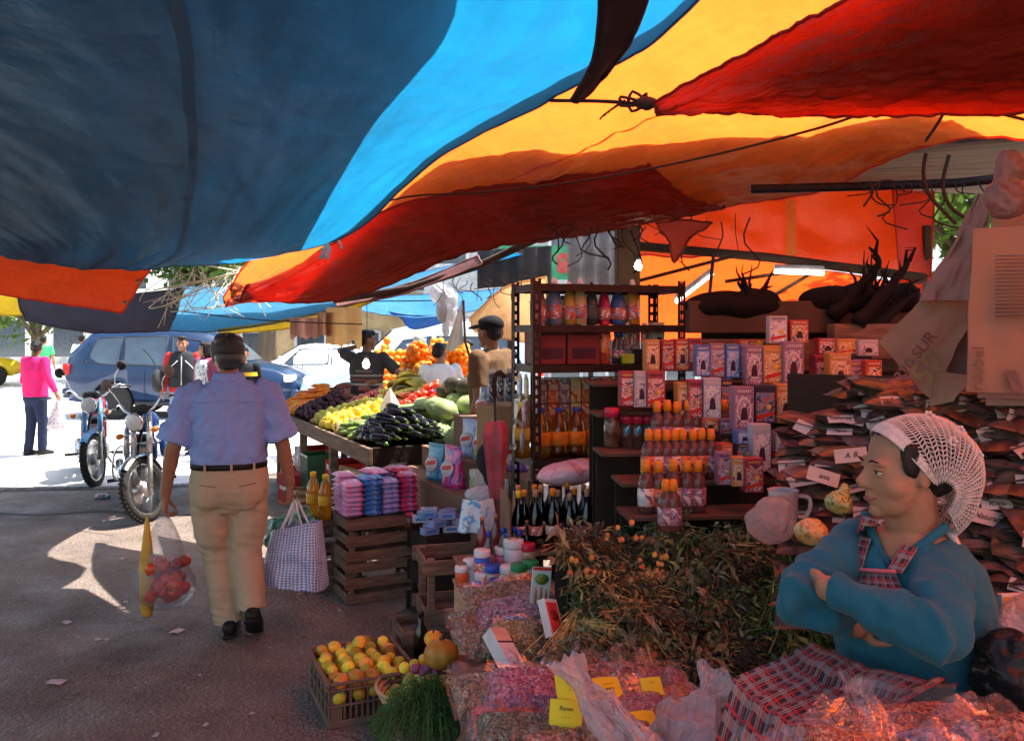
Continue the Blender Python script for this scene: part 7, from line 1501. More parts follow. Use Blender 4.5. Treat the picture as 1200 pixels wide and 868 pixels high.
for k,pts in enumerate(([P(1085,180,3.7),P(1082,205,3.7),P(1090,230,3.7),P(1108,250,3.7),P(1120,262,3.7)],[P(1112,182,3.7),P(1105,215,3.7),P(1112,240,3.7),P(1130,255,3.7)])):rod('vine',('thick dark twisted cord below the black pole, left one','thick dark twisted cord below the black pole, right one')[k],crv(pts,14),.008,rope_m,'cord')
g=MB();g.tube([P(1040,226,3.8)+V(.075*cos(a),0,.055*sin(a))for a in[.3*k for k in range(18)]],.004,5);tag(g.build('wire_hoop',rope_m),'thin wire hoop hanging beside the orange panel','wire')
for k in range(3):
 g=MB();g.ell((0,0,0),(.09,.06,.10),12,9);g.ell((.02,0,-.14),(.06,.05,.12),10,8);o=tag(fuse(g,'plastic_bag',filmmat('milky_bag',(.78,.76,.78),.3,.6,.25,.8,20),None,.012,2,lambda c:.02*nz(c.x*18,c.y*18,c.z*9)),('whitish plastic bag hung under the eave above the far blue tarp, left one','whitish plastic bag hung under the eave, middle one','small whitish plastic bag hung lower near the leaning pole')[k],'bag');o.location=P((516,527,521)[k],(344,350,368)[k],7.5);o.scale=(1,1,1)if k<2 else(.6,.6,.8)
sg=thing('shop_sign','green shop sign with red letters n and a seen above the rack','sign',P(645,308,10.5),0);g=MB();g.box((0,0,0),(1.25,.04,.42));g.build('board',mat('green_board',(.10,.55,.25),.5),sg);sgr=mat('sign_red',(.75,.16,.12),.5)
text('n',.46,sgr,sg,Matrix.Translation((-.33,-.024,.03))@Matrix.Rotation(pi/2,4,'X'),bold=.02);text('a',.46,sgr,sg,Matrix.Translation((.18,-.024,.03))@Matrix.Rotation(pi/2,4,'X'),bold=.02)
for x in(-.5,.5):g=MB();g.box((x,.05,-1.2),(.06,.05,2.8));g.build('support_post',wood_dk,sg)
def herbcol(nm,c):return mat('herb_'+nm,c,.85,nscale=30,namt=.45,rand=.5,spec=.2)
HC=[herbcol('dark_green',(.055,.085,.028)),herbcol('olive',(.15,.165,.05)),herbcol('brown',(.21,.155,.075)),herbcol('straw',(.55,.38,.14)),herbcol('grey_green',(.15,.165,.10)),herbcol('rust',(.25,.14,.065)),herbcol('black_brown',(.07,.045,.028))]
def herb_bunch(n,L_,spread,leafw,stems,mats,seed,curl=.3,heads=0,headr=.008):
 """a tied bunch lying on its side, tips toward -Y: stems, narrow leaves, seed heads"""
 random.seed(seed);st=MB();lf=MB();hd=MB()
 for k in range(n):
  a=U(0,6.28);r=U(0,1)**.6*spread;end=V(cos(a)*r,-L_*U(.65,1),sin(a)*r*.75+.02);bend=V(U(-1,1),U(-.4,.4),U(-1,.5))*L_*curl*.4
  mid=end*.5+bend*.5;pts=[V(0,0,0),mid,end+bend]
  if k<stems:st.tube(pts,[.0026,.0022,.0015],3,0,caps=False)
  for j in range(5):
   v=U(.3,1.05);p=pts[0].lerp(pts[1],v*2)if v<.5 else pts[1].lerp(pts[2],v*2-1);dv=V(U(-1,1),U(-1.1,.4),U(-1,1)).normalized();w_=dv.cross(V(U(-1,1),U(-1,1),U(-1,1))).normalized();l_=leafw*U(2.2,5.5);ww=leafw*U(.35,.8)
   m1=p+dv*l_*.5+V(0,0,.12*l_);lf.add([p,m1+w_*ww,p+dv*l_+V(0,0,-.1*l_),m1-w_*ww],[(0,1,2,3)],k%2,True)
  if heads and k%max(1,n//heads)==0:hd.ell(pts[2],headr*U(.7,1.3),7,5)
 return(st.mesh('stems',mats[0]),lf.mesh('leaves',mats[1:3]),hd.mesh('seed_heads',mats[3])if heads else None)
orb=mat('orange_bulb',(.52,.20,.06),.5,rand=.5,nscale=20);tanb=mat('tan_pod',(.38,.22,.11),.6,rand=.5,nscale=20);pinkb=mat('pinkish_tuber',(.30,.13,.10),.6,rand=.5,nscale=16)
HB=[('dark green leafy herb bunch',herb_bunch(60,.32,.11,.012,46,(HC[1],HC[0],HC[1]),21)),('olive green feathery herb bunch',herb_bunch(80,.32,.12,.006,70,(HC[1],HC[1],HC[4]),22)),('brown dried leaf herb bunch',herb_bunch(46,.30,.11,.014,46,(HC[3],HC[2],HC[6]),23)),('straw yellow dried grass bunch',herb_bunch(75,.28,.10,.007,75,(HC[3],HC[3],HC[2]),24,.7)),('grey green narrow leaf herb bunch',herb_bunch(75,.32,.12,.008,60,(HC[4],HC[4],HC[1]),25)),('rusty brown root and twig bunch',herb_bunch(60,.30,.10,.007,60,(HC[2],HC[5],HC[2]),26,.6)),('dried bunch of orange seed heads',herb_bunch(50,.22,.09,.010,40,(HC[2],HC[2],HC[1],orb),27,.3,26,.013)),('dried bunch of small tan pods',herb_bunch(55,.22,.10,.008,50,(HC[2],HC[5],HC[2],tanb),28,.3,40,.009))]
random.seed(31)
hb=thing('herb_stand','dark wooden crate stand heaped with bunches of dried herbs','stand',(0,0,0))
def HS(u,v):
 px=650+270*u;d=2.72+.62*v;top=790-0*u
 z=.54+.37*v**.8+.07*(1-(2*u-1)**2)*v-.05*(u>.92)
 return V((px-600)/1000*d,d,z)
g=MB();g.grid(lambda u,v:HS(u,v)-V(0,0,.07),10,10);g.build('bed_cloth',mat('dark_bed_cloth',(.02,.016,.012),.9),hb)
for k in range(6):g=MB();g.box((.52,2.74,.08+.085*k),(.88,.02,.065),ch=.003);g.build('front_slat',wood_d,hb)
for x in(.10,.94):
 g=MB();g.box((x,3.02,.27),(.025,.60,.52),ch=.003);g.build('side_board',wood_d,hb)
nb=0
plan=[]
for j in range(9):
 for i in range(11):
  u=(i+.5+(.35 if j%2 else 0))/11;v=(j+.4)/9
  if u>1:continue
  plan.append((u,v))
for(u,v)in plan:
 x=nz(u*4+3,v*4,7)+.25*nz(u*11,v*11,2)
 if v>.62 and u<.5:k=random.choice((0,4,1,3,2))
 elif u<.22:k=random.choice((1,4,1,3))
 elif v<.28 and u<.62:k=random.choice((6,7,7,5,7))
 elif v<.3:k=random.choice((5,2,2))
 elif u>.78:k=random.choice((0,2,0,0))
 elif .45<v<.75:k=random.choice((3,6,2,2,4,5))
 else:k=random.choice((2,5,4,3,2,0))
 p=HS(u,v)+V(U(-.02,.02),U(0,.10),U(-.02,.02))
 where=('at the front of the herb heap','in the middle of the herb heap','at the back of the herb heap')[min(2,int(v*3))]
 nm,(a,b_,c_)=HB[k]
 t=thing('herb_bunch','%s %s'%(nm,where),'herb bunch',p,U(-.8,.8),'%s %s'%(nm,where));t.rotation_euler=(U(-.1,.55),U(-.5,.5),U(-.9,.9));t.scale=(U(.85,1.15),)*3
 link('stems',a,t);link('leaves',b_,t)
 if c_:link('seed_heads',c_,t)
 nb+=1
for k in range(16):
 nm,(a,b_,c_)=HB[0 if k%3 else 2];p=V(.90+.035*(k%4)+U(-.02,.02),2.74+.05*(k//4),.60+.11*(k//4)+.10*(k%3))
 t=thing('herb_bunch',nm+' hanging down at the right side of the heap','herb bunch',p,0,nm+' at the right side');t.rotation_euler=(1.1+U(-.2,.2),U(-.3,.3),U(-.5,.5));link('stems',a,t);link('leaves',b_,t)
for k in range(22):
 p=V(U(.10,.74),2.69+U(-.02,.06),.555+U(-.01,.05));o=link('dried_tuber',PRO['potato']);o.data=PRO['potato'].copy()if k==0 else bpy.data.objects['dried_tuber'].data
 if k==0:o.data.materials[0]=pinkb
 o.location=p;o.rotation_euler=(U(0,3),U(0,3),U(0,3));o.scale=(U(.45,.8),)*3;tag(o,'small pinkish dried tuber along the front edge of the herb heap','tuber','dried tubers')
for k in range(34):
 a=U(0,6.28);r=U(0,1)**.5;o=link('small_bulb',PRO['lime']);
 if k==0:o.data=PRO['lime'].copy();o.data.materials[0]=orb;SBM=o.data
 o.data=SBM;c_=((.25,2.80,.69),(.50,2.95,.92),(.22,3.0,.90),(.40,3.05,1.0))[k%4];o.location=V(c_[0]+.08*r*cos(a),c_[1]-.03,c_[2]+.045*r*sin(a));o.scale=(U(.32,.52),)*3
 tag(o,'little orange dried bulb tucked in the herb heap','bulb','orange bulbs in the herb heap')
cp=thing('mug','pale mug standing behind the clear bag on the herb heap','mug',P(918,612,2.72));g=MB();g.lathe([(.034,0),(.042,.004),(.048,.10),(.050,.105),(.045,.104),(.040,.01),(.001,.008)],24);g.build('cup',mat('pale_pink_glaze',(.55,.40,.40),.25,coat=.5),cp)
g=MB();g.tube(crv([(.045,0,.085),(.080,0,.080),(.085,0,.05),(.070,0,.02),(.042,0,.02)],14),.007,8);g.build('handle',mat('pale_pink_glaze',(1,1,1)),cp)
def lump(nm,label,loc,parts,m,vox=.007,amp=.012,fr=18,cat='bag',sm=2,fill=None,rz=0):
 g=MB()
 for c_,r_ in parts:g.ell(c_,r_,14,9)
 mesh=fuse(g,nm,m,None,vox,sm,lambda c:amp*(nz(c.x*fr,c.y*fr,c.z*fr)+.5*nz(c.x*fr*2.3,c.y*fr*2.3,c.z*fr*2.3)))
 mesh.location=loc;mesh.rotation_euler=(0,0,rz);return tag(mesh,label,cat)
lump('plastic_bag','milky clear plastic bag in front of the mug',P(903,612,2.62),[((0,0,0),(.075,.05,.065)),((.01,0,.05),(.05,.035,.03))],filmmat('milky_bag2',(.80,.70,.70),.58,.6,.2,.8,22))
lump('herb_bag','clear bag of yellow green herbs beside the woman',P(982,588,2.55),[((0,0,0),(.042,.035,.036)),((.02,0,.03),(.018,.018,.03))],printmat('yellow_green_herb',(.22,.22,.05),[(.40,.36,.12),(.10,.12,.03)],40),.006,.008)
lump('herb_bag','small orange brown bag under the mug',P(950,622,2.5),[((0,0,0),(.05,.04,.04))],printmat('orange_brown_herb',(.35,.14,.05),[(.5,.3,.1)],40),.006,.008)
filmb=filmmat('clear_bag_film',(.92,.90,.92),.90,.3,.10,.45,13,.25);labY=mat('yellow_card',(.80,.58,.03),.6,nscale=3,namt=.06);scrib=mat('black_ink',(.03,.025,.03),.6)
def fillmat(nm,base,cols,sc=70,bump=1.0):
 if 'fill_'+nm in MC:return MC['fill_'+nm]
 q=N('fill_'+nm);co=q.coords('Object');v=q.n('ShaderNodeTexVoronoi');v.inputs['Scale'].default_value=sc*1.6;q.l(co,v.inputs[0]);sx=q.n('ShaderNodeSeparateColor');q.l(v.outputs['Color'],sx.inputs[0])
 n=len(cols);c=q.ramp(sx.outputs[0],[(0,base)]+[((k+1)/(n+1),c_)for k,c_ in enumerate(cols)],'CONSTANT');q.l(c,q.b.inputs['Base Color']);q.b.inputs['Roughness'].default_value=.7;q.b.inputs['Coat Weight'].default_value=.9;q.b.inputs['Coat Roughness'].default_value=.07;q.b.inputs['Coat IOR'].default_value=1.9;q.l(q.bump(q.noise(co,22,2,.5,2.5),1.0,.09),q.b.inputs['Coat Normal']);q.l(q.bump(v.outputs['Distance'],bump,.012),q.b.inputs['Normal']);MC['fill_'+nm]=q.m;return q.m
FM={'brown herb':fillmat('brown',(.12,.075,.04),[(.20,.13,.07),(.05,.035,.02),(.28,.2,.12)]),'mauve flower':fillmat('mauve',(.20,.10,.16),[(.32,.17,.26),(.10,.05,.08),(.40,.28,.34)]),'golden bark':fillmat('gold',(.32,.17,.04),[(.45,.26,.07),(.20,.09,.02),(.52,.36,.14)],90),'magenta flower':fillmat('magenta',(.32,.05,.13),[(.45,.10,.20),(.18,.03,.08),(.55,.22,.30)],80),'red chilli':fillmat('redchilli',(.45,.025,.012),[(.58,.06,.02),(.28,.012,.01)],140,.5),'dark green herb':fillmat('dkgreen',(.05,.06,.03),[(.10,.10,.05),(.025,.03,.018),(.16,.14,.09)],80),'rust red pod':fillmat('rust',(.26,.06,.04),[(.36,.12,.07),(.14,.03,.025),(.45,.22,.15)],60),'grey leaf':fillmat('greyleaf',(.16,.15,.11),[(.24,.22,.17),(.08,.08,.055),(.32,.28,.2)],60),'orange grain':fillmat('orange',(.42,.11,.03),[(.55,.18,.05),(.3,.07,.02)],150,.6),'chilli flake':fillmat('flake',(.38,.04,.02),[(.50,.10,.03),(.24,.02,.015),(.55,.22,.06)],130,.7),'pink grain':fillmat('pinkgrain',(.30,.09,.11),[(.42,.16,.18),(.2,.05,.07)],110,.6)}
def spice_bag(kind,p,rot,sz,label,group=None,seed=0,card=None,knot=False):
 random.seed(seed+77);t=thing('spice_bag',label,'bag',p,0,group);t.rotation_euler=rot;x,y,z=sz
 def f(side_,o,fr=5):
  def h(u,v):
   e=max(0,(1-(2*u-1)**4)*(1-(2*v-1)**4))**.55;w_=.22*nz(u*fr+seed,v*fr,side_*3+seed)+.10*nz(u*fr*2.6,v*fr*2.6,seed)
   return V((u-.5)*(x+o*5),(v-.5)*(y+o*5),side_*(z/2*e*(1+w_)+o)+z/2)
  return h
 g=MB()
 for s_ in(1,-1):g.grid(f(s_,0),14,14)
 g.build('contents',FM[kind],t)
 g=MB()
 for s_ in(-1,1):
  g.grid(lambda u,v:V(s_*(x/2-.002+.016*v),(u-.5)*y*1.02,z/2+.006*nz(u*9,v*2,seed+s_)),10,2);g.grid(lambda u,v:V((u-.5)*x,s_*(y/2-.002+.014*v),z/2+.006*nz(u*9,v*2,seed+s_+9)),10,2)
 e=y/2+.010
 g.grid(lambda u,v:V((u-.5)*x*(1.05-.45*v*(1 if knot else .3)),e+(.08 if knot else .05)*v,z*.5+.05*v*nz(u*3,seed,1)+.014*nz(u*12,v*6,seed)),12,5)
 if knot:
  for k in range(5):a=k*1.256;g.grid(lambda u,v,a=a:V(.01*cos(a)+(u-.5)*.05*v*cos(a+1),e+.075+.05*v,z*.5+.03*v*sin(a)+(u-.5)*.05*v),4,4)
 g.build('film',filmb,t)
 if card:
  g=MB();g.box((0,0,0),(.085,.055,.0015));c_=g.build('card',labY,t);c_.matrix_local=Matrix.Translation((U(-.02,.02),U(-.03,.02),z+.010))@Matrix.Rotation(U(-.5,.5),4,'Z')@Matrix.Rotation(U(-.1,.25),4,'X')
  text(card,.016,scrib,c_,Matrix.Translation((0,.010,.0012)),shear=.2,extrude=.0002);g=MB()
  for q_ in range(3):g.tube([(-.03+.01*q_,-.006-.008*q_,.001),(.005*q_,-.007-.008*q_,.001),(.028-.01*q_,-.006-.008*q_,.001)],.0009,4)
  g.build('pen_line',scrib,c_)
 return t
base_box=thing('trestle_box','wooden box carrying the heap of herb bags before the jars','box',V(.02,3.35,0),.1);g=MB();g.box((0,0,.36),(.50,.48,.02),ch=.004);g.build('lid',wood_c,base_box)
for sy in(-1,1):g=MB();g.box((0,sy*.22,.17),(.46,.02,.34),ch=.003);g.build('side_board',wood_c,base_box)
for k,(kind,px,py,d,sz,rot,lab)in enumerate((('brown herb',580,765,3.18,(.24,.18,.08),(.25,.1,.3),'big brown herb bag at the left of the middle heap'),('golden bark',606,762,3.08,(.20,.15,.10),(.35,-.05,-.2),'bag of golden bark chips in the middle heap'),('brown herb',560,742,3.30,(.22,.16,.07),(.2,.15,.5),'brown herb bag behind at the left of the middle heap'),('mauve flower',600,728,3.30,(.26,.17,.08),(.3,-.1,.1),'bag of mauve dried flowers on the middle heap'),('grey leaf',625,722,3.36,(.20,.15,.08),(.3,-.1,-.3),'bag of grey dried leaves at the top right of the middle heap'),('brown herb',575,712,3.42,(.24,.16,.07),(.3,.1,.4),'brown herb bag on top of the middle heap'),('brown herb',600,702,3.48,(.22,.15,.06),(.3,.0,.1),'topmost brown herb bag below the jars'),('grey leaf',548,760,3.22,(.14,.12,.07),(.3,.3,.7),'small grey leaf bag at the far left of the middle heap'),('dark green herb',635,745,3.2,(.16,.14,.07),(.3,-.2,-.3),'dark green herb bag beside the pictured box'))):
 spice_bag(kind,P(px,py,d),rot,sz,lab,None,k)
def card_box(label,loc,rot,w_,h_,dpt,pics):
 t=thing('pictured_box',label,'box',loc);t.rotation_euler=rot;g=MB();g.box((0,dpt/2,h_/2),(w_,dpt,h_),ch=.001);g.build('carton',mat('white_card_box',(.62,.58,.56),.4,nscale=4),t)
 for(x0,z0,x1,z1,m_,ov)in pics:
  g=MB()
  if ov:g.loft([[V((x0+x1)/2*w_+(x1-x0)/2*w_*cos(a),y,(z0+z1)/2*h_+(z1-z0)/2*h_*sin(a))for a in[2*pi*k/18 for k in range(18)]]for y in(-.0002,-.0016)])
  else:g.box(((x0+x1)/2*w_,-.0008,(z0+z1)/2*h_),((x1-x0)*w_,.0012,(z1-z0)*h_))
  g.build('print',m_,t)
tanp=mat('tan_print',(.50,.30,.18),.4);yelp=mat('yellow_print',(.72,.50,.04),.4);grnp=mat('green_print',(.10,.32,.10),.4);redp_=mat('red_print',(.55,.05,.05),.4)
card_box('white pictured card standing upright with yellow disc and tan roots',P(632,713,3.28),(-.1,.12,.25),.075,.155,.012,[(-.38,.58,.38,.86,grnp,True),(-.28,.62,.28,.80,yelp,True),(-.4,.05,-.2,.50,tanp,True),(-.12,.08,.08,.54,tanp,True),(.15,.05,.34,.48,tanp,True),(-.5,.93,.5,1,redp_,False)])
card_box('white box with pale top lying tilted between the two heaps of bags',P(612,788,2.86),(-.95,.25,.75),.075,.19,.05,[(-.48,.70,.48,.98,mat('peach_print',(.66,.46,.34),.4),False),(-.48,.66,.48,.69,dark_ink,False),(-.35,.2,.3,.5,mat('faint_print',(.56,.56,.64),.4),True)])
card_box('red printed box leaning behind the tilted white box',P(655,745,2.95),(-.5,.3,.9),.08,.13,.03,[(-.4,.1,.4,.9,redp_,False),(-.3,.4,.3,.7,mat('dark_red_print',(.25,.02,.02),.4),True)])
for k in range(5):o=lump('clove_bag','bundle of pale brown pods beside the tilted white box',P(648+7*(k%3),778-9*(k//2),2.84),[((0,0,0),(.022,.016,.035))],pinkb,.005,.003,30,'pod',1);o['group']='pale brown pods'
fb=thing('cardboard_box','open cardboard box carrying the front heap of clear spice bags','box',V(.20,2.44,0),-.28);g=MB();g.box((0,0,.52),(.72,.52,.02));g.build('lid',kraft,fb)
for sx in(-1,1):g=MB();g.box((sx*.355,0,.255),(.01,.52,.51));g.build('side_panel',kraft,fb)
for sy in(-1,1):g=MB();g.box((0,sy*.255,.255),(.70,.01,.51));g.build('side_panel',kraft,fb)
g=MB();g.box((-.362,-.12,.42),(.004,.14,.10));g.build('green_print',grnp,fb);g=MB();g.box((-.366,-.12,.44),(.003,.08,.03));g.build('print',yelp,fb)
FB=(('brown herb',572,812,2.46,(.22,.17,.09),(.3,.1,.3),'brown herb bag at the left back of the front heap',None),('magenta flower',612,800,2.42,(.20,.14,.08),(.35,0,.1),'bag of magenta dried flowers at the left of the front heap',None),('red chilli',605,828,2.33,(.24,.12,.04),(.3,0,.15),'flat bag of bright red chilli powder below the magenta flowers',None),('dark green herb',610,866,2.22,(.24,.18,.10),(.35,.1,.1),'dark green herb bag at the front left corner of the heap',None),('brown herb',566,852,2.36,(.14,.22,.08),(.5,.7,.2),'brown herb bag sliding down the left side of the front heap',None),('rust red pod',690,800,2.50,(.19,.15,.09),(.35,0,.2),'rust red pod bag at the back of the front heap',None),('rust red pod',735,796,2.52,(.18,.15,.09),(.3,0,-.2),'second rust red pod bag at the back, by the herb heap',None),('pink grain',770,800,2.50,(.18,.14,.08),(.3,0,.1),'pinkish grain bag at the right back of the front heap',None),('rust red pod',668,846,2.26,(.17,.15,.08),(.4,.1,-.3),'rust red pod bag under the folded yellow card',None),('pink grain',748,835,2.32,(.18,.15,.09),(.4,-.1,.2),'pinkish grain bag in the middle of the front heap',None),('rust red pod',725,868,2.18,(.20,.15,.09),(.4,0,.2),'rust red pod bag at the front edge in the middle',None),('orange grain',790,820,2.42,(.17,.14,.08),(.3,-.1,.3),'orange grain bag at the right of the front heap',None),('pink grain',815,852,2.28,(.2,.16,.09),(.4,-.2,.2),'pinkish grain bag at the right front of the heap',None),('rust red pod',648,876,2.16,(.18,.14,.08),(.4,0,.3),'rust red pod bag at the lower left front edge',None),('chilli flake',800,884,2.14,(.18,.14,.07),(.4,0,.3),'glossy chilli flake bag at the lower right front edge',None),('brown herb',640,790,2.55,(.15,.12,.07),(.3,.1,.5),'small brown herb bag behind the magenta flowers',None))
for k,(kind,px,py,d,sz,rot,lab,cd)in enumerate(FB):spice_bag(kind,P(px,py,d)-V(0,0,.05),rot,sz,lab,None,40+k,cd,k in(5,6,9,12))
random.seed(51)
for k in range(9):
 spice_bag(('rust red pod','pink grain','brown herb')[k%3],V(-.02+.11*(k%5),2.42+.14*(k//5),.535+.02*(k%3)),(U(-.1,.3),U(-.2,.2),U(0,3)),(.18,.15,.09),'lower %s bag showing through under the front heap'%('rust red pod','pink grain','brown herb')[k%3],'lower %s bags'%('rust red pod','pink grain','brown herb')[k%3],70+k)
def ycard(label,p,rot,w_,h_,words):
 t=thing('paper_card',label,'card',p);t.rotation_euler=rot;g=MB();g.grid(lambda u,v:V((u-.5)*w_,(v-.5)*h_,.004*sin(u*3)),6,4);g.grid(lambda u,v:V((u-.5)*w_,(v-.5)*h_,.004*sin(u*3)-.0012),6,4);g.build('card',labY,t)
 for k,w in enumerate(words):text(w,h_*.20,scrib,t,Matrix.Translation((0,h_*(.22-.26*k),.0062)),shear=.25,extrude=.0002)
ycard('folded upright yellow card, upper half, with black pen marks',P(668,805,2.26),(1.0,-.2,-.1),.075,.075,('ya','...'));ycard('lower half of the folded yellow card with handwriting Ranan',P(663,838,2.22),(1.15,.05,-.1),.085,.075,('Ranan','- - -'))
ycard('tilted yellow card lying behind the white plastic bag',P(713,806,2.34),(.75,.15,.5),.085,.062,('..........','anana'));ycard('small yellow card with purple scribble at the right of the heap',P(764,804,2.38),(.8,0,.2),.06,.05,('x x',));ycard('yellow green card slipped under the crumpled bag',P(755,842,2.22),(.6,.2,.6),.09,.045,('- -',));ycard('yellow card at the bottom edge of the front heap',P(757,868,2.12),(.9,0,.05),.06,.03,('- -',))
milk=filmmat('milky_film',(.85,.78,.80),.55,.6,.16,.8,20,.5)
def crumple(label,p,h_,w_,rot,seed):
 g=MB()
 for s_ in(1,-1):
  def f(u,v):
   e=max(0,1-(2*u-1)**4)**.5*min(1,max(0,v)*5)**.5;tp=1-.62*exp(-((v-.72)/.16)**2)+.25*max(0,v-.75)
   rg=1-2.6*abs(nz(u*4+seed,v*3.2,s_+seed));r2=1-2.6*abs(nz(u*9,v*7+seed,s_*2))
   return V((u-.5)*2*w_*tp*(1+.25*nz(v*5,seed,1)),h_*(v-.4)+.03*nz(u*5,v*3,seed),s_*w_*.45*e*(1-.7*v)*(1+.5*rg)+.007*rg+.003*r2+.05*v*v)
  g.grid(f,44,50)
 o=tag(g.build('plastic_bag',milk),label,'bag');o.location=p;o.rotation_euler=rot;return o
crumple('crumpled whitish plastic bag sprawled over the middle of the front heap',P(703,838,2.13),.25,.06,(.42,-.05,.75),1);crumple('pale pink plastic bag slumped at the right end of the front heap',P(812,850,2.16),.24,.085,(.38,.1,-.9),4);crumple('small twisted whitish bag end beside the yellow green card',P(745,868,2.06),.18,.05,(.45,.2,1.3),7)
tr_=thing('basket','low wicker tray of small limes beside the dill','basket',P(500,806,3.72)-V(0,0,.05));tr_.location.z=.10
g=MB()
for k in range(5):g.tube([V((.17+.012*k)*cos(a),(.17+.012*k)*sin(a),.022*k)for a in[2*pi*i/26 for i in range(27)]],.010,6)
g.lathe([(.001,.0),(.17,.002),(.17,.010),(.001,.008)],24);g.build('wicker',wood_p,tr_)
g=MB();g.box((0,0,.05),(.34,.30,.095),ch=.005);o=tag(g.build('wood_block',wood_c),'low wooden block under the tray of limes','block');o.location=(tr_.location.x,tr_.location.y,0)
for k in range(58):
 a=k*2.4;r=.165*sqrt((k%40)/40);fruit('lime',Vector(tr_.location)+V(r*cos(a),r*sin(a),.03+.03*(k//40)+.035*(1-r/.17)+U(0,.01)),(U(0,3),U(0,3),0),'small yellow green lime in the wicker tray','limes in the tray',U(.85,1.25))
for k,(px,py)in enumerate(((474,782),(486,778),(497,772),(541,782))):fruit('mandarin',P(px,py,3.62),(U(0,1),0,U(0,6)),'mandarin lying on top of the limes','mandarins on the limes',.75)
for k in range(4):fruit('onion',P(487+8*k,783+3*(k%2),3.55),(U(0,3),U(0,3),0),'pinkish garlic bulb among the limes','garlic bulbs',.7,'garlic_bulb')
pk_=thing('pumpkin','small round orange pumpkin in front of the herb bags','pumpkin',P(517,766,3.55));g=MB();rings=[]
for j in range(11):
 a=-pi/2+pi*j/10;rings.append([V(max(.003,.075*cos(a))*cos(b)*(1-.07*abs(sin(b*4))**.5*0-.06*(1-abs(sin(b*4)))),max(.003,.075*cos(a))*sin(b)*(1-.06*(1-abs(sin(b*4)))),.062*sin(a))for b in[2*pi*k/32 for k in range(32)]])
g.loft(rings);g.build('flesh',mat('pumpkin_skin',(.52,.22,.035),.45,nscale=10,namt=.25,coat=.15,bump=.2),pk_);g=MB();g.tube([(0,0,.055),(.004,0,.07),(.012,0,.085)],[.012,.009,.008],7);g.build('stalk',stemb,pk_)
fruit('squash',P(508,748,3.75),(.3,0,0),'smaller orange squash behind the pumpkin',None,.6)
gb=bottle('green_bottle',[(.030,0),(.034,.004),(.035,.13),(.030,.16),(.014,.20),(.014,.235)],liquidmat('dark_green_glass',(.05,.09,.04),.3),None or kcap,[(.016,.23),(.016,.25),(.013,.252)],None,None,14,True);tag(gb,'dark green glass bottle standing in the empty crate','bottle');gb.location=P(493,778,4.05)
dl=thing('dill_bunch','big bunch of fresh green dill drooping at the front','herb bunch',P(490,846,3.35));dl.location.z=.12
random.seed(61);stm=MB();lfm_=MB()
for k in range(240):
 a=U(0,6.28);r=U(0,1)**.5;e=V(cos(a)*.19*r+.03,sin(a)*.14*r-.03,.10+.13*(1-r*r)+U(-.03,.03));dn=V(cos(a)*.24*r+.03,sin(a)*.19*r-.06,.02*(1-r)+U(-.06,.08));pts=crv([V(.06,.06,-.02),e*.8+V(.02,.02,.02),e,e.lerp(dn,.7)],6);stm.tube(pts,.0016,3,caps=False)
 for j in range(13):
  p=pts[min(6,2+j*4//12)].lerp(pts[min(6,3+j*4//12)],U(0,1))+V(U(-1,1),U(-1,1),U(-1,1))*.012
  for q_ in range(2):
   dv=V(U(-1,1),U(-1,1),U(-.9,.7)).normalized();w_=dv.cross(V(U(-1,1),U(-1,1),U(-1,1))).normalized()*.0017;l_=U(.014,.030);lfm_.add([p-w_,p+w_,p+dv*l_],[(0,1,2)],0)
stm.build('stems',mat('dill_stem',(.10,.17,.05),.6),dl,fix=False);lfm_.build('leaves',mat('dill_leaf',(.06,.15,.035),.6,nscale=8,namt=.4),dl,fix=False)
g=MB();g.box((0,0,.055),(.26,.22,.11),ch=.006);o=tag(g.build('wood_block',wood_c),'low wooden block under the bunch of dill','block');o.location=(dl.location.x+.06,dl.location.y+.06,0);o.rotation_euler=(0,0,.4)
pktm=[mat('packet_film_%d'%k,c,.35,nscale=18,namt=.5,coat=.25,bump=.5,bscale=30,rand=.4)for k,c in enumerate(((.10,.05,.042),(.135,.075,.058),(.085,.062,.042),(.16,.088,.075),(.11,.045,.04)))]
paper=mat('label_paper',(.55,.40,.36),.75,nscale=5,namt=.08)
pkme=[]
for k in range(5):
 pkme.append(pillow('packet',.17,.12,.036,[pktm[k]],8,k*3))
words=('Romero','Anis','Boldo','Ruda','Cedron','Tilo','Malva','Salvia','Arnica','Naturam','A. B.','Manzan.')
NP=0
def packet(p,rot,kind,lab,group,tagged,word,sc=1.0,out=V(0,-1,0)):
 global NP;NP+=1
 t=thing('herb_packet',lab,'packet',p,0,group);t.rotation_euler=rot;t.scale=(sc,)*3;o=link('film_packet',pkme[kind],t)
 if tagged:
  g=MB();w_,h_=U(.075,.095),U(.032,.044);g.grid(lambda u,v:V((u-.5)*w_,-v*h_,.006*sin(v*2+U(0,.2))*1),4,3);g.grid(lambda u,v:V((u-.5)*w_,-v*h_,-.0008+.006*sin(v*2)),4,3);l_=g.build('paper_tag',paper,t)
  l_.matrix_local=Matrix.Translation((U(-.03,.03),-.055,.006))@Matrix.Rotation(U(.5,1.3),4,'X')@Matrix.Rotation(U(-.25,.25),4,'Z')
  if word:text(word,.020,scrib,l_,Matrix.Translation((0,-h_*.5,.0066)),shear=.35,extrude=.0003)
random.seed(71)
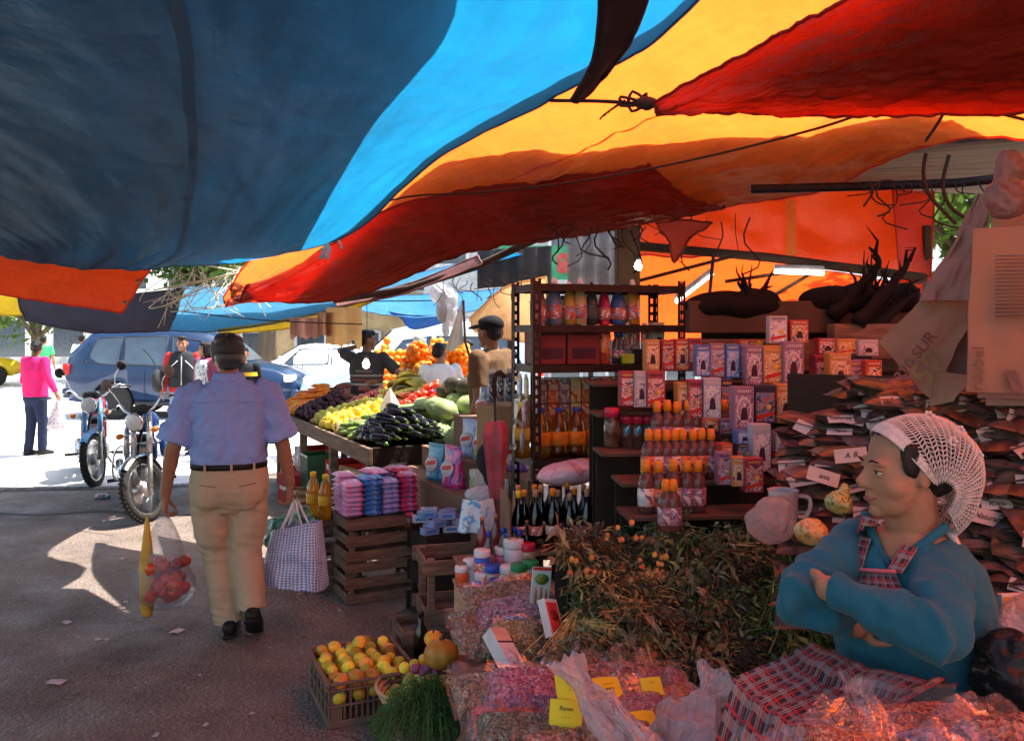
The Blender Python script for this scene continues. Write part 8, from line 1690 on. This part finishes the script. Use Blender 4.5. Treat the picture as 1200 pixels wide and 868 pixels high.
def packet_wall():
 for r in range(22):
  for c in range(14):
   u=c/13;v=r/21
   px=940+285*u;d=3.05-.50*u-.35*(1-v)
   top=452-10*u;bot=720
   py=bot+(top-bot)*v
   if px<1000 and v>.9:continue
   if NP>292:return
   p=P(px+U(-7,7),py+U(-4,4),d+U(-.03,.03));k=random.randrange(5);tg=rnd()<.5
   side_='left of the woman' if px<1010 else('above and behind the woman' if py<560 else 'right of the woman')
   lab='%s dark herb packet in the packet wall %s'%(('white tagged' if tg else 'untagged'),side_)
   packet(p,(U(-.20,.45),U(-.25,.25),-.15+U(-.55,.55)),k,lab,'%s packets %s'%(('tagged' if tg else 'untagged'),side_),tg,random.choice(words)if tg and rnd()<.8 else None,U(.85,1.1))
packet_wall()
mb=MB();a,b_=P(930,600,3.28),P(1330,600,2.70);mb.box(((a.x+b_.x)/2,(a.y+b_.y)/2+.05,.78),((b_-a).length,.03,1.55),rz=math.atan2(b_.y-a.y,b_.x-a.x));tag(mb.build('back_board',wood_d),'dark board wall behind the herb packets','wall')
for k,(px,py,d,w,rz,lab)in enumerate(((1161,504,2.55,'Romero',.35,'white tagged packet with the handwritten word at the far right of the headscarf'),(994,532,2.62,'A. B.',.1,'packet with a square white tag left of the woman\'s forehead'),(1152,604,2.40,'Naturam',-.25,'packet with curled white tag by the headscarf tail'),(962,557,2.62,'anis',-.3,'packet with curled tag above the mug'))):
 t=thing('herb_packet',lab,'packet',P(px,py,d));t.rotation_euler=(0,0,0);o=link('film_packet',pkme[k],t);o.location=(0,.06,-.005);g=MB();g.grid(lambda u,v:V((u-.5)*.10,-.004*sin(u*3),(v-.5)*.042),6,2);g.grid(lambda u,v:V((u-.5)*.10,-.004*sin(u*3)+.001,(v-.5)*.042),6,2);l_=g.build('paper_tag',paper,t);l_.rotation_euler=(-.15,-rz,0);l_.location=(0,-.02,0)
 text(w,.022,scrib,l_,Matrix.Translation((0,-.0062,0))@Matrix.Rotation(pi/2,4,'X'),shear=.35,extrude=.0003)
tb2=thing('side_table','dark low table carrying chilli bags in front of the woman','table',V(.86,1.52,0),-.2);g=MB();g.box((0,0,.80),(.86,.44,.025),ch=.004);g.build('tabletop',wood_d,tb2)
for sx in(-1,1):
 for sy in(-1,1):g=MB();g.box((sx*.38,sy*.18,.395),(.05,.05,.79));g.build('leg',wood_d,tb2)
for k,(kind,px,py,d,sz,rot,lab)in enumerate((('red chilli',935,846,1.58,(.12,.07,.03),(.25,0,.2),'flat bag of red chilli powder at the left end of the low table'),('chilli flake',1005,850,1.50,(.18,.15,.06),(.35,.1,-.25),'large clear bag of chilli flakes in front of the woman'),('chilli flake',1080,818,1.66,(.30,.18,.05),(.25,-.02,.05),'wide bag of chilli flakes behind the others, below the teal sleeve'),('orange grain',1042,848,1.50,(.09,.11,.05),(.6,.3,.2),'bright orange bag tucked between the chilli bags'),('mauve flower',1130,846,1.52,(.22,.16,.06),(.3,-.05,.1),'bag of mauve flowers at the right end of the low table'),('rust red pod',1190,835,1.55,(.16,.15,.07),(.3,0,.2),'rust red pod bag at the right edge of the picture'),('orange grain',1180,872,1.42,(.18,.14,.06),(.3,0,.1),'orange grain bag at the bottom right corner'),('dark green herb',945,866,1.46,(.12,.10,.05),(.3,.1,.2),'dark glossy herb bag at the bottom edge'),('grey leaf',912,866,1.50,(.10,.09,.04),(.3,.1,.4),'pale speckled seed bag at the bottom edge'),('dark green herb',1100,872,1.42,(.2,.14,.06),(.3,.0,.1),'dark herb bag at the bottom right under the printed card'))):spice_bag(kind,P(px,py,d)-V(0,0,.095),rot,sz,lab,None,90+k,None,k in(1,3))
card_box('green and orange printed card on the mauve flower bag',P(1110,838,1.45)-V(0,0,.08),(-1.15,0,.15),.10,.04,.003,[(-.46,.1,.46,.9,grnp,False),(-.3,.3,.3,.7,mat('orange_print',(.7,.28,.05),.4),True)])
lump('plastic_bag','milky white plastic bag at the right edge beside the woman',P(1190,742,1.95),[((0,0,0),(.07,.06,.06)),((.03,0,.05),(.05,.05,.04))],milk);lump('black_bag','black plastic bag at the lower right beside the woman',P(1195,795,1.85),[((0,0,0),(.10,.08,.09)),((-.03,0,.06),(.06,.06,.05))],mat('black_bag_film',(.015,.013,.014),.22,bump=.8,bscale=20),amp=.018);card_box('small orange packet tucked at the right edge above the milky bag',P(1190,722,1.98),(-.1,0,.1),.06,.05,.02,[(-.45,.1,.45,.9,mat('orange_print',(1,1,1)),False)])
sackp=mat('pinkish_sack_paper',(.31,.145,.09),.8,nscale=3,namt=.10,bump=.4,bscale=9,dirt=.06);sackd=mat('faded_ink',(.17,.08,.07),.7);greyp=mat('grey_sack',(.20,.12,.11),.8,nscale=3,dirt=.2)
def hang_sheet(nm,label,corners,m,wav=.012,seed=0,n=16,thick=.004):
 a,b_,c_,d_=corners;g=MB()
 def f(u,v,o):return a.lerp(b_,u).lerp(d_.lerp(c_,u),v)+V(0,wav*(nz(u*3+seed,v*3,seed)+.4*nz(u*8,v*8,seed))+o,0)
 g.grid(lambda u,v:f(u,v,0),n,n);g.grid(lambda u,v:f(u,v,thick),n,n)
 g.loft([[f(k/n,0,o)for k in range(n+1)]for o in(0,thick)],closed=False,caps=False);g.loft([[f(k/n,1,o)for k in range(n+1)]for o in(0,thick)],closed=False,caps=False)
 return tag(g.build(nm,m),label,'paper sack')
s1=hang_sheet('paper_sack','large pinkish paper sack hanging at the right edge with a faded text block',(P(1140,268,2.25),P(1260,262,2.15),P(1258,462,2.15),P(1132,459,2.25)),sackp,.010,1);
g=MB()
for k in range(17):a,b_=P(1166,300+4.4*k,2.205),P(1232-9*(k%4==3),299+4.4*k,2.15);g.tube([a,a.lerp(b_,.5),b_],.0018 if k<13 else .0028,4,flat=.3)
g.build('printed_lines',sackd,s1)
q_=text('rdubel',.045,sackd,s1,Matrix.Translation(P(1146,432,2.222))@Matrix.Rotation(radians(-88),4,'Y')@Matrix.Rotation(pi/2,4,'X'))
g=MB();g.add([P(1177,434,2.20),P(1190,434,2.19),P(1200,460,2.185),P(1188,460,2.19)],[(0,1,2,3)]);g.build('printed_stripe',sackd,s1)
for k in range(2):hang_sheet('paper_sack',('second paper sack hanging just behind the large pinkish one','lowest grey paper sheet behind the large pinkish one')[k],(P(1150,275,2.29+.03*k),P(1270,270,2.2+.03*k),P(1270,468+8*k,2.2+.03*k),P(1146+10*k,466+9*k,2.29+.03*k)),mat('grey_pink_paper',(.26,.14,.12),.8),.006,5+k)
s2=hang_sheet('paper_sack','slanted pinkish paper sack with printed letters hanging left of the large one',(P(1100,330,2.55),P(1150,350,2.45),P(1092,470,2.5),P(1030,402,2.62)),sackp,.02,9)
dv=(P(1092,395,2.5)-P(1060,440,2.5));M_=Matrix.Translation(P(1073,418,2.47))@Matrix.Rotation(-.92,4,'Y')@Matrix.Rotation(pi/2,4,'X');text('320 SUR',.048,sackd,s2,M_,bold=.001);M_=Matrix.Translation(P(1088,432,2.44))@Matrix.Rotation(-.92,4,'Y')@Matrix.Rotation(pi/2,4,'X');text('50',.10,mat('olive_ink',(.20,.16,.08),.7),s2,M_,bold=.001)
hang_sheet('paper_sack','torn lower flap of the slanted paper sack',(P(1098,435,2.48),P(1140,440,2.42),P(1118,470,2.42),P(1090,476,2.5)),sackp,.01,11,8)
hang_sheet('grey_sack','dark grey folded sack behind the slanted paper sack',(P(1082,330,2.62),P(1145,330,2.5),P(1140,440,2.5),P(1080,440,2.62)),greyp,.02,13)
hang_sheet('paper_sack','brownish crumpled sack bunched at the top of the hanging sacks',(P(1148,225,2.5),P(1165,235,2.42),P(1142,352,2.42),P(1078,352,2.55)),mat('crumpled_brown_paper',(.28,.15,.12),.8,nscale=4,dirt=.2),.035,15)
lump('plastic_bag','dusty clear bag hung above the large pinkish sack',P(1180,232,2.3),[((0,0,0),(.06,.04,.06)),((.01,0,.08),(.045,.03,.05))],filmmat('dusty_film',(.45,.32,.3),.6,.6,.3,.6,14),.007,.012)
hang_sheet('paper_sack','orange brown sheet behind the dusty bag at the right edge',(P(1168,205,2.42),P(1260,200,2.3),P(1260,290,2.3),P(1160,290,2.42)),mat('orange_brown_paper',(.40,.20,.13),.8),.02,17)
mw=man.matrix_basis
def world(v):return Vector(man.location)+Matrix.Rotation(man.rotation_euler.z,3,'Z')@Vector(v)
HLp,HRp=world(WRL+V(-.01,.03,-.115)),world(WRR+V(.01,.03,-.115))
def carrier(label,top,h_,w_,dpt,m,seed,name='plastic_bag',split=.72,n=30):
 t=thing(name,label,'bag',top);g=MB();rings=[]
 for k in range(18):
  v=k/17;r=.10+.90*min(1,(v/split))**.75;r*=1-.35*max(0,v-.85)/.15
  rings.append([V(w_*r*cos(a)*(1+.10*nz(cos(a)*3,sin(a)*3,v*3+seed)+.05*(1-v)*sin(7*a)),dpt*r*sin(a)*(1+.12*nz(cos(a)*3,sin(a)*3+seed,v*3)),-h_*v)for a in[2*pi*i/n for i in range(n)]])
 g.loft(rings);g.build('bag_film',m,t);return t
cb=carrier('clear plastic bag of tomatoes and onions in the left hand of the blue shirted man',HLp,.52,.165,.12,filmmat('smoky_bag',(.80,.80,.82),.84,.4,.14,.5,12,.2),2)
random.seed(81)
for k in range(30):
 a=k*2.4;r=.105*sqrt((k%10+.5)/10);L_=k//10;kind='onion' if(k%10)in(1,4,6)else 'tomato'
 p=HLp+V(r*cos(a)*1.1,r*sin(a)*.8,-.46+.075*L_+.02*(k%3));o=fruit(kind,p,(U(0,3),U(0,3),0),'%s inside the clear bag carried by the man'%('ripe orange red tomato' if kind=='tomato' else 'purple onion'),'%s in the carried bag'%kind,1.12)
yb=carrier('narrow yellow plastic bag carried together with the clear bag',HLp+V(-.075,-.05,0),.56,.04,.03,mat('yellow_film',(.66,.38,.06),.4,nscale=5,namt=.3,bump=.5),5,split=.5)
chk=N('gingham');uv=chk.coords('UV');sx=chk.n('ShaderNodeSeparateXYZ');chk.l(uv,sx.inputs[0])
def st_(ax,f):return chk.math('GREATER_THAN',chk.math('FRACT',chk.math('MULTIPLY',ax,f)),.5)
cc=chk.mix(chk.math('MULTIPLY',chk.math('ADD',st_(sx.outputs[0],52),st_(sx.outputs[1],24)),.5),(.66,.68,.78),(.08,.12,.34));chk.l(cc,chk.b.inputs['Base Color']);chk.b.inputs['Roughness'].default_value=.4;chk.b.inputs['Coat Weight'].default_value=.2;ob=chk.coords('Object');chk.l(chk.bump(chk.noise(ob,16,4,.6,.8),.7,.02),chk.b.inputs['Normal'])
gt=thing('checked_bag','blue and white checked shopping bag in the right hand of the man','bag',HRp+V(.03,-.02,0),radians(-12))
def tote(u,v):
 a=2*pi*u;q=(abs(cos(a))**3.2+abs(sin(a))**3.2)**(-1/3.2);w_=.185-.03*(1-v);d_=.10+.02*v-.055*(1-v)**2
 return V(w_*cos(a)*q*(1+.05*nz(cos(a)*3,sin(a)*3,v*3)),d_*sin(a)*q*(1+.2*nz(cos(a)*2,sin(a)*3,v*4)),-.13-.34*v+.035*cos(a)*(1-v)+.012*nz(cos(a)*4,sin(a)*4,1)-.02*cos(a)*v)
g=MB();g.grid(tote,60,24);bt=[tote(k/60,1)for k in range(60)];g.add(bt,[tuple(range(60))]);g.build('bag_body',chk.m,gt)
for sy in(-1,1):g=MB();g.tube(crv([V(-.07,sy*.045,-.15),V(-.03,sy*.03,-.06),V(0,sy*.012,.015),V(.03,sy*.03,-.06),V(.07,sy*.045,-.15)],16),.010,6,flat=.5);g.build('handle',mat('white_strap',(.68,.70,.74),.6),gt)
lump('vegetable_bag','green plastic bag of leafy vegetables held behind the checked bag',HRp+V(-.03,.10,-.20),[((-.02,.0,0),(.15,.07,.11)),((.06,.02,.06),(.08,.05,.09)),((-.08,0,-.05),(.08,.06,.10))],printmat('green_film',(.03,.16,.10),[(.05,.30,.16),(.02,.22,.30),(.30,.42,.30)],8,rough=.25),.008,.02,14)
pb=carrier('whitish plastic bag hanging from the hand of the woman in pink',Vector(pinkw.location)+Matrix.Rotation(pinkw.rotation_euler.z,3,'Z')@V(.385,.03,.76),.44,.14,.09,printmat('pinkish_grey_film',(.42,.30,.32),[(.60,.52,.54),(.30,.2,.22)],8,rough=.3),8,split=.8)
for k,(px,py,s_)in enumerate(((66,800,.075),(208,740,.07),(78,730,.05),(115,750,.03),(147,706,.035),(412,700,.05),(143,655,.04),(585,866,.03))):
 p=V((px-600)/1000*1720/(py-388),1720/(py-388),.006);g=MB();g.grid(lambda u,v:V((u-.5)*s_*(1+.2*v),(v-.5)*s_*.8,.012*abs(nz(u*3+k,v*3,k))),5,4);g.grid(lambda u,v:V((u-.5)*s_*(1+.2*v),(v-.5)*s_*.8,.012*abs(nz(u*3+k,v*3,k))-.001),5,4)
 o=g.build('paper_scrap',mat('pale_scrap',(.62,.50,.50),.8));o.location=p;o.rotation_euler=(0,0,k*1.3);tag(o,('whitish folded paper scrap near the bottom left','pinkish paper scrap just left of the man\'s shoes','small pinkish scrap on the asphalt at the left','tiny scrap between the bigger scraps at the left','small scrap under the man\'s clear bag','crumpled white scrap at the foot of the crates','small scrap below the sunny patch','tiny scrap at the bottom centre')[k],'scrap')
g=MB();g.ell((0,0,.03),(.06,.05,.035),10,7);g.ell((.06,.01,.025),(.04,.04,.03),10,7);o=fuse(g,'litter',printmat('litter_print',(.5,.12,.03),[(.1,.3,.45),(.5,.5,.4)],12),None,.008,2,lambda c:.008*nz(c.x*30,c.y*30,c.z*30));o.location=V((118-600)*.00876,8.76,0);tag(o,'orange and blue crumpled wrapper under the motorcycles','litter')
for t in TEMPL:
 for c in list(t.children_recursive):bpy.data.objects.remove(c)
 bpy.data.objects.remove(t)
